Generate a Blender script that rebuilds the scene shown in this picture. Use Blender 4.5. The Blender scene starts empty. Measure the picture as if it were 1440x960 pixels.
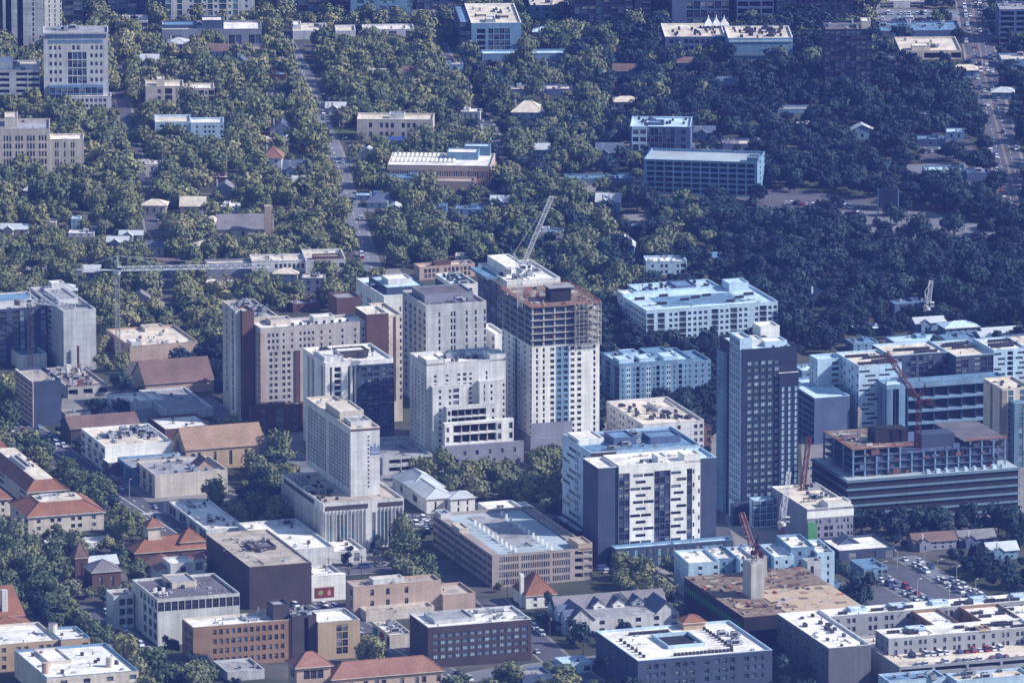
import bpy, math, random
from mathutils import Vector, Matrix
rnd = random.Random(11)
sc = bpy.context.scene
COL = sc.collection
R = math.radians
# ---------------------------------------------------------------- camera
F_, CX, CY, H = 14250.0, 720.0, 480.0, 1073.0
PITCH = math.atan(0.22)
CP, SP = math.cos(PITCH), math.sin(PITCH)
cam = bpy.data.cameras.new('camera')
cam.sensor_width = 36.0
cam.lens = F_ / 1440 * 36
cam.clip_start, cam.clip_end = 10.0, 40000.0
camo = bpy.data.objects.new('camera', cam)
camo.location = (0, 0, H)
camo.rotation_euler = (math.pi / 2 - PITCH, 0, 0)
COL.objects.link(camo)
sc.camera = camo
# ---------------------------------------------------------------- sky, sun, exposure
SUN_EL, SUN_AZ = R(35), (0.985, -0.17)
w = bpy.data.worlds.new('World'); sc.world = w; w.use_nodes = True
nt = w.node_tree; bg = nt.nodes['Background']
sky = nt.nodes.new('ShaderNodeTexSky'); sky.sky_type = 'NISHITA'; sky.sun_disc = False
sky.sun_elevation = SUN_EL
sky.sun_rotation = math.atan2(SUN_AZ[0], SUN_AZ[1])
sky.ozone_density = 3.5; sky.air_density = 1.3; sky.dust_density = 0.6
nt.links.new(sky.outputs[0], bg.inputs[0]); bg.inputs[1].default_value = 0.115
sl = bpy.data.lights.new('sun', 'SUN'); sl.energy = 5.0; sl.angle = R(0.5); sl.color = (1.0, 0.955, 0.90)
so = bpy.data.objects.new('sun', sl); COL.objects.link(so)
sd = Vector((SUN_AZ[0] * math.cos(SUN_EL), SUN_AZ[1] * math.cos(SUN_EL), math.sin(SUN_EL)))
so.rotation_euler = sd.to_track_quat('Z', 'Y').to_euler(); so.location = (2000, 2000, 3000)
vs = sc.view_settings; vs.view_transform = 'Standard'; vs.look = 'None'; vs.gamma = 1; vs.use_curve_mapping = False
vs.exposure = 0.4
HAZE = 0.000028
HAZE_COL = (0.18, 0.29, 1.0)
cy = sc.cycles
cy.max_bounces = 5; cy.diffuse_bounces = 2; cy.glossy_bounces = 2; cy.volume_bounces = 0; cy.use_light_tree = True; cy.transparent_max_bounces = 6

# ---------------------------------------------------------------- pixel <-> world
def P(x, y, z=0.0):
    a = (x - CX) / F_; b = (CY - y) / F_
    dx, dy, dz = a, CP + b * SP, -SP + b * CP
    t = (z - H) / dz
    return Vector((dx * t, dy * t, z))
def proj(p):
    zf = p[1] * CP + (H - p[2]) * SP
    yf = p[1] * SP - (H - p[2]) * CP
    return CX + F_ * p[0] / zf, CY - F_ * yf / zf, F_ / zf
def height_at(g, yt):
    lo, hi = 0.0, 300.0
    for _ in range(40):
        m = (lo + hi) / 2
        if proj((g[0], g[1], g[2] + m))[1] > yt: lo = m
        else: hi = m
    return lo
def reach(A, d, px):
    z = A[2]; k = (px - CX) / F_
    return (k * (A[1] * CP + (H - z) * SP) - A[0]) / (d[0] - k * d[1] * CP)

# ---------------------------------------------------------------- materials
M = {}
def _base(name):
    m = bpy.data.materials.new(name); m.use_nodes = True
    n = m.node_tree.nodes; return m, n, m.node_tree.links, n['Principled BSDF']
def surf(name, col, rough=0.85, var=0.14, scale=0.12, fine=0.1, streak=0.0, lines=None, bump=0.0, metal=0.0, objvar=0.0, stain=0.0):
    """wall / roof surface: patches of wear, fine grain, optional rain streaks and panel or course lines"""
    m, n, l, bs = _base(name)
    tc = n.new('ShaderNodeTexCoord'); co = tc.outputs['Object']
    nz = n.new('ShaderNodeTexNoise'); nz.inputs['Scale'].default_value = scale; nz.inputs['Detail'].default_value = 5
    l.new(co, nz.inputs['Vector'])
    n2 = n.new('ShaderNodeTexNoise'); n2.inputs['Scale'].default_value = 1.4; n2.inputs['Detail'].default_value = 3
    l.new(co, n2.inputs['Vector'])
    def mr(src, lo, hi):
        q = n.new('ShaderNodeMapRange'); q.inputs[1].default_value = 0.3; q.inputs[2].default_value = 0.7
        q.inputs[3].default_value = lo; q.inputs[4].default_value = hi; l.new(src, q.inputs[0]); return q.outputs[0]
    v = mr(nz.outputs[0], 1 - var, 1 + var); v2 = mr(n2.outputs[0], 1 - fine, 1 + fine)
    def mul(a, b):
        q = n.new('ShaderNodeMath'); q.operation = 'MULTIPLY'; l.new(a, q.inputs[0])
        if isinstance(b, float): q.inputs[1].default_value = b
        else: l.new(b, q.inputs[1])
        return q.outputs[0]
    f = mul(v, v2)
    if streak:
        mp = n.new('ShaderNodeMapping'); mp.inputs['Scale'].default_value = (0.7, 0.7, 0.03); l.new(co, mp.inputs[0])
        n3 = n.new('ShaderNodeTexNoise'); n3.inputs['Scale'].default_value = 1.0; n3.inputs['Detail'].default_value = 4
        l.new(mp.outputs[0], n3.inputs['Vector']); f = mul(f, mr(n3.outputs[0], 1 - streak, 1 + streak * .6))
    if lines:
        sx = n.new('ShaderNodeSeparateXYZ'); l.new(co, sx.inputs[0])
        q = n.new('ShaderNodeMath'); q.operation = 'PINGPONG'; l.new(sx.outputs[lines[0]], q.inputs[0]); q.inputs[1].default_value = lines[1]
        c = n.new('ShaderNodeMath'); c.operation = 'LESS_THAN'; l.new(q.outputs[0], c.inputs[0]); c.inputs[1].default_value = lines[1] * 0.12
        k = n.new('ShaderNodeMapRange'); l.new(c.outputs[0], k.inputs[0]); k.inputs[3].default_value = 1.0; k.inputs[4].default_value = lines[2]
        f = mul(f, k.outputs[0])
    if stain:
        n4 = n.new('ShaderNodeTexNoise'); n4.inputs['Scale'].default_value = .16; n4.inputs['Detail'].default_value = 4; n4.inputs['Distortion'].default_value = .8; l.new(co, n4.inputs['Vector'])
        q = n.new('ShaderNodeMapRange'); l.new(n4.outputs[0], q.inputs[0]); q.inputs[1].default_value = .52; q.inputs[2].default_value = .6; q.inputs[3].default_value = 1.0; q.inputs[4].default_value = 1 - stain; f = mul(f, q.outputs[0])
    if objvar:
        oi = n.new('ShaderNodeObjectInfo'); k = n.new('ShaderNodeMapRange'); l.new(oi.outputs['Random'], k.inputs[0])
        k.inputs[3].default_value = 1 - objvar; k.inputs[4].default_value = 1 + objvar; f = mul(f, k.outputs[0])
    mx = n.new('ShaderNodeVectorMath'); mx.operation = 'SCALE'; mx.inputs[0].default_value = col; l.new(f, mx.inputs['Scale'])
    l.new(mx.outputs[0], bs.inputs['Base Color'])
    bs.inputs['Roughness'].default_value = rough; bs.inputs['Metallic'].default_value = metal
    bs.inputs['Specular IOR Level'].default_value = 0.25
    if bump:
        b = n.new('ShaderNodeBump'); b.inputs['Strength'].default_value = bump; b.inputs['Distance'].default_value = 0.3
        l.new(n2.outputs[0], b.inputs['Height']); l.new(b.outputs[0], bs.inputs['Normal'])
    M[name] = m; return m
S = surf
S('blind', (.22, .22, .24), objvar=.5); S('white', (.74, .73, .70), streak=.16, lines=(2, 1.6, .9)); S('cream', (.56, .50, .44), streak=.18, lines=(2, 1.6, .9)); S('offwhite', (.58, .58, .585), streak=.24, lines=(2, 1.6, .9))
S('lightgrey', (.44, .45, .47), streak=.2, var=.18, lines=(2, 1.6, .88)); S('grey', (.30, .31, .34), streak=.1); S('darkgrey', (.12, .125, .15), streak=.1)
S('concrete', (.40, .39, .37), streak=.22, var=.2); S('paleconcrete', (.52, .53, .52), streak=.25, var=.18)
S('tan', (.42, .31, .21), streak=.08, lines=(2, .4, .9)); S('palebrick', (.44, .33, .27), lines=(2, .3, .9), streak=.08)
S('brick', (.25, .155, .105), lines=(2, .3, .85), var=.18); S('darkbrick', (.062, .048, .052), lines=(2, .3, .85), var=.2)
S('redbrick', (.11, .065, .06), lines=(2, .3, .85), var=.18); S('brownpanel', (.065, .055, .06), lines=(0, .8, .8))
S('purplegrey', (.23, .24, .30), streak=.1, lines=(2, .5, .9))
S('icewhite', (.42, .56, .69), streak=.18, lines=(2, 1.6, .9)); S('paleblue', (.16, .27, .40), streak=.18, lines=(2, 1.6, .88)); S('midblue', (.085, .12, .22), streak=.12)  # bluish set: the cool cast over right-hand blocks is put into the colour
S('navy', (.02, .03, .06), var=.2); S('teal', (.12, .20, .28), streak=.12); S('slateblue', (.05, .07, .12), streak=.1)  # on right-hand walls these darks carry shade and blue cast as base colour
S('roofwhite', (.80, .76, .70), rough=.7, var=.2, scale=.11, stain=.2, lines=(0, 1.5, .88)); S('roofcream', (.66, .58, .48), stain=.22, var=.22, scale=.1, lines=(0, 1.5, .9)); S('roofgrey', (.32, .32, .34), stain=.3, var=.25, scale=.1, lines=(1, 1.5, .85))
S('roofdark', (.13, .12, .14), var=.25); S('rooftan', (.42, .365, .31), stain=.25, var=.22, scale=.1, lines=(0, 1.5, .88)); S('roofblue', (.14, .25, .38), stain=.25, var=.25, scale=.1, lines=(0, 1.5, .88))
S('roofice', (.52, .67, .78), stain=.2, var=.2, scale=.1, lines=(0, 1.5, .9)); S('deck', (.36, .42, .46), var=.18, scale=.05)  # blue and ice roofs at right have the cool cast in their colour
S('tile', (.24, .11, .07), var=.2, fine=.2, lines=(0, .5, .75), bump=.4); S('tile_pink', (.26, .135, .105), var=.2, fine=.2, lines=(0, .5, .8))
S('shingle', (.20, .19, .21), var=.2, fine=.2, lines=(1, .5, .85)); S('shingle_blue', (.10, .13, .20), var=.2, fine=.2, lines=(1, .5, .85))
S('shingle_brown', (.17, .11, .10), var=.2, fine=.2, lines=(1, .5, .85)); S('metalroof', (.50, .53, .56), rough=.45, lines=(0, .5, .8))
S('plywood', (.20, .15, .115), var=.4, scale=.3, fine=.25); S('plypale', (.46, .35, .25), var=.12, scale=.2); S('orange', (.38, .12, .08), var=.4, scale=.8); S('rebar', (.15, .075, .07), var=.4, scale=.5)
S('green', (.09, .26, .12)); S('sheath', (.04, .20, .09)); S('metal', (.45, .46, .48), rough=.5, metal=.3, objvar=.15); S('unitdark', (.055, .06, .085), rough=.6, objvar=.3)
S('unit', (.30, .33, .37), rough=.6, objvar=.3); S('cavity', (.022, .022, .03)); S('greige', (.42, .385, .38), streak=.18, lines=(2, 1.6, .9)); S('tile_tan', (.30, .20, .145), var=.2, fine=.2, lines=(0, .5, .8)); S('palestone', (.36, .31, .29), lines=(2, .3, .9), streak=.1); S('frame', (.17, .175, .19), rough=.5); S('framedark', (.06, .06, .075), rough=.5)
S('cranewhite', (.62, .63, .66), rough=.5); S('cranered', (.13, .042, .045), rough=.5); S('cranedark', (.10, .085, .11), rough=.6); S('craneweight', (.28, .27, .26))
S('bark', (.09, .065, .05), var=.2, scale=1.0); S('emblem', (.15, .22, .40)); S('mural_red', (.20, .04, .04)); S('mural_green', (.25, .30, .12)); S('mural_skin', (.48, .27, .20))
S('signwhite', (.8, .8, .8)); S('asphalt', (.095, .095, .115), var=.3, scale=.05, fine=.12); S('asphalt_pale', (.17, .18, .21), var=.22, scale=.05, fine=.12)
S('paving', (.22, .21, .21), var=.25, scale=.05); S('paint', (.75, .75, .72)); S('redmat', (.5, .05, .05)); S('lawn', (.075, .11, .04), var=.3, scale=.1); S('bluecanopy', (.08, .16, .45))
def glass(name, col, blind, share, rough=.12):
    m, n, l, bs = _base(name)
    oi = n.new('ShaderNodeObjectInfo'); cr = n.new('ShaderNodeValToRGB'); l.new(oi.outputs['Random'], cr.inputs[0])
    e = cr.color_ramp.elements; e[0].position = 0; e[0].color = (*col, 1); e[1].position = 1; e[1].color = (*blind, 1)
    a = e.new(1 - share); a.color = (*[c * 1.6 for c in col], 1)
    b = e.new(1 - share * .7); b.color = (*[(c + d) / 2 for c, d in zip(col, blind)], 1)
    l.new(cr.outputs[0], bs.inputs['Base Color']); bs.inputs['Roughness'].default_value = rough
    M[name] = m
glass('glass', (.012, .014, .026), (.20, .21, .24), .42)
glass('glassblue', (.010, .015, .04), (.11, .16, .25), .42)
glass('glassdark', (.010, .012, .022), (.03, .035, .05), .3)
glass('glassteal', (.05, .10, .13), (.25, .45, .5), .5)
glass('glassbright', (.10, .14, .19), (.38, .5, .58), .6)
def leaf(name, cols, big=.05):
    m, n, l, bs = _base(name)
    oi = n.new('ShaderNodeObjectInfo'); cr = n.new('ShaderNodeValToRGB')
    for i, c in enumerate(cols):
        e = cr.color_ramp.elements[i] if i < 2 else cr.color_ramp.elements.new(i / (len(cols) - 1))
        if i == 1: e.position = 1 / (len(cols) - 1)
        e.color = (*c, 1)
    l.new(oi.outputs['Random'], cr.inputs[0])
    ge = n.new('ShaderNodeNewGeometry'); tc = n.new('ShaderNodeTexCoord')
    nz = n.new('ShaderNodeTexNoise'); nz.inputs['Scale'].default_value = .3; nz.inputs['Detail'].default_value = 3; l.new(tc.outputs['Object'], nz.inputs['Vector'])
    add = n.new('ShaderNodeMath'); add.operation = 'ADD'; l.new(ge.outputs['Random Per Island'], add.inputs[0]); l.new(nz.outputs[0], add.inputs[1])
    k = n.new('ShaderNodeMapRange'); l.new(add.outputs[0], k.inputs[0]); k.inputs[1].default_value = .3; k.inputs[2].default_value = 1.5; k.inputs[3].default_value = .78; k.inputs[4].default_value = 1.26
    mx = n.new('ShaderNodeVectorMath'); mx.operation = 'SCALE'; l.new(cr.outputs[0], mx.inputs[0]); l.new(k.outputs[0], mx.inputs['Scale'])
    l.new(mx.outputs[0], bs.inputs['Base Color']); bs.inputs['Roughness'].default_value = .7; bs.inputs['Specular IOR Level'].default_value = .2
    M[name] = m
leaf('leaf', [(.06, .09, .05), (.12, .145, .08), (.17, .185, .105), (.075, .11, .06), (.135, .155, .085)])
leaf('leafolive', [(.10, .125, .055), (.155, .17, .08), (.20, .205, .10), (.12, .145, .068), (.175, .185, .085)])  # olive leaves, brightened in colour for the lit woods at left
leaf('leafpale', [(.22, .225, .11), (.28, .27, .14), (.18, .20, .09)])
leaf('leafdark', [(.006, .017, .028), (.011, .028, .042), (.027, .056, .062), (.008, .020, .032)])  # dark leaves; at right the dimness and blue cast are in the colour
def carpaint(name, cols):
    m, n, l, bs = _base(name)
    oi = n.new('ShaderNodeObjectInfo'); cr = n.new('ShaderNodeValToRGB'); cr.color_ramp.interpolation = 'CONSTANT'
    for i, c in enumerate(cols):
        e = cr.color_ramp.elements[i] if i < 2 else cr.color_ramp.elements.new(i / len(cols))
        if i == 1: e.position = 1 / len(cols)
        e.color = (*c, 1)
    l.new(oi.outputs['Random'], cr.inputs[0]); l.new(cr.outputs[0], bs.inputs['Base Color'])
    bs.inputs['Roughness'].default_value = .35; bs.inputs['Metallic'].default_value = .2; M[name] = m
CARC = {'white': (.75, .76, .78), 'black': (.02, .02, .025), 'grey': (.28, .3, .33), 'silver': (.55, .57, .6), 'dark blue': (.05, .08, .2), 'red': (.3, .04, .03)}
for _c in CARC: S('paint_' + _c.replace(' ', '_'), CARC[_c], rough=.35, var=.02, fine=.02)
carpaint('carpaint', [(.75, .76, .78), (.04, .04, .05), (.35, .37, .4), (.7, .7, .72), (.10, .12, .2), (.02, .02, .025), (.55, .57, .6), (.3, .04, .03)])

# ---------------------------------------------------------------- mesh helper
class MB:
    def __init__(s): s.v = []; s.f = []; s.m = []; s.names = []
    def mi(s, name):
        if name not in s.names: s.names.append(name)
        return s.names.index(name)
    def q(s, a, b, c, d, m):
        i = len(s.v); s.v += [tuple(a), tuple(b), tuple(c), tuple(d)]; s.f.append((i, i + 1, i + 2, i + 3)); s.m.append(s.mi(m))
    def t(s, a, b, c, m):
        i = len(s.v); s.v += [tuple(a), tuple(b), tuple(c)]; s.f.append((i, i + 1, i + 2)); s.m.append(s.mi(m))
    def box(s, x0, y0, z0, x1, y1, z1, m, top=None, bottom=True):
        i = len(s.v)
        s.v += [(x0, y0, z0), (x1, y0, z0), (x1, y1, z0), (x0, y1, z0), (x0, y0, z1), (x1, y0, z1), (x1, y1, z1), (x0, y1, z1)]
        fs = [(0, 1, 5, 4), (1, 2, 6, 5), (2, 3, 7, 6), (3, 0, 4, 7), (4, 5, 6, 7)] + ([(3, 2, 1, 0)] if bottom else [])
        for k, f in enumerate(fs):
            s.f.append(tuple(i + j for j in f)); s.m.append(s.mi(top if (k == 4 and top) else m))
    def bar(s, A, B, t, m, t2=None):
        A, B = Vector(A), Vector(B); d = (B - A)
        if d.length < 1e-6: return
        d.normalize(); up = Vector((0, 0, 1)) if abs(d.z) < .9 else Vector((1, 0, 0))
        a = d.cross(up).normalized(); b = a.cross(d); t2 = t2 or t
        i = len(s.v)
        for p, tt in ((A, t), (B, t2)):
            for sx, sy in ((-1, -1), (1, -1), (1, 1), (-1, 1)):
                s.v.append(tuple(p + a * sx * tt / 2 + b * sy * tt / 2))
        for f in ((0, 1, 5, 4), (1, 2, 6, 5), (2, 3, 7, 6), (3, 0, 4, 7), (4, 5, 6, 7), (3, 2, 1, 0)):
            s.f.append(tuple(i + j for j in f)); s.m.append(s.mi(m))
    def cyl(s, x, y, z0, z1, r, m, n=10, r2=None, top=None):
        r2 = r if r2 is None else r2; i = len(s.v)
        for k in range(n):
            a = 2 * math.pi * k / n; s.v.append((x + r * math.cos(a), y + r * math.sin(a), z0))
        for k in range(n):
            a = 2 * math.pi * k / n; s.v.append((x + r2 * math.cos(a), y + r2 * math.sin(a), z1))
        for k in range(n):
            j = (k + 1) % n; s.f.append((i + k, i + j, i + n + j, i + n + k)); s.m.append(s.mi(m))
        s.f.append(tuple(i + n + k for k in range(n))); s.m.append(s.mi(top or m))
    def mesh(s, name):
        me = bpy.data.meshes.new(name); me.from_pydata(s.v, [], s.f)
        for nm in s.names: me.materials.append(M[nm])
        me.polygons.foreach_set('material_index', s.m); me.update(); return me
    def obj(s, name, parent=None, loc=None, kind=None):
        if not s.f: return None
        return link(name, s.mesh(name), parent, loc, kind)
def link(name, me, parent=None, loc=None, kind=None, rz=0, sc_=None):
    o = bpy.data.objects.new(name, me); COL.objects.link(o)
    if parent is not None: o.parent = parent
    if loc is not None: o.location = loc
    if rz: o.rotation_euler = (0, 0, rz)
    if sc_: o.scale = sc_
    if kind: o['kind'] = kind
    return o
def tag(o, label, cat, group=None):
    o['label'] = label; o['category'] = cat
    if group: o['group'] = group
    return o
def root(name, label, cat, loc, rz=0, group=None):
    o = bpy.data.objects.new(name, None); COL.objects.link(o); o.empty_display_size = 2
    o.location = loc; o.rotation_euler = (0, 0, rz); return tag(o, label, cat, group)

# ---------------------------------------------------------------- shared small pieces
_W = {}
def win_mesh(w_, h_, kind, g, fr, bl=0):
    k = (w_, h_, kind, g, fr, bl)
    if k in _W: return _W[k]
    b = MB(); x = w_ / 2
    if kind == 'rail':
        b.box(-x, -.08, 0, x, 0, .12, fr); b.box(-x, -.08, 1.0, x, 0, 1.1, fr)
        n = max(2, int(w_ / .35))
        for i in range(n + 1):
            u = -x + w_ * i / n; b.box(u - .03, -.06, .12, u + .03, -.02, 1.0, fr, bottom=False)
    else:
        b.q((-x, 0, 0), (x, 0, 0), (x, 0, h_), (-x, 0, h_), g)
        t, d = .09, -.07
        b.box(-x, d, 0, x, 0, t, fr); b.box(-x, d, h_ - t, x, 0, h_, fr)
        b.box(-x, d, t, -x + t, 0, h_ - t, fr, bottom=False); b.box(x - t, d, t, x, 0, h_ - t, fr, bottom=False)
        n = int(w_ / 1.3)
        for i in range(1, n + 1):
            u = -x + w_ * i / (n + 1); b.box(u - .05, d, t, u + .05, 0, h_ - t, fr, bottom=False)
        if bl: b.q((-x + t, -.02, h_ * (1 - bl)), (x - t, -.02, h_ * (1 - bl)), (x - t, -.02, h_ - t), (-x + t, -.02, h_ - t), 'blind')
        if kind == 'tall': b.box(-x + t, d, h_ * .55, x - t, 0, h_ * .55 + .08, fr)
    me = b.mesh('window' if kind != 'rail' else 'railing'); _W[k] = me; return me
def unit_mesh(kind, m):
    k = ('u', kind, m)
    if k in _W: return _W[k]
    b = MB()
    if kind == 'condenser':
        b.box(-.6, -.6, .15, .6, .6, 1.3, m); b.cyl(0, 0, 1.3, 1.4, .48, m, 8, .42, 'cavity')
        b.box(-.5, -.62, .35, .5, -.6, 1.1, 'cavity')
        for sx in (-.5, .4): b.box(sx, -.5, 0, sx + .1, .5, .15, 'framedark')
    elif kind == 'big':
        b.box(-2.2, -1.2, .3, 1.0, 1.2, 2.2, m); b.box(1.0, -.8, .3, 2.4, .8, 1.5, m)
        b.cyl(-1.3, 0, 2.2, 2.45, .8, m, 10, .75, 'cavity'); b.cyl(.3, 0, 2.2, 2.45, .6, m, 10, .55, 'cavity')
        b.box(-2.0, -1.23, .7, .8, -1.2, 1.8, 'cavity')
        for sx in (-2, .6, 1.9): b.box(sx, -.8, 0, sx + .2, .8, .3, 'framedark')
    elif kind == 'vent':
        b.cyl(0, 0, 0, .9, .25, m, 8); b.cyl(0, 0, .9, 1.2, .45, m, 8, .1)
    elif kind == 'duct':
        b.box(-3, -.4, .4, 3, .4, 1.1, m); b.box(2.2, -.4, 0, 3, .4, .4, m); b.box(-3.4, -.6, 0, -2.4, .6, 1.5, m)
    elif kind == 'hatch': b.box(-.9, -.7, 0, .9, .7, .5, m); b.box(-.95, -.75, .5, .95, .75, .62, m)
    elif kind == 'pipe':
        b.bar((-4, 0, .35), (4, 0, .35), .22, m); b.bar((1, 0, .35), (1, 3.2, .35), .22, m)
        for u in (-3.4, 0, 3.4): b.box(u - .12, -.2, 0, u + .12, .2, .25, 'framedark')
    me = b.mesh(kind); _W[k] = me; return me
UNAME = {'hatch': 'roof_hatch', 'pipe': 'roof_pipe', 'condenser': 'air_conditioner', 'big': 'rooftop_unit', 'vent': 'roof_vent', 'duct': 'air_duct'}
FOOT = []   # world footprints, for keeping trees out

# ---------------------------------------------------------------- buildings
A = R(18.5)
#        weight, width share, z lo, z hi, depth, what
T = {'o': (1, .6, .24, .80, .4, 'w'), 'v': (.5, .62, .16, .86, .4, 'w'), 'O': (1.5, .78, .2, .84, .4, 'w'), 'h': (2, .92, .28, .74, .4, 'w'),
     'G': (1, .9, .06, .95, .25, 'w'), 'D': (1.5, .88, .06, .94, 1.6, 'b'), 'P': (2, .93, .36, .92, 5.0, 'p'), 's': (1, .5, .26, .76, .4, 'w'),
     'k': (1, .6, .22, .82, .4, 'wa'), 'g': (1, .86, .1, .93, .25, 'wa'), 'd': (1.5, .88, .06, .94, 1.6, 'ba'),
     '.': (1, 0, 0, 0, 0, ''), ',': (.5, 0, 0, 0, 0, ''), 'b': (1, 0, 0, 0, 0, 'a'), 'n': (.5, 1.0, 0, 1.0, 2.5, 'p'), 'N': (1.5, 1.0, .12, .92, 2.4, 'p'), 'Q': (2, .86, .22, .93, 5.0, 'p'),
     'L': (1, .7, .12, .92, .3, 'w')}
class B:
    def __init__(s, name, label, cat='building', th=A, group=None, cap=300):
        s.name, s.label, s.cat, s.th, s.group = name, label, cat, th, group
        s.root = None; s.roofs = []; s.n = 0; s.cap = cap; s.rest = MB(); s.last = None
        s.u = Vector((math.cos(th), math.sin(th), 0)); s.w_ = Vector((-math.sin(th), math.cos(th), 0))
    def loc(s, p):
        d = Vector(p) - s.o; return Vector((d.dot(s.u), d.dot(s.w_), p[2]))
    def rect(s, x0, x1, yt, yb, z, zb, xl, d):
        if z is None:
            g = P(x0, yb, zb); z = zb + height_at(g, yt); c = Vector((g[0], g[1], z))
        else: c = P(x0, yt, z)
        W = reach(c, s.u, x1)
        D = d if d is not None else reach(c, s.w_, xl)
        if not (1 < W < 400 and 1 < D < 400): print('BAD', s.label, W, D)
        if s.root is None:
            ce = c + s.u * W / 2 + s.w_ * D / 2; s.o = Vector((ce[0], ce[1], 0))
            s.root = root(s.name, s.label, s.cat, s.o, s.th, s.group)
        l = s.loc(c)
        return l.x, l.y, l.x + W, l.y + D, z
    def m(s, x0, x1, yt, yb=None, z=None, xl=None, d=None, zb=0.0, local=None, **k):
        if local: r = local
        else: r = s.rect(x0, x1, yt, yb, z, zb, xl, d)
        return s.vol(r, zb, **k)
    def vol(s, r, zb=0.0, F='', L='', Rr='', K='', n=5, base=0.0, top=.8, wall='offwhite', acc='darkbrick', roof='roofwhite', cap=None, g='glass', fr='frame', par=.9, basemat=None, nm='wall', openroof=False):
        x0, y0, x1, y1, z1 = r; wb = MB(); W, D = x1 - x0, y1 - y0
        cap = cap or wall
        for pat, O, u, nrm, ln, rz in ((F, (x0, y0), (1, 0), (0, -1), W, 0), (L, (x0, y1), (0, -1), (-1, 0), D, -math.pi / 2),
                                       (Rr, (x1, y0), (0, 1), (1, 0), D, math.pi / 2), (K, (x1, y1), (-1, 0), (0, 1), W, math.pi)):
            s.facade(wb, O, u, nrm, ln, rz, zb, z1, pat, n, base, top, wall, acc, g, fr, basemat)
        wb.obj(nm, s.root)
        rb = MB(); t = .45; zr = z1 - par
        if par > .05:
            rb.q((x0 + t, y0 + t, zr), (x1 - t, y0 + t, zr), (x1 - t, y1 - t, zr), (x0 + t, y1 - t, zr), roof)
            o_ = .06
            X0, Y0, X1, Y1 = x0 - o_, y0 - o_, x1 + o_, y1 + o_; c0, c1 = z1, z1 + .18
            for bx in ((X0, Y0, X1, y0 + t), (X0, y1 - t, X1, Y1), (X0, y0 + t, x0 + t, y1 - t), (x1 - t, y0 + t, X1, y1 - t)):
                rb.box(bx[0], bx[1], c0, bx[2], bx[3], c1, cap)
            for a, b_ in (((x0 + t, y0 + t), (x1 - t, y0 + t)), ((x1 - t, y0 + t), (x1 - t, y1 - t)), ((x1 - t, y1 - t), (x0 + t, y1 - t)), ((x0 + t, y1 - t), (x0 + t, y0 + t))):
                rb.q((*b_, zr), (*a, zr), (*a, c0), (*b_, c0), cap)
        else: rb.box(x0 - .1, y0 - .1, z1, x1 + .1, y1 + .1, z1 + .2, cap, roof)
        rb.obj('roof', s.root)
        s.last = (x0, y0, x1, y1, zr if par > .05 else z1 + .2)
        FOOT.append((s.o + s.u * ((x0 + x1) / 2) + s.w_ * ((y0 + y1) / 2), s.th, W / 2, D / 2, z1))
        s.mtop = z1
        if par > .3 and nm == 'wall': s.roofs.append(s.last)
        return s.last
    def facade(s, wb, O, u, nrm, ln, rz, zb, z1, pat, n, base, top, wall, acc, g, fr, basemat):
        def pt(a, z, dep=0): return (O[0] + u[0] * a - nrm[0] * dep, O[1] + u[1] * a - nrm[1] * dep, z)
        def qd(a0, a1, za, zc, m, dep=0):
            if a1 - a0 > .01 and zc - za > .01: wb.q(pt(a0, za, dep), pt(a1, za, dep), pt(a1, zc, dep), pt(a0, zc, dep), m)
        if not pat: qd(0, ln, zb, z1, wall); return
        pats = [pat] if isinstance(pat, str) else list(pat)
        if base > 0: qd(0, ln, zb, zb + base, basemat or wall)
        qd(0, ln, z1 - top, z1, wall)
        z0 = zb + base; fh = (z1 - top - z0) / n
        for j in range(n):
            p = pats[j % len(pats)]; tw = sum(T[c][0] for c in p); a = 0.0; zl = z0 + fh * j; i = 0
            while i < len(p):
                c = p[i]; wt, ws, lo, hi, dep, wh = T[c]; cw = ln * wt / tw
                if ws == 0:
                    k = i + 1; m_ = acc if 'a' in wh else wall
                    while k < len(p) and p[k] in '.,b' and (p[k] == 'b') == (c == 'b'): cw += ln * T[p[k]][0] / tw; k += 1
                    qd(a, a + cw, zl, zl + fh, m_); a += cw; i = k; continue
                m_ = acc if 'a' in wh else wall
                e = cw * (1 - ws) / 2; a0, a1 = a + e, a + cw - e; za, zc = zl + fh * lo, zl + fh * hi
                qd(a, a + cw, zl, za, m_); qd(a, a + cw, zc, zl + fh, m_); qd(a, a0, za, zc, m_); qd(a1, a + cw, za, zc, m_)
                m2 = m_
                wb.q(pt(a0, za), pt(a0, zc), pt(a0, zc, dep), pt(a0, za, dep), m2); wb.q(pt(a1, zc), pt(a1, za), pt(a1, za, dep), pt(a1, zc, dep), m2)
                if hi < 1: wb.q(pt(a0, zc), pt(a1, zc), pt(a1, zc, dep), pt(a0, zc, dep), m2)
                if lo > 0: wb.q(pt(a1, za), pt(a0, za), pt(a0, za, dep), pt(a1, za, dep), m2)
                if 'p' in wh: qd(a0, a1, za, zc, 'cavity', dep)  # near-black back wall: the dark of the interior is painted on
                else: s.win(pt((a0 + a1) / 2, za, dep), a1 - a0, zc - za, rz, 'tall' if zc - za > 2.3 else 'n', g, fr)
                if 'b' in wh: s.win(pt((a0 + a1) / 2, za, .1), a1 - a0, 1.1, rz, 'rail', g, 'frame')
                a += cw; i += 1
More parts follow.
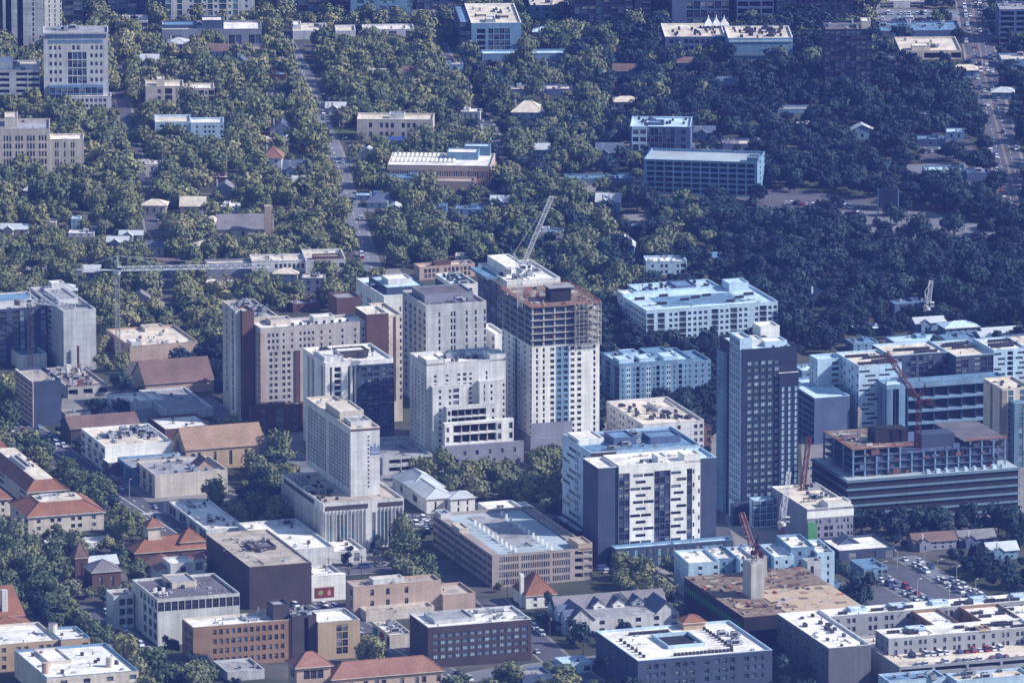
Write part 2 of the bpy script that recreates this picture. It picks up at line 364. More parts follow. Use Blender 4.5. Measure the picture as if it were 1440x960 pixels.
    def win(s, p, w_, h_, rz, kind, g, fr):
        w_ = math.ceil(w_ * 10) / 10; h_ = math.ceil(h_ * 10) / 10
        me = win_mesh(w_, h_, kind, g, fr, 0 if kind == 'rail' or g in ('icewhite', 'glassdark') else rnd.choice((0, 0, 0, .35, .6)))
        wp = s.o + s.u * p[0] + s.w_ * p[1]
        px = proj((wp[0], wp[1], p[2]))
        if s.n < s.cap and px[2] * w_ > 1.6 and -20 < px[0] < 1460 and -20 < px[1] < 980:
            s.n += 1; link('railing' if kind == 'rail' else 'window', me, s.root, p, None, rz)
        else:
            mt = Matrix.Translation(p) @ Matrix.Rotation(rz, 4, 'Z'); i = len(s.rest.v)
            s.rest.v += [tuple(mt @ v.co) for v in me.vertices]
            mis = [s.rest.mi(x.name) for x in me.materials]
            for f in me.polygons: s.rest.f.append(tuple(i + q for q in f.vertices)); s.rest.m.append(mis[f.material_index])
    def ac(s, n, kind='condenser', m='unitdark', r=None, area=(.1, .1, .9, .9), rows=False, scale=1.0):
        x0, y0, x1, y1, z = r or s.last; W, D = x1 - x0, y1 - y0; me = unit_mesh(kind, m)
        for i in range(n):
            if rows:
                fx = area[0] + (area[2] - area[0]) * (i + .5) / n; fy = (area[1] + area[3]) / 2
            else: fx = rnd.uniform(area[0], area[2]); fy = rnd.uniform(area[1], area[3])
            q = scale * rnd.uniform(.85, 1.2) if not rows else scale
            link(UNAME[kind], me, s.root, (x0 + W * fx, y0 + D * fy, z + .002), None, rnd.choice((0, math.pi / 2)) if not rows else 0, (q, q, q))
        return s
    def pent(s, fx0, fy0, fx1, fy1, h, m='offwhite', roof='roofwhite', nm='penthouse', r=None, par=.5, **k):
        x0, y0, x1, y1, z = r or s.last; keep = s.last; W, D = x1 - x0, y1 - y0; mt = s.mtop
        out = s.vol((x0 + W * fx0, y0 + D * fy0, x0 + W * fx1, y0 + D * fy1, z + h), zb=z, wall=m, roof=roof, nm=nm, par=par, **k)
        s.last = keep; s.mtop = mt; FOOT.pop(); return out
    def hip(s, h, m='tile', over=.8, r=None, ridge=None, z=None, nm='roof', inset=None):
        x0, y0, x1, y1, zz = r or s.last; zz = s.mtop + .19 if z is None else z
        x0 -= over; y0 -= over; x1 += over; y1 += over; W, D = x1 - x0, y1 - y0
        i = (min(W, D) / 2) if inset is None else inset; b = MB(); zt = zz + h
        if W >= D: a, c = (x0 + i, (y0 + y1) / 2, zt), (x1 - i, (y0 + y1) / 2, zt)
        else: a, c = ((x0 + x1) / 2, y0 + i, zt), ((x0 + x1) / 2, y1 - i, zt)
        p = [(x0, y0, zz), (x1, y0, zz), (x1, y1, zz), (x0, y1, zz)]
        if W >= D:
            b.q(p[0], p[1], c, a, m); b.t(p[1], p[2], c, m); b.q(p[2], p[3], a, c, m); b.t(p[3], p[0], a, m)
        else:
            b.t(p[0], p[1], a, m); b.q(p[1], p[2], c, a, m); b.t(p[2], p[3], c, m); b.q(p[3], p[0], a, c, m)
        b.box(x0, y0, zz - .35, x1, y1, zz - .003, 'cream'); b.bar(Vector(a), Vector(c) + Vector((0, 0, .01)), .35, m)
        for e, t_ in ((p[0], a), (p[1], c if W >= D else a), (p[2], c), (p[3], a if W >= D else c)): b.bar(e, t_, .3, m)
        b.obj(nm, s.root); return s
    def gable(s, h, m='shingle', over=.6, r=None, axis='x', z=None, wall='offwhite', nm='roof'):
        x0, y0, x1, y1, zz = r or s.last; zz = s.mtop + .19 if z is None else z; b = MB()
        if axis == 'x':
            ym = (y0 + y1) / 2; k = h / ((y1 - y0) / 2); zl = zz - k * over
            for ya, o_ in ((y0, -over), (y1, over)):
                P1, P2 = (x0 - over, ya + o_, zl), (x1 + over, ya + o_, zl); P3, P4 = (x1 + over, ym, zz + h), (x0 - over, ym, zz + h)
                dn = lambda p: (p[0], p[1], p[2] - .25)
                if o_ < 0: b.q(P1, P2, P3, P4, m)
                else: b.q(P2, P1, P4, P3, m)
                b.q(dn(P1), dn(P2), P2, P1, 'frame'); b.q(dn(P1), P1, P4, dn(P4), 'frame'); b.q(dn(P2), P2, P3, dn(P3), 'frame'); b.q(dn(P1), dn(P4), dn(P3), dn(P2), 'frame')
            for xx in (x0, x1): b.t((xx, y0, zz - .1), (xx, y1, zz - .1), (xx, ym, zz + h - .1), wall)
        else:
            xm = (x0 + x1) / 2; k = h / ((x1 - x0) / 2); zl = zz - k * over
            for xa, o_ in ((x0, -over), (x1, over)):
                P1, P2 = (xa + o_, y0 - over, zl), (xa + o_, y1 + over, zl); P3, P4 = (xm, y1 + over, zz + h), (xm, y0 - over, zz + h)
                dn = lambda p: (p[0], p[1], p[2] - .25)
                if o_ < 0: b.q(P2, P1, P4, P3, m)
                else: b.q(P1, P2, P3, P4, m)
                b.q(dn(P1), dn(P2), P2, P1, 'frame'); b.q(dn(P1), P1, P4, dn(P4), 'frame'); b.q(dn(P2), P2, P3, dn(P3), 'frame'); b.q(dn(P1), dn(P4), dn(P3), dn(P2), 'frame')
            for yy in (y0, y1): b.t((x0, yy, zz - .1), (x1, yy, zz - .1), (xm, yy, zz + h - .1), wall)
        b.obj(nm, s.root); return s
    def part(s, mb, name, kind=None): return mb.obj(name, s.root, None, kind)
    def done(s):
        for r in s.roofs[:8]:
            W, D = r[2] - r[0], r[3] - r[1]
            if W * D < 160: continue
            q = s.o + s.u * ((r[0] + r[2]) / 2) + s.w_ * ((r[1] + r[3]) / 2)
            if proj((q[0], q[1], r[4]))[2] < 2.7: continue
            for i in range(min(9, int(W * D / 130))):
                fx, fy = rnd.uniform(.06, .94), rnd.uniform(.08, .92); kd, mt = rnd.choice((('vent', 'unit'), ('vent', 'unitdark'), ('hatch', 'unit'), ('pipe', 'metal'), ('pipe', 'unitdark')))
                link(UNAME[kd], unit_mesh(kd, mt), s.root, (r[0] + W * fx, r[1] + D * fy, r[4] + .003), None, rnd.choice((0, 1.5708)))
        if s.rest.f: s.rest.obj('window_rest', s.root, None, 'stuff')
        return s
# ================================================================ BUILDINGS, middle and foreground
# hotel tower on its podium
b = B('hotel_tower', 'white slab hotel tower with a small blue emblem, on a wide louvred podium', 'hotel')
pr = b.m(455, 568, 709, 775, xl=397, F='.G.GGG.G' + '....' + 'G.GGG.GG', L='.' + 'GG.' * 6, n=1, base=1.5, top=4.6, wall='offwhite', roof='rooftan', g='glassteal', acc='brownpanel')
x0, y0, x1, y1, zz = pr
k = MB(); k.box(x0 + 1, y0 - .25, zz - 2.2, x0 + 21, y0 - .01, zz - .2, 'brownpanel'); k.box(x0 + 26, y0 - .25, zz - 2.2, x1 - .5, y0 - .01, zz - .2, 'brownpanel')
k.box(x0 - .25, y0 + 14, zz - 2.2, x0 - .01, y1 - 3, zz - .2, 'brownpanel'); b.part(k, 'fascia_panel')
fins = MB()
for i in range(22):
    u = x0 + .8 + i * (x1 - x0 - 1.6) / 21
    if not (x0 + 21 < u < x0 + 26): fins.box(u - .12, y0 - .7, 1.2, u + .12, y0 - .02, zz - 2.6, 'offwhite')
for i in range(30):
    u = y0 + .8 + i * (y1 - y0 - 1.6) / 29; fins.box(x0 - .7, u - .12, 1.2, x0 - .02, u + .12, zz - 2.6, 'offwhite')
b.part(fins, 'louvre_fins', 'stuff')
b.ac(26, 'condenser', 'unitdark', area=(.03, .05, .3, .9)); b.ac(4, 'big', 'unit', area=(.04, .1, .2, .8))
tz = zz + 31.4
tr = b.m(493, 534, 603, z=tz, xl=430, zb=zz, F='.....s...', L='.' + 'L' * 12 + '..' + 'L' * 13 + '.', n=13, base=3.2, top=3.2, wall='offwhite', roof='roofcream', cap='cream')
k = MB(); k.box(tr[0] - .2, tr[1] - .2, tz - 1.1, tr[2] + .2, tr[1] - .01, tz - .35, 'redbrick'); b.part(k, 'roof_edge_band')
b.pent(.1, .30, .92, .62, 4.2, 'cream', 'roofcream'); b.pent(.2, .12, .9, .28, 2.2, 'offwhite', 'roofgrey'); b.ac(10, 'condenser', 'unit', area=(.1, .06, .9, .95)); b.ac(2, 'big', 'unit', area=(.3, .05, .8, .2))
k = MB(); ex = tr[0] + (tr[2] - tr[0]) * .84; ez = tz - 10.3; y_ = tr[1] - .12      # emblem: a comb of three tall bars over a broad base
k.box(ex - 2.2, y_, ez - 2.4, ex + 2.2, y_ + .1, ez - .1, 'emblem')
for dx, hh in ((-1.9, 2.0), (0, 2.9), (1.9, 2.0)): k.box(ex + dx - .35, y_, ez - .1, ex + dx + .35, y_ + .1, ez + hh, 'emblem')
for dx in (-1.0, 1.0): k.box(ex + dx - .18, y_, ez - .1, ex + dx + .18, y_ + .1, ez + 1.5, 'emblem')
k.box(ex - 2.0, y_ - .03, ez - 1.25, ex + 2.0, y_ - .003, ez - 1.05, 'signwhite'); b.part(k, 'wall_emblem'); b.done()
# stepped white apartment tower
b = B('apartment_tower', 'white stepped apartment block with dark terraces cut into its front, beside the tallest frame', 'apartment block')
m_ = b.m(600, 711, 512, 655, xl=576, F='.s.s.sos..v...', L='.o.o.o.o.o', n=15, base=9, top=5, wall='offwhite', roof='roofwhite')
b.ac(14, area=(.2, .15, .8, .5)); b.ac(3, 'big', 'unit', area=(.3, .3, .8, .7)); b.pent(.0, .0, .22, .5, 2.6, 'offwhite'); b.pent(.8, .0, 1, .4, 3.2, 'offwhite')
b.vol((m_[0] + 2, m_[1] - 3, m_[0] + 19, m_[1] - .02, 38), F='.s.sO.,', n=10, base=8, wall='offwhite')
b.vol((m_[0] + 25, m_[1] - 3, m_[2] - 1, m_[1] - .02, 39), F='.v.s..s', n=10, base=8, wall='offwhite')
b.vol((m_[0] + 8, m_[1] - 6, m_[2] - 7, m_[1] - 3.03, 28.5), F=['oNNNNN.s', 'oNNNNN.s', 'oNNNNN.s'], n=3, base=16, top=1, wall='offwhite')
b.vol((m_[0] + 6, m_[1] - 9, m_[2] + 1, m_[1] - 6.03, 21.5), F=['s,NNNNNk.k'], n=2, base=11.5, top=.6, wall='white', acc='offwhite')
b.vol((m_[0] + 4, m_[1] - 12, m_[2] + 5, m_[1] - 9.03, 11), F=['NN..s.s.s.s...', '...s.s.s.s.s.'], n=2, base=1, top=1.2, wall='purplegrey', L='.s.', Rr='ss')
b.done()
# tower still being framed at its top
b = B('unfinished_tower', 'tallest white tower with bare concrete floors and orange netting on top, still being built', 'tower')
cz = 54.0
m_ = b.m(748, 843, 488, 648, xl=706, F=',v,v,okkoo.,v,', L='s.s,sqs.s.s'.replace('q', 'k'), Rr='s.s.s', n=15, base=11.5, top=.4, wall='white', acc='paleblue', basemat='purplegrey', roof='roofgrey', par=.02)
x0, y0, x1, y1, _z = m_; cz = b.mtop
k = MB(); k.box(x0 - .9, y0 - .9, .02, x1 + .9, y1 + .9, 11.2, 'purplegrey'); b.part(k, 'podium')
k = MB(); k.box(x0 + .3, y0 - .12, 11.6, x0 + 20, y0 - .01, 18, 'purplegrey'); b.part(k, 'painted_band')
nf = 6; fh = 3.15
for i in range(1, nf + 1):
    k = MB(); z = cz + fh * i; k.box(x0 - .6, y0 - .6, z - .28, x1 + .6, y1 + .6, z, 'concrete' if i < nf else 'plywood'); b.part(k, 'floor_slab')
cols = []
for i in range(7):
    for j in (0, 1, 2, 3, 4):
        if i in (0, 3, 6) or j in (0, 4):
            cols.append((x0 + .5 + (x1 - x0 - 1) * i / 6, y0 + .5 + (y1 - y0 - 1) * j / 4))
for cx_, cy_ in cols:
    k = MB(); k.box(cx_ - .35, cy_ - .35, cz + .2, cx_ + .35, cy_ + .35, cz + nf * fh - .28, 'concrete'); b.part(k, 'column')
k = MB(); k.box(x0 + 6, y0 + 9, cz + .2, x0 + 17, y0 + 20, cz + nf * fh - .3, 'darkgrey'); k.box(x0 + 13, y0 + 4, cz + .2, x0 + 17, y0 + 8.9, cz + nf * fh - .3, 'slateblue'); b.part(k, 'lift_core')
k = MB(); k.box(x0 + .9, y0 + .8, cz + .21, x0 + (x1 - x0) * .58, y0 + 1.1, cz + (nf - .1) * fh - .3, 'slateblue'); k.box(x0 + .9, y0 + 1.11, cz + .21, x0 + 1.2, y1 - 2, cz + (nf - 1.1) * fh, 'slateblue'); b.part(k, 'dark_sheeting')
sc_ = MB(); u0, u1 = x0 + (x1 - x0) * .62, x1 + .3
for i in range(7):
    u = u0 + (u1 - u0) * i / 6
    for v in (y0 - 1.9, y0 - .8): sc_.bar((u, v, cz - 1), (u, v, cz + nf * fh + 1), .13, 'metal')
for j in range(10):
    z = cz + j * 2.0; sc_.bar((u0, y0 - 1.9, z), (u1, y0 - 1.9, z), .1, 'metal'); sc_.box(u0, y0 - 1.8, z - .06, u1, y0 - .9, z, 'plywood')
    if j < 9: sc_.bar((u0 + (u1 - u0) * (j % 6) / 6, y0 - 1.9, z), (u0 + (u1 - u0) * (j % 6 + 1) / 6, y0 - 1.9, z + 2), .09, 'metal')
b.part(sc_, 'scaffold', 'stuff')
for i in range(1, nf):
    for q in range(5):
        k = MB(); u, v = rnd.uniform(x0 + (x1 - x0) * .6, x1 - 3), rnd.uniform(y0 + 1, y1 - 4); k.box(u, v, cz + fh * i + .01, u + rnd.uniform(.8, 3), v + rnd.uniform(.8, 3), cz + fh * i + rnd.uniform(.5, 2.2), rnd.choice(('plypale', 'plywood', 'concrete', 'offwhite'))); b.part(k, 'building_material')
zt = cz + nf * fh
k = MB()
for a_, c_ in (((x0 - .6, y0 - .6), (x1 + .6, y0 - .6)), ((x0 - .6, y0 - .6), (x0 - .6, y1 + .6)), ((x1 + .6, y0 - .6), (x1 + .6, y1 + .6)), ((x0 - .6, y1 + .6), (x1 + .6, y1 + .6))):
    L_ = math.dist(a_, c_); n_ = int(L_ / 2.4)
    for i in range(n_ + 1):
        t = i / n_; X, Y = a_[0] + (c_[0] - a_[0]) * t, a_[1] + (c_[1] - a_[1]) * t; k.bar((X, Y, zt - .3), (X, Y, zt + 1.2), .09, 'orange')
    for h_ in (.45, 1.1): k.bar((*a_, zt + h_), (*c_, zt + h_), .16, 'orange')
b.part(k, 'safety_netting')
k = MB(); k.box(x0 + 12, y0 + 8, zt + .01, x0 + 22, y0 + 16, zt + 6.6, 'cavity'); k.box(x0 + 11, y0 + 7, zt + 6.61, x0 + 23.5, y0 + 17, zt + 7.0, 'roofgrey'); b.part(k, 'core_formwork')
for i in range(22):
    k = MB(); u, v = rnd.uniform(x0, x1 - 7), rnd.uniform(y0, y1 - 7); k.box(u, v, zt + .002, u + rnd.uniform(2, 7), v + rnd.uniform(1.5, 7), zt + .02 + .004 * i, rnd.choice(('tile_pink', 'roofgrey', 'concrete', 'roofdark', 'rooftan', 'rebar', 'plypale'))); b.part(k, 'deck_sheet')
for i in range(16):
    k = MB(); u, v = rnd.uniform(x0 + 1, x1 - 1), rnd.uniform(y0 + 1, y1 - 1); k.bar((u, v, zt + .01), (u, v, zt + rnd.uniform(1.2, 3.2)), .16, rnd.choice(('orange', 'metal', 'rebar'))); b.part(k, 'starter_bar')
for i in range(90):
    k = MB(); u, v = rnd.uniform(x0 + 1, x1 - 3), rnd.uniform(y0 + 1, y1 - 3)
    if x0 + 9 < u < x0 + 24 and y0 + 5 < v < y0 + 18: continue
    a_, c_ = (rnd.uniform(.4, 2.8), rnd.uniform(.3, .9)) if i % 2 else (rnd.uniform(.3, .9), rnd.uniform(.4, 2.8))
    k.box(u, v, zt + .01, u + a_, v + c_, zt + rnd.uniform(.2, 1.1), rnd.choice(('rebar', 'plypale', 'orange', 'unitdark', 'concrete', 'plywood'))); b.part(k, 'building_material')
props = MB()
for i in range(90):
    fl = rnd.randrange(nf); u = rnd.choice((x0 + .2, x1 - .2, None)); v = rnd.uniform(y0, y1)
    if u is None: u, v = rnd.uniform(x0, x1), y0 + .2
    props.bar((u, v, cz + fl * fh + .01), (u, v, cz + fl * fh + fh - .3), .13, rnd.choice(('orange', 'metal', 'concrete')))
b.part(props, 'slab_props', 'stuff'); b.done(); UT = (b, x0, y0, x1, y1, zt)
# dark glass tower
b = B('glass_tower', 'tall dark glass tower with white gridded side strips, right of the block with slit windows', 'tower')
m_ = b.m(1043, 1121, 492, 735, xl=1012, zb=0, F='.OOOOO,...', L='..', n=21, base=8, top=5, wall='navy', roof='roofice', g='glassbright', fr='framedark', acc='icewhite')
x0, y0, x1, y1, _z = m_; HT = b.mtop
b.vol((x0 + (x1 - x0) * .66, y0 - 1.2, x1 + .4, y0 - .02, HT - 12), F=',L,L,L', Rr='b', n=19, base=8, top=6, wall='navy', acc='slateblue', g='icewhite', fr='icewhite', par=.02)
b.vol((x0 - .9, y0 + 1.0, x0 + 5, y0 + 15, HT + 5.0), L='GGGGG', F='.', n=23, base=8, top=.7, wall='icewhite', g='glassblue', fr='icewhite', roof='roofwhite')
b.vol((x0 - 1.6, y0 + 21, x0 - .02, y1 - .5, HT - 6), L='GGGGG', F='.', n=20, base=8, top=.7, wall='paleblue', g='glassblue', fr='icewhite', roof='roofice')
b.last = m_; b.mtop = HT
b.pent(.6, .64, .95, .98, 6.2, 'white'); b.pent(.1, .3, .5, .6, 3, 'offwhite'); b.pent(.5, .2, .9, .5, 2.2, 'icewhite'); b.ac(8, 'condenser', 'unit'); b.ac(3, 'big', 'unitdark')
b.vol((x0 - 6, y0 - 5, x0 + 7, y0 - 1.3, 10), F='GGGG', L='.G.G.', n=2, wall='slateblue', g='glassblue', fr='framedark', roof='roofdark')
for i, (a_, h_) in enumerate(((0, 13), (9.5, 10.2), (13, 7.2), (16.5, 4.4))):
    b.vol((x0 + 1.5 + a_, y0 - 12, x0 + (10.9 if i == 0 else 1.5 + a_ + 3.4), y0 - 6, h_), F='GGG' if i == 0 else 'G', L='.G' if i == 0 else '', Rr='G', n=[4, 3, 2, 1][i], base=.5, top=.4, wall='icewhite', g='glassblue', fr='icewhite', roof='roofice')
b.done()
# block with slit windows
b = B('apartment_block', 'big student block with white panels, staggered slit windows and dark brick corners', 'apartment block')
m_ = b.m(870, 985, 655, 795, xl=848, F=['qq..hh,qqqh..qv.', 'qq.,.h,,qqq.h.q.v', 'qq..,hh,qqq,h,,qv.'] if 0 else ['gg' + 'hh,' + 'ggg' + 'h.' + 'g' + 'v.', 'gg' + '.h.,' + 'ggg' + '.h' + 'g' + '.v', 'gg' + ',hh' + 'ggg' + 'h.' + 'g' + 'v.', 'gg' + '.h,.' + 'ggg' + ',h,' + 'g' + '.v'],
         L='', n=11, base=8.5, top=3.6, wall='white', acc='slateblue', g='glassblue', fr='framedark', roof='roofwhite')
x0, y0, x1, y1, _z = m_; HT = b.mtop
b.ac(5, 'condenser', 'unitdark', area=(.1, .1, .6, .4)); b.pent(.5, .1, .62, .5, 3, 'white'); b.pent(.8, .0, 1.0, .4, 3.6, 'white')
b.vol((x1 + .02, y0 + 1, x1 + 8, y1, HT + .3), F='', Rr='gggg', n=11, base=6, wall='slateblue', acc='teal', g='glassteal', roof='roofice', cap='icewhite')
b.vol((x0 - 9.5, y0 + .8, x0 - .02, y1, HT - .6), wall='slateblue', roof='roofwhite', cap='white')
rA = b.m(831, 985, 637, z=HT - 1, xl=791, F='', L=['.hvv.h', '.,hvv,h', 'h.vv.h'], n=11, base=6, top=2.5, wall='icewhite', roof='roofblue')
b.ac(10, 'condenser', 'unit'); b.ac(4, 'big', 'unit'); b.pent(.3, .35, .5, .7, 3.5, 'midblue', 'roofblue'); b.pent(.62, .3, .9, .6, 3, 'midblue', 'roofblue'); b.pent(.02, .5, .25, .9, 2.5, 'white')
b.vol((rA[0], rA[1] - .35, rA[0] + 12, rA[1] - .02, HT - 1.1), wall='darkbrick', par=.02)
b.vol((x0 - 4, y0 - 7, x1 + 13, y0 - .02, 9.5), F='.G,G.G' * 5, L='.G.G', Rr='', n=2, base=.6, top=.8, wall='slateblue', acc='midblue', g='glassteal', roof='roofice', cap='paleblue')
b.vol((rA[0] - 5, rA[1] + 4, rA[0] - .02, rA[3], 8), L='.D.D.D.D.D', F='.', n=2, wall='slateblue', roof='deck')
b.done()
# tall brick and cream hospital-like block
b = B('residence_block', 'long cream and red brick residence hall with a tower at its left corner', 'residence hall')
m_ = b.m(367, 514, 462, 608, xl=351, F=['b,oo,oo,..oo..o...o.oo'] * 9 + ['b,ooo,s.s.ssss.s.s..s..s.s'] * 3, L='.vv.vv', n=12, base=12, top=2.2, wall='greige', acc='palebrick', basemat='redbrick', roof='roofwhite')
x0, y0, x1, y1, _z = m_; HT = b.mtop
b.ac(8, area=(.3, .1, .9, .5), rows=True, m='unitdark'); b.pent(.15, .5, .35, .95, 2.5, 'cream', 'roofgrey'); b.pent(.55, .4, .75, .8, 2.8, 'offwhite')
b.vol((x0 + 17, y0 - .5, x0 + 19.5, y0 - .02, HT - 12), F='', wall='redbrick')
b.vol((x1 + .02, y0 - 1.5, x1 + 11, y0 + 16, HT + 3.5), F='', L='', wall='redbrick', roof='roofcream', cap='white')
b.vol((x1 + 11.03, y0 + 2, x1 + 19, y0 + 30, HT + 1.5), F='o.b.o', Rr='o.o.o', n=12, base=10, wall='cream', acc='redbrick', roof='roofcream')
b.vol((x0 - 6.5, y0 + 8, x0 - .6, y0 + 20, HT + 7), F='', L='.v..', n=12, base=8, wall='redbrick', roof='roofcream')
b.vol((x0 - 9, y0 + 11, x0 - 6.52, y0 + 20, HT + 7), F='', L='.D.', n=12, base=8, wall='offwhite', roof='roofcream')
b.vol((x0 - .5, y0 + 20.1, x0 + 15, y0 + 60, HT + 1), F='', L='.v.v.v.v.v', n=12, base=8, wall='cream', roof='roofgrey')
b.ac(12, 'big', 'unit', area=(.1, .1, .9, .9)); b.ac(4, 'duct', 'unit')
b.vol((x0 - 6, y0 - 4.5, x1 - 2, y0 - .02, 13.5), F='.o.G.o.o.G.o.o', L='.o', n=3, wall='redbrick', roof='rooftan', acc='cream')
b.vol((x1 - 6, y0 + 26, x1 + 6, y0 + 40, HT + 6), F='', wall='redbrick', roof='roofgrey')
b.done()
# striped tower in front of it
b = B('apartment_tower', 'narrow tower with white vertical stripes turning to dark windowed cladding on the right', 'apartment tower')
m_ = b.m(458, 553, 511, 640, xl=426, F='.n,N,.n,n.' + 'OOOOO', L='.n,n.,n,', n=13, base=4, top=2, wall='white', g='glassblue', roof='roofwhite', acc='slateblue')
x0, y0, x1, y1, _z = m_
k = MB(); W = x1 - x0; k.box(x0 + W * .455, y0 - .1, 4.1, x1 + .02, y0 - .02, b.mtop - 2.3, 'slateblue')
b.vol((x0 + W * .455, y0 - .5, x1 + .3, y0 - .03, b.mtop - 2.2), F='.OOO,OO', n=13, base=4, top=.4, wall='slateblue', g='glassblue', fr='frame', roof='slateblue', par=.02, Rr='')
b.last = m_; b.ac(14, area=(.3, .3, .95, .9)); b.mtop = m_[4] + .9; b.pent(.3, .35, .75, .6, 3.2, 'brownpanel', 'roofwhite'); b.pent(.02, .1, .3, .5, 3, 'offwhite'); b.ac(6, 'big', 'unitdark')
b.done()
# grey-white slab with vertical slots
b = B('apartment_tower', 'pale grey block with tall columns of slot windows, behind the stepped white block', 'apartment tower')
b.m(599, 684, 430, 575, xl=566, F='..v.,vv,.v.v.v', L='.O.O.O.O.O', n=13, base=4, top=3.2, wall='lightgrey', roof='roofdark', cap='offwhite')
b.pent(.1, .3, .9, .85, 3.6, 'purplegrey', 'roofdark'); b.ac(14, 'condenser', 'unit', area=(.05, .05, .9, .9)); b.ac(4, 'big', 'unit', area=(.1, .2, .9, .7)); b.done()
b = B('office_building', 'white office block with a dark recessed top floor, left of the pale slot-window tower', 'office building')
b.m(540, 607, 417, 490, xl=501, F='.vv.v.v.v.v.v', L='.v.vv.v.v', n=5, base=3, top=5, wall='white', roof='roofice'); x0, y0, x1, y1, _z = b.last
b.pent(.15, .15, .95, .8, 3.5, 'slateblue', 'roofice'); b.pent(.3, .35, .8, .6, 5.5, 'offwhite', 'roofwhite'); b.ac(8, 'big', 'unit'); b.ac(5, 'condenser', 'unit'); b.done()
b = B('office_building', 'dark glass office block framed in white, its roof packed with machines', 'office building')
b.m(637, 672, 401, 455, xl=612, F='gOg.', L='gggg', n=4, top=2, wall='white', acc='slateblue', g='glassblue', roof='roofice'); b.ac(24, 'condenser', 'unitdark', area=(.1, .1, .9, .9)); b.ac(3, 'big', 'unit'); b.done()
b = B('theatre_block', 'large windowless white box building behind the framed tower', 'theatre')
m_ = b.m(713, 788, 396, 505, xl=672, F='', L='ggggg', Rr='', n=8, top=4, wall='white', acc='midblue', g='glassblue', roof='roofwhite')
b.pent(.15, .3, .55, .95, 5, 'white'); b.pent(-.25, .25, .0, .8, 1.0, 'paleblue', 'roofblue'); b.ac(6, 'big', 'unit'); b.ac(6)
k = MB(); k.box(m_[0] + .5, m_[1] - .2, 20, m_[0] + 15, m_[1] - .02, 20.5, 'midblue'); k.box(m_[2] - 14, m_[1] - .2, 26, m_[2] - .5, m_[1] - .02, 26.4, 'midblue'); b.part(k, 'wall_band'); b.done()
b = B('office_building', 'thin white wall building standing in the gap left of the framed tower', 'office building')
b.m(696, 712, 470, 560, xl=674, F='.o', L='.o.o', n=8, wall='white', roof='roofwhite'); b.done()
b = B('school_building', 'low red brick school with a white roof at the tree edge above the office blocks', 'school')
b.m(590, 668, 372, 394, d=30, F='.LLLL.LLLLLLL.', n=2, wall='redbrick', roof='roofwhite', th=0) if 0 else b.m(590, 668, 376, 394, xl=582, F='.LLLL.LLLLLLL.', n=2, base=.5, wall='palebrick', roof='roofcream')
b.pent(.3, .3, .6, .7, 2.5, 'redbrick'); b.ac(5, 'condenser', 'unit'); b.done()
# parking structure
b = B('parking_garage', 'pale concrete parking garage with a grey top deck and a row of white light boxes', 'parking garage')
m_ = b.m(692, 833, 781, 826, xl=609, F='.,' + ('vvvvvvvvv,vvvvvvvvvvvvv,vvvvvvvv') + '.PP', L='PPPPPnPPPPPPP,P', Rr='PPPP', n=4, base=.3, top=.5, wall='palestone', roof='deck', par=1.3)
x0, y0, x1, y1, zd = m_
W, D = x1 - x0, y1 - y0
k = MB(); k.box(x0 + W * .3, y0 + D * .25, zd + .005, x0 + W * .62, y0 + D * .95, zd + .03, 'roofgrey'); b.part(k, 'ramp_floor')
for i in range(12):
    for fx in (.28, .64):
        if fx == .28 and i > 9: continue
        k = MB(); u, v = x0 + W * fx, y0 + D * (.08 + .075 * i); k.box(u - .5, v - .35, zd + .01, u + .5, v + .35, zd + 1.9, 'white'); k.box(u - .55, v - .4, zd + 1.9, u + .55, v + .4, zd + 2.05, 'roofwhite'); b.part(k, 'light_box')
b.pent(.86, .0, 1, .16, 3.4, 'palebrick', 'rooftan'); b.pent(-.0, .55, .1, .68, 3, 'cream', 'roofcream'); b.pent(.02, .9, .12, 1, 3, 'offwhite', 'roofblue'); b.done(); PG = (b, m_)
b = B('parking_garage', 'grey two-level parking deck to the right of the white slab hotel', 'parking garage')
b.m(538, 608, 644, 668, xl=500, F='.PP.P', L='', Rr='', n=2, wall='lightgrey', roof='roofgrey', par=1.0); b.done()
# brown box
b = B('library_block', 'windowless dark brown brick box with a tan roof, lower left of the slab hotel', 'library')
b.m(351, 438, 797, 857, xl=290, F='', wall='darkbrick', roof='rooftan', cap='rooftan', par=.5)
b.pent(.35, .45, .75, .62, 1.6, 'brownpanel', 'roofdark'); b.ac(14, 'condenser', 'unit', area=(.2, .4, .8, .75)); b.ac(4, 'duct', 'unitdark', area=(.3, .45, .7, .7)); b.ac(5, 'vent', 'unit'); b.done()
# white concrete museum-like block
b = B('museum_block', 'pale stained concrete block with one row of dark windows right under its roof', 'museum')
b.m(222, 337, 843, 908, xl=186, F=['.', '.', '.', 'GGGGGGGGGGGG'], L=['.vvv', '.vvv', '.vvv', '.vvvvv'], n=4, base=1, top=1.0, wall='paleconcrete', roof='roofdark', cap='paleconcrete', g='glassdark')
b.pent(.35, .55, .65, .95, 2.5, 'cream', 'roofgrey'); b.ac(14, 'condenser', 'white', area=(.03, .2, .25, .5)); b.ac(6, 'duct', 'unitdark', area=(.15, .4, .5, .8)); b.ac(6, 'vent', 'unit', area=(.5, .1, .9, .4)); b.done()
b = B('annex_building', 'low pale wing with two dark windows left of the stained concrete block', 'building')
b.m(160, 188, 838, 885, xl=149, F='.OO', L='.', n=3, base=1, wall='offwhite', roof='rooftan', g='glassdark'); b.done()
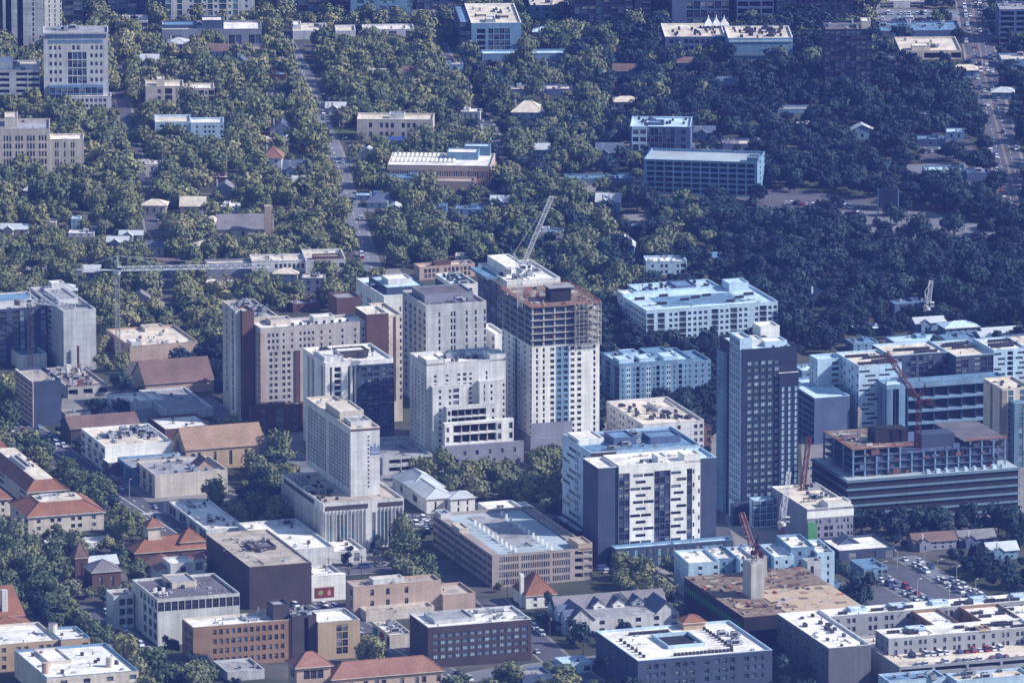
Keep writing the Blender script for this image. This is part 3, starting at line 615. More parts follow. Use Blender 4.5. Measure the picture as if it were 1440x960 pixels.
# orange brick building with stair block and tan wing
b = B('brick_office', 'orange brick office with four rows of windows and a tan right wing', 'office building')
m_ = b.m(272, 410, 882, 940, xl=256, F='...oooooooooooo.', L='.OO', n=4, base=.6, top=.8, wall='brick', roof='roofwhite', cap='cream')
x0, y0, x1, y1, _z = m_; HT = b.mtop
b.ac(4, 'duct', 'unit', area=(.4, .4, .8, .8)); b.ac(5, 'vent', 'unit')
for i in range(3):
    k = MB(); u = x0 + 34 + i * 4.4; v = y0 + 15; k.q((u - 1.1, v, _z + .01), (u + 1.1, v, _z + .01), (u + .35, v + .1, _z + 4.2), (u - .35, v + .1, _z + 4.2), 'white'); k.bar((u, v + .2, _z + 4), (u, v + 3.2, _z + .02), .3, 'offwhite'); b.part(k, 'roof_fin')
b.vol((x1 - 7, y0 + 4, x1 + .5, y0 + 14, HT + 6), wall='brownpanel', roof='roofgrey')
b.vol((x1 + .02, y0 - .8, x1 + 11, y0 + 15, HT + 1.5), F='.,n.', n=4, wall='brownpanel', roof='roofgrey'); b.ac(8, 'condenser', 'unit'); b.ac(2, 'big', 'unit')
b.vol((x1 + 11.03, y0 - 3, x1 + 30, y0 + 19, HT - 1.6), F='...G', L='', Rr='.o.o', n=1, base=4, top=1.4, wall='tan', roof='roofwhite', cap='paleblue') if 0 else b.vol((x1 + 11.03, y0 - 3, x1 + 30, y0 + 19, HT - 1.6), F='...GG..', Rr='.o.o', n=4, base=2, top=1.4, wall='tan', roof='roofwhite', cap='lightgrey')
b.done()
# tan low building with pale shutters
b = B('clinic_building', 'low tan brick building with a raised white box on its flat roof', 'building')
m_ = b.m(497, 620, 825, 868, xl=486, F='..,o,.o..o.....', L='.o', n=2, base=3, wall='palebrick', roof='rooftan', cap='palebrick')
x0, y0, x1, y1, _z = m_
b.pent(.25, .25, .6, .8, 2.6, 'offwhite', 'roofcream'); b.ac(3, 'condenser', 'unit'); b.ac(2, 'vent', 'unit')
b.vol((x1 + .02, y0 - 3, x1 + 15, y0 + 18, 7.5), wall='palebrick', roof='rooftan'); b.vol((x0 + 3, y0 - 9, x1 - 6, y0 - .02, 4.4), F='', wall='cream', roof='rooftan'); b.done()
# dark brick apartments
b = B('apartment_building', 'dark brick apartment building with a wide grid of pale-blinded windows', 'apartment building')
m_ = b.m(602, 747, 882, 940, xl=576, F='.OOOOOOOOOOOOO,', L='.s.s.s', n=4, base=3.5, top=2.4, wall='darkbrick', roof='roofwhite', g='glassbright', fr='framedark', cap='offwhite')
b.pent(.12, .3, .5, .9, 1.8, 'lightgrey', 'roofgrey'); b.ac(18, 'condenser', 'unit', area=(.1, .2, .95, .9)); b.ac(4, 'duct', 'unit', area=(.6, .2, .95, .9)); b.done()
# shops between, white low roofs
def low(name, label, x0, x1, yt, yb, xl, wall='offwhite', roof='roofwhite', F='.G.G', L='.G.G', n=1, ac=5, cat='building', th=A, cap=None, **k):
    b = B(name, label, cat, th=th); b.m(x0, x1, yt, yb, xl=xl if xl > -900 else None, d=None if xl > -900 else -xl - 900, F=F, L=L, n=n, wall=wall, roof=roof, cap=cap, **k)
    if ac: b.ac(ac, 'condenser', 'unit')
    if ac > 6: b.ac(2, 'big', 'unit'); b.ac(2, 'vent', 'unit')
    return b
low('shop', 'low white-roofed shop with a faded mural wall, right of the brown brick box', 441, 480, 808, 838, 425, F='', L='', ac=6)
b = low('shop', 'white-roofed corner shop with coloured street fronts, left of the dark brick apartments', 548, 580, 893, 912, 523, 'cream', 'roofwhite', F='', L='.G.G.G', ac=9)
x0, y0, x1, y1, z = b.last
k = MB(); k.box(x0 - .2, y0 + 8, .3, x0 - .01, y0 + 14, 4.5, 'mural_red'); k.box(x0 - .2, y0 + 18, .3, x0 - .01, y0 + 23, 4.5, 'sheath'); b.part(k, 'shop_front'); b.done()
# mural on the low shop's front
b = B('mural_wall', 'white shop wall carrying a dark red painted mural, by the street beside the brown box', 'wall')
m_ = b.m(438, 486, 811, 846, d=3, F='', wall='white', roof='roofwhite', par=.02); x0, y0, x1, y1, z = m_
k = MB(); k.box(x0 + 1.5, y0 - .12, 1.5, x0 + 10.5, y0 - .01, 6.2, 'mural_red'); k.cyl(0, 0, 0, .01, .01, 'mural_red', 3)
for i in range(12):
    a0, a1 = 2 * math.pi * i / 12, 2 * math.pi * (i + 1) / 12; c_ = (x0 + 4.2, y0 - .13, 3.8)
    k.t(c_, (c_[0] + 1.2 * math.cos(a0), c_[1], c_[2] + 1.2 * math.sin(a0)), (c_[0] + 1.2 * math.cos(a1), c_[1], c_[2] + 1.2 * math.sin(a1)), 'mural_green')
    c_ = (x0 + 8.2, y0 - .13, 3.6); k.t(c_, (c_[0] + .9 * math.cos(a0), c_[1], c_[2] + 1.3 * math.sin(a0)), (c_[0] + .9 * math.cos(a1), c_[1], c_[2] + 1.3 * math.sin(a1)), 'mural_skin')
b.part(k, 'mural')
low('warehouse', 'long white flat roof below the hotel podium, packed with pale clutter', 388, 470, 775, 800, 335, 'offwhite', 'roofwhite', F='', L='', ac=12)
low('shop', 'narrow flat-roofed shop right of the brown brick box, near the two dark cypress-like trees', 470, 515, 776, 792, 440, 'offwhite', 'roofwhite', F='.G.G.', L='', ac=4)
low('shop_row', 'white shops with awnings along the shaded street, above the tile-capped turret', 290, 345, 745, 762, 238, 'offwhite', 'roofwhite', F='', L='GG.GG.GG.GG', ac=14)
low('shop_row', 'cream shop terrace with a parapet on the shaded street, below the big white store', 218, 320, 668, 700, 192, 'cream', 'roofgrey', F='', L='G.G.G.', ac=8, n=2)
low('shop_row', 'blue-grey flat shop beside the street under the big white store', 185, 290, 658, 682, 165, 'paleblue', 'roofgrey', F='', L='GG.GG', ac=8)
b = B('department_store', 'large white three-storey store with a bright roof of clustered machines, by the shaded street', 'store')
m_ = b.m(148, 243, 628, 664, xl=114, F='', L=['O.O.O.O', 'D.D.D.D.', 'O.O.O.O'], n=3, base=.5, wall='white', roof='roofcream')
b.ac(12, 'big', 'unit', area=(.25, .3, .9, .8)); b.ac(10, 'duct', 'unit', area=(.2, .3, .9, .8)); b.ac(12, 'condenser', 'unitdark', area=(.2, .3, .9, .8))
b.vol((m_[0] - 1, m_[1] - 9, m_[2] - 2, m_[1] - .02, 6.5), F='', L='.G', n=1, wall='darkgrey', roof='roofwhite', cap='white'); b.ac(5, 'condenser', 'unit'); b.done()
# churches / gabled
def gab(name, label, x0, x1, yt, yb, xl, h, m='shingle', wall='offwhite', axis='x', F='.o.o.', L='.o.', n=1, cat='building', th=A, hip=False, over=.6, par=.02, **k):
    b = B(name, label, cat, th=th)
    b.m(x0, x1, yt, yb, xl=xl if xl > -900 else None, d=None if xl > -900 else -xl - 900, F=F, L=L, n=n, wall=wall, roof='roofgrey', par=par, top=.4, **k)
    (b.hip(h, m, over) if hip else b.gable(h, m, over, axis=axis, wall=wall)); return b
b = gab('church', 'tan gabled church with a broad orange-brown roof, right of the white store', 262, 372, 632, 662, 243, 8, 'tile_tan', 'tan', F='.v.v.v.v.v', L='..v..', cat='church'); b.done()
gab('chapel', 'small dark-roofed chapel with a pointed gable in front of the tan church', 270, 310, 664, 690, 262, 6, 'shingle_brown', 'palebrick', axis='y', F='.v.', L='.v.v', cat='chapel').done()
gab('house', 'dark brown gabled hall in the shade above the white store', 100, 196, 603, 625, 85, 4, 'shingle_brown', 'brownpanel', F='.s.s.s.', L='')
gab('house', 'white pyramid-roofed hall seen between trees right of the hotel', 578, 625, 688, 706, 552, 5, 'metalroof', 'white', hip=True)
gab('house', 'second white pale-roofed hall in front of the grey parking deck', 600, 640, 702, 722, 566, 3, 'metalroof', 'white', hip=True, F='.v.v.')
b = gab('villa', 'long white house with a pale roof and a turret behind the garage trees', 634, 668, 702, 722, 622, 2, 'metalroof', 'white', hip=True, F='.v.v.', n=2)
low('shop', 'small bright white flat-topped house behind the garage, beside the lane', 700, 748, 726, 744, 672, 'white', 'roofwhite', F='.o.', L='.o.', ac=2)
low('shop', 'small white cube building with a bright roof behind the garage right end', 725, 752, 716, 728, 712, 'white', 'roofice', F='', L='.o', ac=0)
b = gab('villa', 'cream house with a steep orange tile pyramid roof below the garage', 740, 782, 838, 856, 722, 8, 'tile', 'white', hip=True, F='.o.o.', n=2)
k = MB(); x0, y0, x1, y1, z = b.last; k.box(x0 - 1.6, y0 + 3, 0.01, x0 - .01, y0 + 5, 15, 'white'); b.part(k, 'chimney'); b.done()
# grey gabled townhouses
b = B('townhouse_court', 'grey-roofed townhouses around a court with white gabled dormers', 'townhouses')
m_ = b.m(802, 955, 872, 895, xl=772, F='.o.o.o.o.o.o', L='.o.o.o.o', n=2, wall='offwhite', roof='roofgrey', par=.02, top=.4)
x0, y0, x1, y1, z = m_; W, D = x1 - x0, y1 - y0; zt = b.mtop + .2
b.gable(5, 'shingle', r=(x0, y1 - 11, x1, y1, z), z=zt); b.gable(5, 'shingle_blue', r=(x0, y0, x0 + 11, y1 - 11.1, z), axis='y', z=zt - .05); b.gable(5, 'shingle_blue', r=(x1 - 11, y0, x1, y1 - 11.1, z), axis='y', z=zt - .05)
for i in range(3):
    u = x0 + 16 + i * 9
    b.vol((u, y1 - 14, u + 5, y1 - 10.5, zt + 2.0), zb=z, F='.O.', n=1, wall='white', par=.02, roof='roofgrey', nm='dormer'); b.gable(2, 'shingle_blue', .4, r=(u, y1 - 14, u + 5, y1 - 7, z), axis='y', z=zt + 2.2, nm='dormer_roof')
for i in range(3):
    v = y0 + 3 + i * 9
    b.vol((x0 - 1.5, v, x0 + 1.5, v + 5, zt + 1.2), zb=.02, L='.o.', n=2, wall='icewhite', par=.02, roof='roofgrey', nm='bay'); b.gable(2, 'shingle_blue', .4, r=(x0 - 1.5, v, x0 + 5, v + 5, z), axis='x', z=zt + 1.4, nm='bay_roof')
b.done()
# courtyard block with white roof
b = B('courtyard_block', 'white flat-roofed block with a square courtyard and a small tile cap at its back', 'apartment building')
m_ = b.m(897, 1086, 929, 975, xl=838, F='.ooo.ooo.o,ooo.ooo.', L='.o.o.o.o.o', n=3, base=2, top=1.2, wall='slateblue', roof='roofwhite', g='glassblue', cap='icewhite')  # wall shade put into the dark slate colour
x0, y0, x1, y1, z = m_; W, D = x1 - x0, y1 - y0
k = MB(); a_, b_, c_, d_ = x0 + W * .34, y0 + D * .35, x0 + W * .6, y0 + D * .72
k.box(a_, b_, z + .01, c_, d_, z + .05, 'cavity')  # near-black sheet at roof level painted as the court's dark depth
for q in ((a_ - .5, b_ - .5, c_ + .5, b_), (a_ - .5, d_, c_ + .5, d_ + .5), (a_ - .5, b_, a_, d_), (c_, b_, c_ + .5, d_)): k.box(q[0], q[1], z + .01, q[2], q[3], z + 1.6, 'icewhite')
b.part(k, 'courtyard_wall')
for ar in ((.3, .12, .75, .12), (.2, .85, .5, .85), (.05, .1, .05, .6)):
    if ar[0] == ar[2]:
        for i in range(7): b.ac(1, area=(.09, .15 + i * .09, .09, .15 + i * .09), rows=True)
    else: b.ac(16, area=ar, rows=True)
for i in range(10): b.ac(1, area=(.76, .2 + i * .07, .76, .2 + i * .07), rows=True)
b.vol((x0 + W * .62, y1 - 7, x0 + W * .78, y1 + 1, z + 3), wall='tan', par=.02, roof='rooftan'); b.hip(2.6, 'tile', .8)
b.ac(4, 'big', 'unit', r=m_, area=(.8, .3, .95, .9)); b.done()
# apartment maze bottom right
b = B('apartment_complex', 'sprawling white-roofed apartment complex with deep courts, lower right corner', 'apartment complex')
pts = [((1165, 1480, 905, 955), 1093, 0)]
m_ = b.m(1165, 1225, 911, 965, xl=1093, F='...', L='o.oo.o.oo.o.oo', n=4, base=1, wall='darkgrey', roof='roofwhite', cap='white', g='glassblue')  # facades coloured dark to carry the shade on their fronts
x0, y0, x1, y1, z = m_; HT = b.mtop
ext = reach(Vector((*(b.o + b.u * x0 + b.w_ * y1)[:2], HT)), b.u, 1470)
def roofrow(r, n, sid):
    for i in range(n):
        cx_ = rnd.uniform(.05, .95); cy_ = rnd.uniform(.2, .8)
        for j in range(rnd.choice((3, 4, 5))): b.ac(1, r=r, area=(cx_ + j * 1.5 / (r[2] - r[0]), cy_, cx_ + j * 1.5 / (r[2] - r[0]), cy_), rows=True)
b.ac(10, r=m_, area=(.15, .05, .9, .9)); b.ac(5, 'big', 'unitdark', r=m_, area=(.3, .1, .9, .9), scale=.6)
r_ = b.vol((x1 + .02, y1 - 13, x0 + ext, y1 - .5, HT + .25), F='oo.oo..' * 6, n=4, base=1, wall='grey', cap='white', roof='roofwhite', g='glassblue'); roofrow(r_, 14, 1)
for a_ in (.12, .3, .48, .66, .84): b.pent(a_, .6, a_ + .07, 1, 1.4, 'icewhite', 'roofwhite', r=r_)
r_ = b.vol((x1 + 11, y0 + 8, x1 + 78, y0 + 24, HT - .1), F='.o.oo.oo.o' * 3, L='o.o.o', n=4, base=1, wall='grey', cap='white', roof='roofwhite', g='glassblue'); roofrow(r_, 12, 2)
b.pent(.2, .7, .32, 1, 1.5, 'icewhite', r=r_); b.pent(.62, .0, .7, .4, 1.6, 'tan', 'roofdark', r=r_)
b.vol((x1 + 38, y0 + 24.02, x1 + 50, y1 - 13.02, HT - .3), L='o.o.o', n=4, base=1, wall='brick', roof='roofwhite')
r_ = b.vol((x1 + 60, y0 + 24.02, x1 + 78, y1 - 13.02, HT - .2), L='o.o.o', n=4, base=1, wall='brick', roof='roofwhite'); roofrow(r_, 4, 3)
r_ = b.vol((x1 + 78.03, y0 + 2, x1 + 100, y1 - 20, HT - .15), L='o.o.o', F='o.o.o', n=4, base=1, wall='grey', cap='white', roof='roofwhite'); roofrow(r_, 5, 3)
b.done(); CX_ = (b, x0, y0, x1, y1, HT)
b = B('parking_garage', 'open top parking deck with parked cars and a planted terrace, bottom right corner', 'parking garage')
m_ = b.m(1265, 1480, 938, 972, xl=1200, F='PPPP.', L='.', n=3, wall='grey', roof='roofcream', par=1.2); PD = (b, m_)
x0, y0, x1, y1, z = m_; k = MB()
for i in range(16):
    u = x0 + 8 + i * 3.1; k.box(u - .06, y0 + 3, z + .003, u + .06, y0 + 8, z + .012, 'paint')
b.part(k, 'bay_marking'); b.done()
low('apartment_building', 'blue-roofed block end at the very bottom right, under the parking deck', 1250, 1330, 958, 990, 1235, 'icewhite', 'roofblue', F='', L='', ac=7, n=2)
low('apartment_building', 'white parapet roof with round machines at the bottom right edge', 1345, 1450, 957, 990, 1330, 'icewhite', 'roofcream', F='', L='', ac=9, n=2)
# plywood deck under construction
b = B('construction_deck', 'unfinished building with a brown plywood deck and green sheathed side, around a grey core', 'building site')
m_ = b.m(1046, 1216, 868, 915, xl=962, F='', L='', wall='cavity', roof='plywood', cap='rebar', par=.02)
x0, y0, x1, y1, z = m_; W, D = x1 - x0, y1 - y0
k = MB(); k.box(x0 - .3, y0 + 1, z - 6.5, x0 - .12, y1 - 1, z - 3.5, 'sheath'); b.part(k, 'sheathing')
k = MB()
for i in range(26):
    v = y0 + 2 + i * (D - 4) / 25; k.box(x0 - .5, v - .25, z - 7, x0 - .31, v + .25, z - 3, 'cavity')
b.part(k, 'scaffold_posts', 'stuff')
k = MB(); k.box(x0 + W * .36, y0 + .2, z + .01, x1 - .3, y0 + D * .55, z + .25, 'plypale'); b.part(k, 'pale_decking')
for i in range(34):
    k = MB(); u, v = rnd.uniform(x0 + .5, x1 - 8), rnd.uniform(y0 + .5, y1 - 6); k.box(u, v, z + .26, u + rnd.uniform(2, 7), v + rnd.uniform(1, 5), z + .27 + .003 * i, rnd.choice(('plywood', 'rooftan', 'plywood', 'tile_tan', 'roofgrey', 'rebar', 'plypale'))); b.part(k, 'deck_sheet')
k = MB(); k.box(x0 + W * .25, y0 + D * .38, z + .02, x0 + W * .36, y0 + D * .52, z + 15.5, 'concrete'); b.part(k, 'core'); CORE = b.o + b.u * (x0 + W * .31) + b.w_ * (y0 + D * .45); CORE_Z = z + 15.5
k = MB(); k.box(x0 + W * .52, y0 + D * .85, .02, x0 + W * .62, y0 + D * 1.0, 24, 'concrete') ; b.part(k, 'stair_core')
for i in range(80):
    k = MB(); u, v = x0 + W * rnd.random() ** 1.2, y0 + D * rnd.random(); q = rnd.random() < .5; a_, c_ = (rnd.uniform(1, 4.5), rnd.uniform(.3, 1)) if q else (rnd.uniform(.3, 1), rnd.uniform(1, 4.5))
    if x0 + W * .2 < u < x0 + W * .38 and y0 + D * .3 < v < y0 + D * .55 or u + a_ > x1 or v + c_ > y1: continue
    k.box(u, v, z + .27, u + a_, v + c_, z + rnd.uniform(.4, 1.1), rnd.choice(('rebar', 'plypale', 'plywood', 'unitdark', 'concrete', 'orange'))); b.part(k, 'building_material')
b.done(); CD = (b, m_)
b = B('apartment_building', 'row of white apartment blocks with small windows behind the plywood deck', 'apartment building', th=R(14))
m_ = b.m(968, 1012, 792, 845, xl=948, F='.s.s', L='..', n=5, wall='icewhite', roof='roofwhite'); x0, y0, x1, y1, z = m_; HT = b.mtop
for i, (w_, dy, h_) in enumerate(((9, 5, 0), (7, -1, .4), (9, 5, -.3), (9, 0, .5), (11, 5, 3), (8, 1, 1))):
    b.vol((x1 + .02, y0 + dy, x1 + w_, y1 + dy, HT + h_), F='s.s.' if i % 2 else '.s.s', n=5, wall='paleblue' if i % 2 == 0 else 'icewhite', roof='roofwhite'); b.ac(3, 'condenser', 'unit'); x1 += w_
b.done()
b = B('concrete_core', 'free-standing grey lift core with two dark slots, right of the plywood deck', 'concrete core')
b.m(1135, 1156, 790, 842, d=7, F='.nn,..', n=4, base=2, top=2, wall='lightgrey', roof='roofgrey'); b.done()
b = B('apartment_building', 'grey-blue block with a bright roof and a lime green wall panel', 'apartment building')
m_ = b.m(1135, 1200, 716, 768, xl=1085, F=['..oo.OO.oo.oo', '..oo.OO.oo.oo', '..oo.OO.oo.oo', '..oo.O.o.oo.'], n=5, wall='purplegrey', roof='roofcream', cap='white', top=1.6); x0, y0, x1, y1, z = m_
k = MB(); k.box(x0 + .3, y0 - .15, 3, x0 + 4.6, y0 - .01, 11, 'green'); b.part(k, 'green_panel')
b.pent(.45, .0, .95, .2, 3.0, 'white', 'roofcream'); b.ac(8, 'condenser', 'unitdark', area=(.5, .1, .9, .8)); b.ac(3, 'big', 'unit', area=(.4, .2, .9, .9)); b.ac(3, 'duct', 'unit')
k = MB(); k.box(x0 - .2, y0 - .2, z - 3.5, x1 + .2, y0 - .01, z - .2, 'white'); b.part(k, 'white_fascia'); b.done()
low('shop', 'long thin white canopy roof right of the plywood deck', 1180, 1258, 775, 790, 1152, 'slateblue', 'roofwhite', F='.G.G.G', L='', ac=0, cat='canopy')
gab('house', 'small dark gabled house with a white chimney above the thin canopy roof', 1180, 1208, 765, 778, 1172, 3, 'shingle_blue', 'midblue', axis='y', F='.o.', L='').done()
low('shop', 'teal flat shed among trees right of the free-standing core', 1160, 1182, 822, 830, 1152, 'teal', 'roofblue', F='', L='', ac=0)
low('apartment_building', 'pale blue walk-up with a gridded porch, under the thin canopy roof', 1215, 1248, 800, 815, 1195, 'paleblue', 'roofblue', F='GG.GG', L='', ac=2, n=2)
# blocks behind
b = B('apartment_building', 'white five-storey block with dark balcony bays, at the edge of the dark woods', 'apartment building')
m_ = b.m(909, 1094, 437, 482, xl=868, F='D.D.ooDoooo.DooDoo..oDoo'.replace('.', ','), L='.s.oooooooo', n=5, base=.5, top=1.4, wall='icewhite', roof='roofice', g='glassblue')
b.pent(.8, .75, .95, 1, 4, 'icewhite', 'roofice'); b.pent(.0, .8, .1, 1, 2, 'icewhite')
for i in range(9): b.ac(rnd.choice((3, 4, 5)), area=(.06 + i * .1, rnd.uniform(.15, .85), .13 + i * .1, rnd.uniform(.2, .8)), rows=True)
k = MB(); x0, y0, x1, y1, z = m_; k.box(x0 + 12, y0 + 9, z + .005, x1 - 14, y1 - 12, z + .03, 'roofblue'); b.part(k, 'roof_membrane'); b.done()
b = B('apartment_building', 'second white flat roof with two dark wells, right behind the five-storey block', 'apartment building')
b.m(906, 1020, 415, 440, xl=882, F='.o.o.o', n=3, wall='icewhite', roof='roofice', g='glassblue'); b.pent(.5, .5, .75, 1, 1.2, 'midblue', 'roofblue'); b.pent(.1, .3, .2, .6, 1.2, 'midblue', 'roofblue'); b.pent(.4, .1, .55, .4, 1.2, 'midblue', 'roofblue'); b.ac(20); b.done()
b = B('apartment_building', 'cream-white block of close-set bays with dark slots between, left of the glass tower', 'apartment building')
m_ = b.m(871, 975, 512, 566, xl=846, F='.s.kk.s,N.s.kk.s,N.s.kk.s.,N.s.s.', L='.D.D', n=6, base=1, top=1.8, wall='paleblue', acc='icewhite', g='glassblue', roof='roofice')
x0, y0, x1, y1, z = m_
for a_ in (.02, .3, .62): b.pent(a_, .1, a_ + .2, .45, 2.2, 'icewhite', 'roofice')
b.pent(.2, .6, .4, .9, 2.4, 'icewhite', 'roofblue'); b.pent(.5, .55, .8, .95, 2, 'paleblue', 'roofblue'); b.ac(14)
b.vol((x1 + .02, y0 + 3, x1 + 10, y1, b.mtop - 2), F='.s.s.s', n=6, wall='paleblue', roof='roofblue', g='glassblue'); b.done()
b = B('apartment_building', 'white four-storey block covered in roof machines, directly behind the slit-window block', 'apartment building')
m_ = b.m(904, 990, 597, 645, xl=853, F='.o.oo.o..oo', L='.ss.ss.ss.ss', n=4, base=2, top=1, wall='offwhite', roof='roofcream', g='glassblue'); b.ac(26); b.ac(8, 'big', 'unitdark', scale=.7); b.pent(.55, .5, .85, .8, 2, 'offwhite', 'roofcream')
x0, y0, x1, y1, z = m_; b.vol((x1 + .02, y0 + 4, x1 + 5, y1 - 6, b.mtop - 4.5), F='.o', wall='redbrick', n=3, roof='roofcream'); b.done()
# big right complex
b = B('apartment_complex', 'long pale block with staggered slit windows and black rooftop fans, right side', 'apartment complex')
sl_ = ['.h,h.', 'h.,.h', ',h.h,', '.h..h']
m_ = b.m(1207, 1268, 515, 618, xl=1175, F=['.h,h..', 'h.,.h.', ',h.h,.', '.,h..h'], L=['.v.v.v', 'v.v.v.'], n=14, base=2, top=1.6, wall='icewhite', acc='slateblue', g='glassblue', roof='roofcream'); x0, y0, x1, y1, z = m_; HT = b.mtop
r2 = b.vol((x1 + .02, y0 + 14, x1 + 29, y0 + 40, HT + .5), F='GG.GG,GGG.GG', n=13, base=2, wall='slateblue', g='glassblue', fr='framedark', roof='roofcream', cap='icewhite')
r3 = b.vol((x1 + 29.03, y0 + 4, x1 + 48, y0 + 38, HT + .3), F='GG.GGG', n=13, base=2, wall='slateblue', g='glassblue', fr='framedark', roof='roofcream', cap='icewhite')
r4 = b.vol((x1 + 48.03, y0 + 4, x1 + 65, y0 + 30, HT + 2), F=['.h,N,h.', 'h,.N.h,', '.h,N,.h'], n=14, base=2, wall='icewhite', g='glassblue', roof='roofwhite')
r5 = b.vol((x1 + 65.03, y0 + 13, x1 + 110, y0 + 38, HT + 1), F='nGG.GG,nGGG', n=13, base=2, wall='midblue', g='glassblue', fr='framedark', roof='roofcream')
r6 = b.vol((x0 - 12, y1 - 8, x0 - .02, y1 + 3, HT - 1), F='.o', L='.s.s', n=12, wall='icewhite', roof='roofice')
for r_ in (m_, r2, r3, r4, r5):
    for i in range(4 if r_ is not m_ else 5):
        cx_, cy_ = rnd.uniform(.05, .6), rnd.uniform(.15, .85); nn = 8
        b.ac(nn, r=r_, area=(cx_, cy_, min(.97, cx_ + 12 / (r_[2] - r_[0])), cy_), rows=True)
b.vol((x1 - 8, y0 - 14, x1 + 46, y0 - .02, 34), F=['GG.NNNNNN.N', '.,...N..,..N'], L='G.G', n=3, base=2, wall='paleblue', g='glassblue', roof='roofblue', basemat='slateblue') if 0 else None
b.vol((x1 - 12, y0 - 12, x1 - 1, y0 - .02, 28), F='.nn.n', L='.n.n', n=4, base=1, top=2, wall='paleblue', roof='roofice')
b.vol((x1 - .98, y0 - 10, x1 + 48, y0 - 1, 28), F=['NNNNNNN'], n=4, base=2, top=2.2, wall='paleblue', roof='roofblue')
b.done()
b = B('apartment_building', 'dark grooved tower with a pale cream corner, at the right edge', 'apartment tower')
m_ = b.m(1408, 1450, 547, 655, xl=1383, F='.G.GG', L='.,n.,n', n=12, base=2, wall='cream', g='glassteal', roof='roofcream', acc='teal'); b.ac(5)
b.vol((m_[0] + 4, m_[1] - 6, m_[2] + 3, m_[1] - .02, b.mtop - 6), F='.GG.GG', L='.v.v', n=11, wall='teal', g='glassteal', roof='roofice'); b.done()
b = B('parking_garage', 'dark blue parking block with slatted side, right of the glass tower', 'parking garage')
b.m(1145, 1195, 560, 625, xl=1112, F='', L='PP', n=7, wall='midblue', roof='roofice', cap='icewhite'); b.done()
low('shop', 'small pale round-topped roof between the glass tower and the dark parking block', 1130, 1170, 541, 560, 1115, 'paleblue', 'roofice', F='.o.o', L='', ac=4, n=2)
low('apartment_building', 'pale block with balconies peeking out right of the glass tower top', 1128, 1172, 522, 545, 1113, 'paleblue', 'roofice', F='.OO.OO', L='', ac=6, n=3)
# site with slabs
b = B('unfinished_building', 'wide building site with lit concrete floor edges and orange netting, right of the lime-panelled block', 'building site')
m_ = b.m(1192, 1432, 676, 738, xl=1142, F='', wall='cavity', roof='deck', par=.02, d=None); x0, y0, x1, y1, z = m_; W, D = x1 - x0, y1 - y0; HT = b.mtop  # near-black walls painted as the dark gaps between slab edges
for i in range(6):
    k = MB(); zz = HT - .9 - i * (HT - 1) / 5.2; k.box(x0 - .8, y0 - .8, zz, x1 + .8, y0 - .02, zz + .9, 'teal'); k.box(x0 - .8, y0 - .02, zz, x0 - .02, y1, zz + .9, 'teal'); b.part(k, 'slab_edge')
X0, Y0, X1, Y1 = x0 + 4, y0 + 5, x1 - 4, y1 - 3
for i in range(1, 5):
    k = MB(); zz = HT + 3.3 * i
    if i < 4: k.box(X0, Y0, zz - .3, X1, Y1, zz, 'midblue')  # slabs coloured dark blue for the shadow on the frame's front
    else: k.box(X0, Y0, zz - .3, X0 + W * .36, Y1, zz, 'plywood'); k.box(X1 - W * .25, Y0, zz - .3, X1, Y1, zz, 'roofdark')
    b.part(k, 'floor_slab')
for i in range(14):
    for j in range(4):
        if 0 < i < 13 and 0 < j < 3: continue
        k = MB(); u, v = X0 + .5 + (X1 - X0 - 1) * i / 13, Y0 + .5 + (Y1 - Y0 - 1) * j / 3; k.box(u - .35, v - .35, HT + .22, u + .35, v + .35, HT + 9.6 + (3 if i < 5 or i > 9 else 0), 'paleblue'); b.part(k, 'column')
k = MB(); k.box(X0 + 6, Y0 + 1.2, HT + .22, X1 - 4, Y0 + 1.5, HT + 9.3, 'slateblue'); b.part(k, 'dark_sheeting')  # dark panel in place of shadow inside the frame's front
k = MB()
for (a_, c_) in (((X0, Y0), (X0 + W * .36, Y0)), ((X0, Y0), (X0, Y1)), ((X1 - W * .25, Y0), (X1, Y0))):
    for h_ in (.4, 1.1): k.bar((*a_, HT + 13.2 + h_), (*c_, HT + 13.2 + h_), .2, 'orange')
b.part(k, 'safety_netting')
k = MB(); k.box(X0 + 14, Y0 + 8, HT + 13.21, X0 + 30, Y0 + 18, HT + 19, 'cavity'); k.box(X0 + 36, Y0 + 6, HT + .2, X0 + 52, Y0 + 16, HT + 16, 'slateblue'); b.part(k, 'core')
for i in range(26):
    k = MB(); u, v = rnd.uniform(X0, X0 + W * .3), rnd.uniform(Y0, Y1 - 6); k.box(u, v, HT + 13.202, u + rnd.uniform(2, 8), v + rnd.uniform(1, 5), HT + 13.21 + .003 * i, rnd.choice(('roofdark', 'concrete', 'roofgrey', 'rebar', 'cavity'))); b.part(k, 'deck_sheet')
for i in range(60):
    k = MB(); fl = rnd.randrange(4); u = rnd.uniform(X0, X1 - 3); v = Y0 + rnd.uniform(-.4, .6); k.box(u, v, HT + .23 + fl * 3.3, u + rnd.uniform(.5, 4), v + .5, HT + .23 + fl * 3.3 + rnd.uniform(.5, 2.6), rnd.choice(('cavity', 'slateblue', 'unitdark', 'midblue', 'cavity', 'rebar'))); b.part(k, 'building_material')
for i in range(30):
    k = MB(); u, v = rnd.uniform(X0 + 1, X0 + W * .33), rnd.uniform(Y0 + 1, Y1 - 3); k.box(u, v, HT + 13.22, u + rnd.uniform(.5, 3), v + rnd.uniform(.4, 1.6), HT + rnd.uniform(13.5, 14.6), rnd.choice(('rebar', 'concrete', 'metal', 'plywood', 'unit'))); b.part(k, 'building_material')
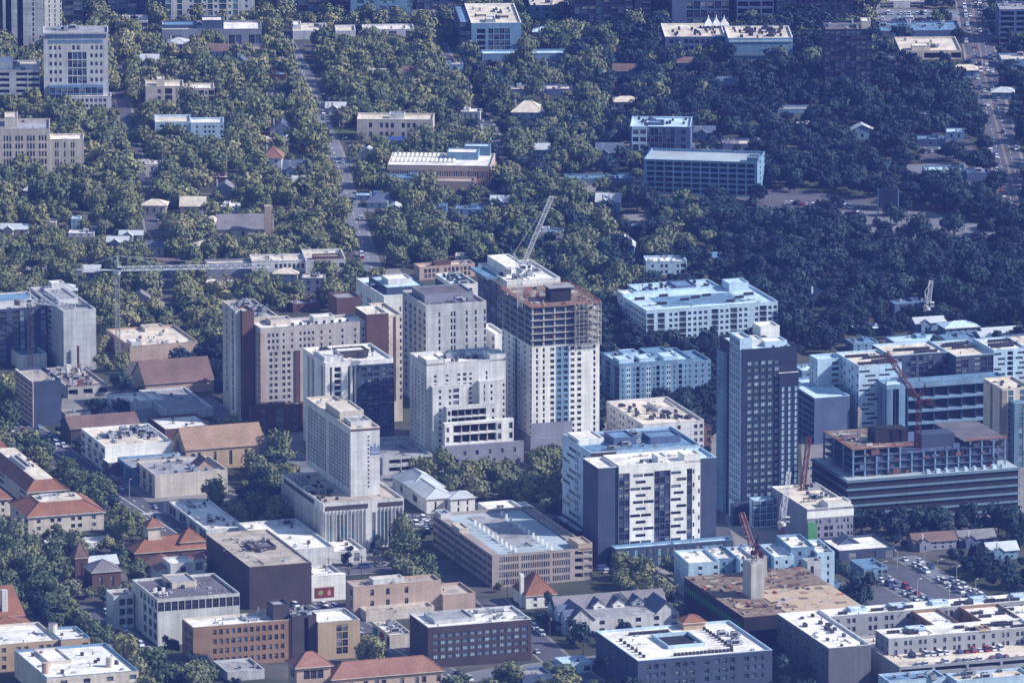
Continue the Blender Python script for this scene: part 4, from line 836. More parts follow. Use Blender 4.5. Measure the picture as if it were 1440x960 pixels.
for i in range(9):
    k = MB(); u = X0 + W * .42 + i * W * .055; k.box(u, y0 + 1, HT + .22, u + rnd.uniform(1, 2.2), y0 + 3, HT + 1.9, 'icewhite'); b.part(k, 'material_crate')
FRM = (b, X0, Y0, HT + 13.2, W); b.done()
# left edge
b = B('apartment_tower', 'grey tower with a huge blank end wall and a dark windowed side, left edge', 'apartment tower')
m_ = b.m(90, 135, 438, 523, xl=43, F='', L='.OO.OO.bbbbbbb'.replace('b', ','), n=10, base=2, wall='lightgrey', roof='roofgrey', cap='offwhite')
x0, y0, x1, y1, z = m_; b.pent(.2, .35, .8, .8, 2.4, 'offwhite', 'roofgrey'); b.ac(4, 'big', 'unit'); b.pent(.55, .9, .95, 1, 3.6, 'offwhite')
b.vol((x0 - 34, y0 + 27, x0 - .02, y1, b.mtop - 3), F='.D.D.Dg.g.g,', n=9, base=1, wall='slateblue', acc='slateblue', g='glassbright', roof='roofgrey'); b.pent(.1, .2, .9, .8, 3.4, 'offwhite', 'roofblue'); b.ac(6, 'big', 'unit'); b.done()
low('annex_building', 'small white building tucked in the dark court of the left edge tower', 28, 66, 500, 520, 8, 'offwhite', 'roofblue', F='', L='', ac=3)
b = B('office_building', 'small slab office with a dark blank wall and banded side, lower left of the cranes', 'office building')
m_ = b.m(48, 86, 537, 600, xl=23, F='', L=['h' * 4], n=8, base=1, wall='slateblue', roof='rooftan'); b.ac(4, 'condenser', 'unit'); b.vol((m_[0] - .6, m_[1], m_[0] - .02, m_[3], b.mtop), L=['h' * 4], n=8, base=1, wall='palebrick', par=.02); b.done()
b = B('office_building', 'tan flat-roofed building standing behind a broad brick roof, below the long crane', 'office building')
b.m(183, 278, 487, 508, xl=150, F='', L='.s.s.s.s', n=2, wall='palebrick', roof='roofcream'); b.pent(.02, .0, .18, .2, 2.8, 'offwhite'); b.pent(.5, .8, .8, 1, 2, 'cream', 'rooftan'); b.ac(7, 'condenser', 'unit'); b.done()
gab('church', 'long low building with a wide dark brown roof in front of the tan flat-roofed one', 205, 300, 540, 556, 186, 9, 'shingle_brown', 'palebrick', F='', L='', cat='church')
low('shop', 'bright white low roof in the trees between the small slab office and the tan building', 165, 232, 566, 578, 150, 'offwhite', 'roofwhite', F='', L='', ac=3)
low('shop', 'pale roof behind trees left of the brick residence hall', 235, 300, 578, 590, 195, 'offwhite', 'roofgrey', F='', L='', ac=3)
low('shop', 'low white-roofed store directly behind the big white store', 232, 300, 604, 618, 208, 'redbrick', 'roofwhite', F='', L='', ac=5)
b = low('building_site', 'cluttered building site of small sheds and red machines at left, under the blank-walled tower', 96, 152, 545, 560, 60, 'concrete', 'rooftan', F='P.P.P', L='', ac=8, cat='building site')
for i in range(40):
    x0, y0, x1, y1, z = b.last; k = MB(); u, v = rnd.uniform(x0, x1 - 3), rnd.uniform(y0, y1 - 3); k.box(u, v, z + .01, u + rnd.uniform(.5, 3), v + rnd.uniform(.5, 3), z + rnd.uniform(.4, 3), rnd.choice(('rebar', 'cranered', 'unitdark', 'roofgrey', 'offwhite', 'plywood', 'unit'))); b.part(k, 'building_material')
low('building_site', 'lower site terrace with red forms, right of the small slab office', 92, 128, 582, 596, 84, 'concrete', 'rebar', F='P.P', L='', ac=6, cat='building site')
b = B('piling_rig', 'slim upright orange and white drill mast before the blank grey wall', 'drill rig'); g0 = P(110, 523); b.root = root(b.name, b.label, b.cat, g0); b.o = g0
k = MB(); k.box(-.5, -.5, 4, .5, .5, 13, 'cranered'); k.box(-.45, -.45, 2, .45, .45, 4, 'offwhite'); b.part(k, 'mast'); k = MB(); k.box(-2, -2, .1, 2.4, 2, 2, 'cranedark'); b.part(k, 'body')
# campus hip roofs, lower left
def campus(label, x0, x1, yt, yb, xl, h, n=2, F='.o.oo.oo.o.', L='.o.o', court=True, wall='cream', **k):
    b = B('campus_hall', label, 'campus hall'); m_ = b.m(x0, x1, yt, yb, xl=xl, F=F, L=L, n=n, base=1, wall=wall, roof='roofwhite', par=.02, top=.7)
    x0, y0, x1, y1, z = m_; zt = b.mtop + .2; W, D = x1 - x0, y1 - y0; i = min(W, D) * .27
    if court:
        q = MB(); o = .9; P0 = [(x0 - o, y0 - o), (x1 + o, y0 - o), (x1 + o, y1 + o), (x0 - o, y1 + o)]; P1 = [(x0 + i, y0 + i), (x1 - i, y0 + i), (x1 - i, y1 - i), (x0 + i, y1 - i)]
        for j in range(4): q.q((*P0[j], zt), (*P0[(j + 1) % 4], zt), (*P1[(j + 1) % 4], zt + h), (*P1[j], zt + h), 'tile'); q.bar((*P0[j], zt + .05), (*P1[j], zt + h + .05), .45, 'tile_pink')
        b.part(q, 'tile_roof'); q = MB(); q.box(x0 - o, y0 - o, zt - .4, x1 + o, y1 + o, zt - .01, 'offwhite'); b.part(q, 'eaves')
        q = MB(); q.box(x0 + i - .3, y0 + i - .3, zt + h - 1, x1 - i + .3, y1 - i + .3, zt + h + .1, 'offwhite', 'roofcream'); b.part(q, 'roof_deck')
        b.last = (x0 + i, y0 + i, x1 - i, y1 - i, zt + h + .1); b.pent(.1, .3, .5, .7, 1.2, 'offwhite', 'roofdark'); b.ac(4, 'condenser', 'unit', area=(.5, .2, .9, .8))
    else: b.hip(h, 'tile', 1.0)
    return b.done()
campus('cream campus hall with a red tile skirt roof around a sunken deck, nearest the street', 40, 146, 727, 752, 15, 4.5)
campus('red-roofed campus hall half hidden behind the first, with a white raised deck', 40, 92, 692, 714, -22, 4.5)
campus('small square pavilion with a shallow tile pyramid roof behind the campus halls', 8, 42, 659, 678, -12, 3.5, court=False, F='.o.o.')
campus('cream pavilion with a tile roof at the left edge, farthest up the campus row', -30, 12, 634, 655, -45, 3.5, court=False, F='.o.')
campus('cream hall corner with red tile roof cut by the left edge, below the others', -60, 14, 706, 730, -75, 4, court=False)
b = gab('turret_hall', 'dark red tiled hall with a square cream turret under a small pyramid cap', 190, 295, 778, 792, 176, 5, 'tile', 'redbrick', hip=True, F='.s.s.s', L='', cat='campus hall')
x0, y0, x1, y1, z = b.last; mt = b.mtop
b.vol((x0 + 8, y0 + 6, x0 + 14.5, y0 + 12.5, mt + 10), F='...v', L='..', n=3, wall='cream', par=.02); b.hip(3.4, 'tile', 1.0)
b.vol((x0 + 22, y0 + 2, x0 + 33, y0 + 13, mt + 3), wall='tan', par=.02); b.hip(5, 'tile', .8); b.done()
gab('house', 'white cottage with a bright gable roof and two dark windows, above the stained concrete block', 222, 262, 802, 818, 206, 3.0, 'tile_pink', 'white', axis='y', F='.o.o.', L='', par=.4).done()
b = B('house', 'white house with a small round-capped tile turret, beside the brown brick box', 'house')
m_ = b.m(240, 288, 793, 822, xl=228, F='.o.o', n=2, wall='offwhite', roof='roofwhite', th=A) if 0 else b.m(240, 288, 793, 822, xl=228, F='.o.o', n=2, wall='offwhite', roof='roofwhite')
b.vol((m_[2] - 6, m_[1] - 2, m_[2] - .5, m_[1] + 4, b.mtop + 2), F='v', n=2, wall='white', par=.02); b.hip(1.4, 'tile_pink', .7); b.done()
b = gab('chapel', 'steep red roofed chapel with a small white spire block at the left edge', -5, 34, 868, 885, -40, 9, 'tile', 'offwhite', F='.v.v', L='', cat='chapel')
b.last and None; x0, y0, x1, y1, z = b.last; k = MB(); k.box(x1 - 9, y0 + 3, b.mtop, x1 - 6.5, y0 + 6, b.mtop + 11, 'offwhite'); b.part(k, 'spire'); b.done()
gab('campus_hall', 'low red tile roof below the steep chapel, left edge', -20, 56, 893, 908, -40, 4.5, 'tile', 'brick', hip=True, F='.o.o.o', L='', cat='campus hall')
b = B('church_tower', 'short brownstone spire with a white-trimmed gable among campus trees', 'church')
m_ = b.m(106, 124, 785, 815, d=6, F='.v.', n=1, wall='redbrick', roof='roofgrey', par=.02); b.hip(7, 'shingle_brown', .4); b.vol((m_[2] + .02, m_[1] + 1, m_[2] + 14, m_[1] + 9, 6), F='.o.o', n=1, wall='offwhite', par=.02); b.gable(3, 'metalroof', axis='x'); b.done()
b = gab('house', 'dark brick gabled house with a white-edged roof in the campus trees', 130, 170, 805, 832, 118, 4, 'shingle', 'redbrick', F='.o.o.', L='', hip=True)
low('shop', 'thin white flat roof in shade at the left, beside the campus trees', 70, 160, 768, 775, 60, 'offwhite', 'roofwhite', F='', L='', ac=0)
# bottom left tan apartments
b = B('apartment_building', 'tan low apartment wing with a cylinder tank on its pale roof, bottom left', 'apartment building')
m_ = b.m(-10, 84, 907, 945, xl=-40, F='.o.oo.ooo', n=3, wall='tan', roof='roofwhite', cap='cream'); x0, y0, x1, y1, z = m_
b.vol((x1 + .02, y0 - 2, x1 + 13, y0 + 20, b.mtop + .4), F='..o', Rr='', n=2, wall='tan', roof='roofwhite', cap='paleblue')
k = MB(); k.cyl(x1 + 1, y0 + 14, z + .3, z + 4.6, 1.9, 'cream', 14); k.cyl(x1 + 1, y0 + 14, z + 4.6, z + 4.9, 2.1, 'offwhite', 14, top='roofdark'); b.part(k, 'roof_tank'); b.ac(4, 'condenser', 'unit'); b.done()
b = B('apartment_building', 'white flat-roofed apartment building with a tank box, cut by the bottom left edge', 'apartment building')
m_ = b.m(66, 195, 953, 990, xl=20, F='.o.o.o.o', n=3, wall='cream', roof='roofwhite', cap='paleblue'); x0, y0, x1, y1, z = m_
k = MB(); k.cyl(x0 + 32, y0 + 14, z + .02, z + 4.2, 1.8, 'cream', 14); b.part(k, 'roof_tank'); k = MB(); k.cyl(x0 + 3, y0 + 12, z + .02, z + 4.6, 1.7, 'palebrick', 14); b.part(k, 'roof_tank'); b.ac(8, 'condenser', 'unitdark'); b.ac(3, 'vent', 'unit'); b.pent(.2, .5, .45, .95, 1.2, 'cream', 'roofwhite'); b.done()
# bottom centre tile-roofed hall
b = B('campus_hall', 'cream hall with a long pink tile roof and a square corner tower, bottom centre', 'campus hall')
m_ = b.m(468, 622, 955, 990, xl=455, F='.oo.o,oo,.o.oo.o', n=2, wall='palebrick', roof='roofgrey', par=.02); b.hip(5.5, 'tile_pink', 1); x0, y0, x1, y1, z = m_; mt = b.mtop
b.vol((x0 - 15, y0 + 3, x0 - .02, y0 + 15, mt + 5.5), F='.GGG.', L='.GG.', n=1, base=mt, top=1.2, wall='palebrick', par=.02); b.hip(5, 'tile_pink', 1.2)
b.vol((x0 - 22, y0 - 14, x0 + 2, y0 - 3, 6.5), F='.o.o', wall='palebrick', par=.02); b.hip(4.5, 'tile_pink', 1); b.done()
low('shop', 'pale blue low building with two dark openings, bottom centre among trees', 792, 832, 933, 948, 780, 'icewhite', 'roofice', F='.O.O', L='', ac=2)
low('shop', 'dark slate low roof at the bottom, left of the pale blue low building', 735, 775, 950, 962, 722, 'midblue', 'roofgrey', F='', L='', ac=2)
low('annex_building', 'grey low roof in front of the orange brick office', 320, 372, 945, 958, 300, 'lightgrey', 'roofgrey', F='', L='', ac=2)
# ================================================================ upper half: older blocks among the trees
Z0 = R(2.5)
b = B('office_building', 'square pale office block with round windows around a central glass grid, upper left', 'office building', th=Z0)
m_ = b.m(62, 152, 47, 150, d=20, F=['.sss,,,,,sss.'] * 1 + ['.sss.GGGG,sss.'] * 5 + ['.sss..oo..sss.'], Rr='..', n=7, base=3.5, top=6, wall='offwhite', roof='roofgrey', g='glassblue', basemat='lightgrey')
x0, y0, x1, y1, z = m_; k = MB(); k.box(x0 + 1, y0 - .2, z - 1.8, x1 - 1, y0 - .01, z + .3, 'midblue'); b.part(k, 'fascia_panel')
k = MB(); k.box(x0 + 3, y0 - .15, z - 4.6, x1 - 3, y0 - .01, z - 2.8, 'paleblue'); b.part(k, 'louvre_panel')
b.vol((x0 + 12.5, y0 - 10, x1 + 1.5, y0 - .02, 7.5), F='.oooooooo.', n=2, base=.4, wall='offwhite', roof='roofcream', g='glassblue')
b.vol((x0 + 3, y0 - 3, x1 - 3, y0 - .02, 12), F='GGGGGGGGG', n=3, wall='paleblue', roof='roofice', g='glassblue'); b.ac(5, 'big', 'unit', r=m_); b.done()
b = B('office_tower', 'pale tower with dark vertical slots at the top left corner', 'office tower', th=Z0)
b.m(-20, 60, -70, 84, d=35, F='.n.n,nn.nn,.v.,', Rr='vvv', n=20, base=4, wall='lightgrey', roof='roofgrey', g='glassblue'); b.done()
b = B('office_tower', 'white tower edge with columns of slim windows beside the slotted tower', 'office tower', th=Z0)
b.m(63, 86, -60, 70, d=25, F='.v.v.v', n=20, wall='white', roof='roofgrey'); b.done()
b = B('office_tower', 'dark purple office tower cut by the top edge, behind the square pale office', 'office tower', th=Z0)
b.m(90, 116, -50, 50, d=25, F='GG', n=14, wall='slateblue', roof='roofdark', fr='framedark'); b.done()
b = B('parking_garage', 'brown banded parking garage left of the square pale office', 'parking garage', th=Z0)
b.m(-20, 56, 100, 150, d=30, F='PP.PP', n=6, wall='lightgrey', roof='roofcream'); b.ac(6, 'big', 'unit'); b.pent(.1, .3, .5, .8, 4, 'white'); b.done()
b = B('hotel_building', 'beige older hotel with many rows of narrow paired windows, left edge', 'hotel', th=Z0)
m_ = b.m(-20, 70, 182, 248, d=28, F='.vvv,vvv,vvv,vvv,vvv,', n=5, base=1.5, top=3, wall='cream', roof='roofgrey', cap='cream'); b.pent(.3, .4, .5, .9, 5, 'cream', 'roofcream'); b.pent(.0, .2, .2, .5, 3, 'roofdark'); b.ac(4, 'condenser', 'unit')
b.vol((m_[2] + .02, m_[1] + 1, m_[2] + 18, m_[1] + 16, b.mtop - 6), F='.vv.v.vv..', Rr='.v', n=4, wall='cream', roof='roofwhite'); b.done()
b = B('bank_building', 'low dark glass office block with a flat pale roof at top left', 'office building', th=Z0)
m_ = b.m(228, 368, 42, 66, d=26, F='.GG.GG.GG.GG.GG', Rr='.G', n=1, base=1, top=3, wall='purplegrey', roof='roofwhite', g='glassblue'); b.pent(.4, .2, .62, .7, 5, 'slateblue', 'roofwhite'); b.pent(.02, .3, .35, .8, 2, 'slateblue', 'roofblue'); b.ac(5, 'condenser', 'unit'); b.done()
b = B('apartment_building', 'pale green-grey apartment block with balcony bays, top left behind the low dark office', 'apartment building', th=Z0)
b.m(233, 358, -40, 32, d=20, F='G.G.sDsGsDsG.s.', n=8, wall='offwhite', roof='roofwhite', g='glassteal', acc='teal'); b.done()
b = B('office_tower', 'dark office block with bright rooftop rim, top edge left of the pale apartments', 'office tower', th=Z0)
b.m(152, 232, -30, 30, d=25, F='GGGGGG', n=7, wall='slateblue', roof='roofwhite', fr='framedark', g='glassblue'); b.done()
def up(name, label, x0, x1, yt, yb, d, F='.o.o.o', n=2, wall='offwhite', roof='roofwhite', ac=4, th=Z0, cat='building', Rr='', pent=None, **k):
    b = B(name, label, cat, th=th); b.m(x0, x1, yt, yb, d=d, F=F, n=n, wall=wall, roof=roof, Rr=Rr, **k)
    if ac: b.ac(ac, 'condenser', 'unit'); b.ac(max(1, ac // 4), 'big', 'unit')
    for p_ in pent or (): b.pent(*p_)
    return b.done()
up('shop', 'white-fronted low store left of the low dark office, top left', 172, 208, 30, 46, 18, F='.G.G', ac=3)
up('shop', 'white flat store with a small roof box in the trees, top left of centre', 412, 460, 44, 56, 24, F='.G', roof='roofcream', ac=2, pent=[(.02, .4, .25, .9, 2.6, 'offwhite')])
up('shop', 'bright blank-walled barn-like store beside the flat store near the top', 472, 500, 44, 56, 18, F='', roof='roofcream', ac=0)
up('shop', 'long bright parking canopy roof near the top, in front of the teal glass block', 510, 582, 42, 52, 16, F='.G.G.G', ac=3)
up('office_tower', 'dark navy tower base at the top edge left of the teal glass block', 390, 492, -40, 26, 25, F='GGGGGGG', n=7, wall='slateblue', g='glassblue', fr='framedark', cat='office tower', ac=0)
up('office_building', 'teal and cream office block with banded louvres at the top edge', 493, 580, -25, 28, 25, F='.OO.OO..G', n=5, wall='paleblue', g='glassteal', cat='office building', ac=0)
b = B('office_building', 'boxy office with a bright roof and deep dark loggia, top centre', 'office building', th=R(4))
m_ = b.m(663, 733, 33, 76, d=60, F='.N,GGGG..', L='', n=4, base=1, top=3, wall='paleblue', roof='roofcream', g='glassblue', cap='white'); b.ac(6, 'duct', 'unitdark'); b.ac(5, 'condenser', 'unit'); b.pent(.3, .1, .5, .25, 2, 'unit')
b.vol((m_[0] - 6, m_[1] + 6, m_[0] - .02, m_[3], b.mtop - .5), F='GG', n=4, wall='slateblue', roof='roofblue', g='glassblue'); b.done()
up('shop', 'long low pale green-blue building at the foot of the boxy office', 678, 800, 76, 86, 12, F='', wall='paleblue', roof='roofice', ac=0)
up('office_building', 'pale low office with a bright roof at the top, left of the dark gridded tower', 745, 800, 8, 26, 22, F='.o.o.o.o', n=2, wall='paleblue', roof='roofcream', g='glassblue', cat='office building')
up('office_building', 'dark glass slab at the very top edge, just left of the boxy office', 586, 640, -30, 14, 22, F='GGGGG', n=4, wall='slateblue', roof='roofgrey', g='glassblue', fr='framedark', cat='office building', ac=0)
up('parking_garage', 'banded dark garage at the top edge, left of the wide dark tower', 1036, 1088, -10, 32, 24, F='QQQ', n=4, wall='midblue', roof='roofblue', cat='parking garage', ac=0)
up('office_building', 'dark block with thin floor lines at the top right corner, beyond the avenue', 1405, 1450, 14, 62, 24, F='QQ', n=6, wall='midblue', roof='roofgrey', cat='office building', ac=2)
up('office_tower', 'dark blue gridded tower at the top edge right of centre', 808, 890, -60, 42, 30, F='GGGGGGGG', n=9, wall='navy', g='glassblue', fr='framedark', cat='office tower', ac=0)
up('office_tower', 'slim dark tower with pale balcony stack at the top edge', 893, 915, -50, 40, 25, F='.D', n=10, wall='navy', g='glassblue', cat='office tower', ac=0)
up('office_tower', 'blue tower with square window grid at the top edge, behind the tented roofs', 945, 1025, -60, 38, 30, F='..GGGGGG', n=8, wall='midblue', g='glassblue', fr='frame', cat='office tower', ac=0)
up('office_tower', 'wide dark tower across the top edge, right of the tented roofs', 1092, 1200, -60, 28, 35, F='vvvvvvvvvvvvv', n=8, wall='navy', g='glassblue', fr='framedark', cat='office tower', ac=0)
b = B('event_hall', 'wide low hall with dotted bright roof and three small white tents on top', 'event hall', th=Z0)
m_ = b.m(935, 1020, 52, 76, d=40, F='.OO.OOOOO.OO', n=2, base=1, wall='midblue', roof='roofcream', g='glassblue', cap='white'); b.ac(24, 'condenser', 'unitdark'); x0, y0, x1, y1, z = m_
for i in range(3):
    k = MB(); u, v, s_ = x0 + (x1 - x0) * (.78 + .13 * i), y1 - 8, 2.8; zz = z + 1.5
    for a_, c_ in (((-s_, -s_), (s_, -s_)), ((s_, -s_), (s_, s_)), ((s_, s_), (-s_, s_)), ((-s_, s_), (-s_, -s_))):
        k.t((u + a_[0], v + a_[1], zz), (u + c_[0], v + c_[1], zz), (u, v, zz + 4.5), 'white'); k.t((u + c_[0] * .3, v + c_[1] * .3, zz + 2.2), (u + a_[0] * .3, v + a_[1] * .3, zz + 2.2), (u, v, zz + 6), 'white')
        k.bar((u + a_[0] * .95, v + a_[1] * .95, z + .01), (u + a_[0] * .95, v + a_[1] * .95, zz), .25, 'metal')
    b.part(k, 'tent_canopy')
b.done()
b = B('sports_hall', 'big pale blank-walled box hall, its bright roof strewn with dark machines, upper right', 'sports hall', th=Z0)
m_ = b.m(1024, 1115, 54, 88, d=36, F='', n=1, wall='paleblue', roof='roofcream', cap='white'); b.ac(30, 'condenser', 'unitdark'); b.ac(6, 'big', 'unitdark'); x0, y0, x1, y1, z = m_
k = MB(); k.box(x0 + .5, y0 - .6, z * .28, x1 - 5, y0 - .02, z * .36, 'teal'); k.box(x0 + .4, y0 - .5, z * .9, x1 - .4, y0 - .02, z * .98, 'icewhite'); b.part(k, 'wall_ledge'); b.done()
b = B('office_tower', 'dark navy slab tower with a faint window grid, upper right', 'office tower', th=Z0)
b.m(1160, 1226, 42, 130, d=26, F='GGGGGGGGG', n=11, base=3, wall='navy', roof='roofdark', g='glassblue', fr='framedark'); b.ac(8, 'duct', 'unit'); b.pent(.8, .3, 1, .7, 4, 'cream'); b.done()
up('civic_building', 'wide bright hall with dark slot openings, upper right beside the avenue', 1266, 1352, 72, 84, 42, F='.N.NN.N', n=1, wall='cream', roof='roofcream', ac=4, cat='hall', pent=[(.2, .1, .5, .3, 3, 'cream')])
up('office_building', 'dark low block in front of the wide bright hall', 1228, 1260, 84, 98, 16, F='GG.GG', n=2, wall='slateblue', roof='roofdark', g='glassblue', fr='framedark')
up('shop', 'long dark-edged roof spanning behind the wide bright hall', 1232, 1352, 44, 54, 30, F='', wall='midblue', roof='roofblue', ac=12)
up('shop', 'bright low store across the avenue at the right edge', 1408, 1450, 84, 96, 18, F='.o.', wall='paleblue', roof='roofcream', ac=2)
up('shop', 'teal pitched store at the top right corner', 1404, 1436, -2, 8, 16, F='', wall='paleblue', roof='roofice', ac=0)
up('shop', 'pale low sheds behind a parking lot, top right', 1215, 1300, 2, 12, 22, F='.G.G', roof='roofcream', ac=4)
up('shop', 'long pale roof by the avenue above the dark ground, right', 1300, 1358, 240, 252, 14, F='', wall='teal', roof='roofice', ac=3)
up('shop', 'blue roof annex beside the long pale roof by the avenue', 1360, 1392, 244, 256, 12, F='.', wall='midblue', roof='roofblue', ac=1)
up('shop', 'small white-roofed kiosk in dark woods at right, near the parking lots', 1237, 1257, 232, 240, 9, F='', wall='paleblue', roof='roofice', ac=0)
up('house', 'white-topped cottage beside trees left of the avenue', 1284, 1308, 161, 170, 9, F='.o', wall='midblue', roof='roofwhite', ac=0, cat='house')
up('house', 'bright-roofed pair of houses in the upper right trees', 1122, 1150, 178, 186, 12, F='', roof='roofwhite', ac=2, cat='house')
up('shop', 'thin cream roof in the trees above the bright-roofed pair', 1065, 1160, 154, 160, 10, F='', wall='paleblue', roof='rooftan', ac=0)
b = B('apartment_building', 'pale apartment house with stepped front and dark recesses, upper left', 'apartment building', th=Z0)
m_ = b.m(205, 258, 122, 153, d=18, F='..o,D.o', n=3, wall='cream', roof='roofcream'); b.pent(.3, .3, .5, .7, 4, 'cream')
b.vol((m_[2] + .02, m_[1] + 1, m_[2] + 17, m_[1] + 16, b.mtop - 1.5), F='.DoDoD', n=3, wall='cream', roof='roofwhite'); b.done()
b = B('apartment_building', 'pale blue-white apartment block with scattered small windows, upper left under the stepped one', 'apartment building', th=Z0)
m_ = b.m(218, 268, 172, 203, d=20, F='.OO.o.s.', n=4, wall='icewhite', roof='roofcream'); b.vol((m_[2] + .02, m_[1] - .5, m_[2] + 18, m_[1] + 14, b.mtop - .5), F='.s.sss.s', n=4, wall='icewhite', roof='roofwhite'); b.done()
b = B('school_building', 'cream school with grouped windows and a small roof frame, upper centre', 'school', th=R(-2))
b.m(502, 609, 168, 198, d=18, F='..o.ooo.ooo.o.', n=2, base=1, wall='cream', roof='roofcream'); b.pent(.42, .4, .62, .7, 2.6, 'offwhite', 'roofblue'); b.done()
up('shop', 'bright blue tarpaulin shelter in front of the cream school', 533, 572, 197, 206, 8, F='', wall='bluecanopy', roof='bluecanopy', ac=0, cat='shelter')
b = B('library_hall', 'long low hall with two rows of barrel roof lights, upper centre', 'hall', th=R(-4))
m_ = b.m(545, 690, 232, 262, d=34, F='v' * 44, Rr='..', n=1, base=4, top=2, wall='palebrick', roof='roofwhite', cap='cream'); x0, y0, x1, y1, z = m_
for r_, (fy, n_) in enumerate(((.35, 15), (.75, 12))):
    for i in range(n_):
        k = MB(); u = x0 + 1.5 + i * 2.3; v = y0 + (y1 - y0) * fy; n2 = 6
        for j in range(n2):
            a0, a1 = math.pi * j / n2, math.pi * (j + 1) / n2
            k.q((u - 1.05 * math.cos(a0), v, z + .02 + 1.05 * math.sin(a0)), (u - 1.05 * math.cos(a0), v + 8, z + .02 + 1.05 * math.sin(a0)), (u - 1.05 * math.cos(a1), v + 8, z + .02 + 1.05 * math.sin(a1)), (u - 1.05 * math.cos(a1), v, z + .02 + 1.05 * math.sin(a1)), 'white')
            k.t((u - 1.05 * math.cos(a0), v, z + .02 + 1.05 * math.sin(a0)), (u - 1.05 * math.cos(a1), v, z + .02 + 1.05 * math.sin(a1)), (u, v, z + .02), 'white')
        b.part(k, 'roof_light')
b.pent(.55, .6, .85, .95, 4, 'paleblue', 'roofwhite'); b.pent(.7, .95, .95, 1.2, 5, 'teal', 'roofice'); b.vol((x0 + 4, y0 - 12, x1 - 8, y0 - .02, 5.5), F='', wall='palebrick', roof='rooftan'); b.done()
b = B('apartment_building', 'blue-roofed apartment block with white window bays behind the long garage, upper right', 'apartment building', th=R(-3))
m_ = b.m(886, 971, 178, 222, d=28, F='.O.,GGGGGGG,.O.', n=4, wall='midblue', roof='roofice', g='glassblue', cap='icewhite'); b.ac(22, 'condenser', 'unitdark'); b.pent(.3, .3, .55, .6, 1.4, 'midblue', 'roofblue'); b.vol((m_[0] + 1, m_[1] - 1, m_[0] + 9, m_[1] - .02, b.mtop), F='OO', n=4, wall='icewhite', roof='roofice'); b.done()
b = B('parking_garage', 'long open blue-grey parking garage with many dark bays, upper right', 'parking garage', th=R(-9))
m_ = b.m(905, 1065, 224, 272, d=30, F=',QQQQQQQQQQQQ,', Rr='.v.v', n=6, base=.2, top=.6, wall='paleblue', roof='deck', par=1.2); FOOT[-1] = (FOOT[-1][0], FOOT[-1][1], FOOT[-1][2], FOOT[-1][3] + 9, FOOT[-1][4])
b.pent(.9, .1, 1, .4, 3, 'teal', 'roofblue'); b.done()
up('shop', 'bright white thin roof just behind the long open garage', 1016, 1072, 203, 210, 14, F='', wall='midblue', roof='roofcream', ac=8)
up('shop', 'flat pinkish roof with a dark edge by the parking lots, right', 1064, 1132, 303, 308, 16, F='', wall='midblue', roof='rooftan', ac=1)
up('shop', 'pale curved-edge low roof in woods left of the long garage', 795, 890, 252, 258, 14, F='', wall='teal', roof='roofblue', ac=3)
up('restaurant', 'long low building with striped pergola roof, upper centre right', 716, 806, 126, 136, 14, F='.o.', wall='midblue', roof='roofcream', ac=10, cat='restaurant')
b = B('school_building', 'white winged school building with a row of dark windows, left of centre', 'school', th=R(6))
m_ = b.m(430, 486, 370, 398, d=30, F='.OOO', n=1, wall='offwhite', roof='roofcream', base=1, th=0) if 0 else b.m(430, 486, 366, 396, d=26, F='.oooo', Rr='..', n=2, wall='offwhite', roof='roofcream', base=1)
x0, y0, x1, y1, z = m_; b.pent(.2, .1, .9, .35, 2, 'redbrick', 'rooftan'); b.ac(3, 'condenser', 'unit')
b.vol((x0 - 27, y0 + 4, x0 - .02, y0 + 20, b.mtop - .8), F='.oo..ooooooo', n=2, base=1, wall='offwhite', roof='roofcream'); b.ac(4, 'condenser', 'unit')
b.vol((x0 - 50, y0 + 8, x0 - 27.02, y0 + 18, b.mtop - 1.6), F='', wall='purplegrey', roof='roofcream'); b.done()
b = B('church', 'long dark-roofed church hall with a pale dome end and a tall square brick bell tower', 'church', th=R(4))
m_ = b.m(306, 372, 322, 336, d=16, F='', wall='purplegrey', roof='roofgrey', par=.02, cat='') if 0 else b.m(306, 384, 322, 336, d=16, F='.v.v.v.v', n=1, wall='cream', roof='roofgrey', par=.02)
x0, y0, x1, y1, z = m_; mt = b.mtop; b.gable(6, 'shingle', wall='cream')
b.vol((x0 + (x1 - x0) * .84, y0 - 7, x0 + (x1 - x0) * .84 + 4, y0 - 3, 18), F='...v', n=5, wall='palebrick', roof='rooftan', cap='cream', par=.02)
k = MB(); n_, m2 = 14, 6; cx_, cy_, r_ = x0 - 2, (y0 + y1) / 2, 6.0
for i in range(n_):
    for j in range(m2):
        def q_(a_, c_): A_, C_ = 2 * math.pi * a_ / n_, math.pi / 2 * c_ / m2; return (cx_ + r_ * math.cos(C_) * math.cos(A_), cy_ + r_ * math.cos(C_) * math.sin(A_), 4 + r_ * 1.1 * math.sin(C_))
        k.q(q_(i, j), q_(i + 1, j), q_(i + 1, j + 1), q_(i, j + 1), 'roofcream')
k.cyl(cx_, cy_, .02, 4, 6.0, 'cream', 14); b.part(k, 'dome'); b.done()
up('apartment_building', 'long low purple-grey hall in front of the domed church', 110, 300, 440, 442, 4, F='', wall='offwhite', ac=0) if 0 else None
b = B('apartment_building', 'small white apartment block with dotted parapets, at the edge of the dark woods', 'apartment building', th=R(4))
b.m(908, 966, 368, 387, d=14, F='.s.so,.sO', n=2, wall='icewhite', roof='roofwhite', g='glassblue')
for a_ in (.05, .3, .6, .93): b.pent(a_, .0, a_ + .05, .25, 1.8, 'icewhite', 'roofwhite', par=.1)
b.done()
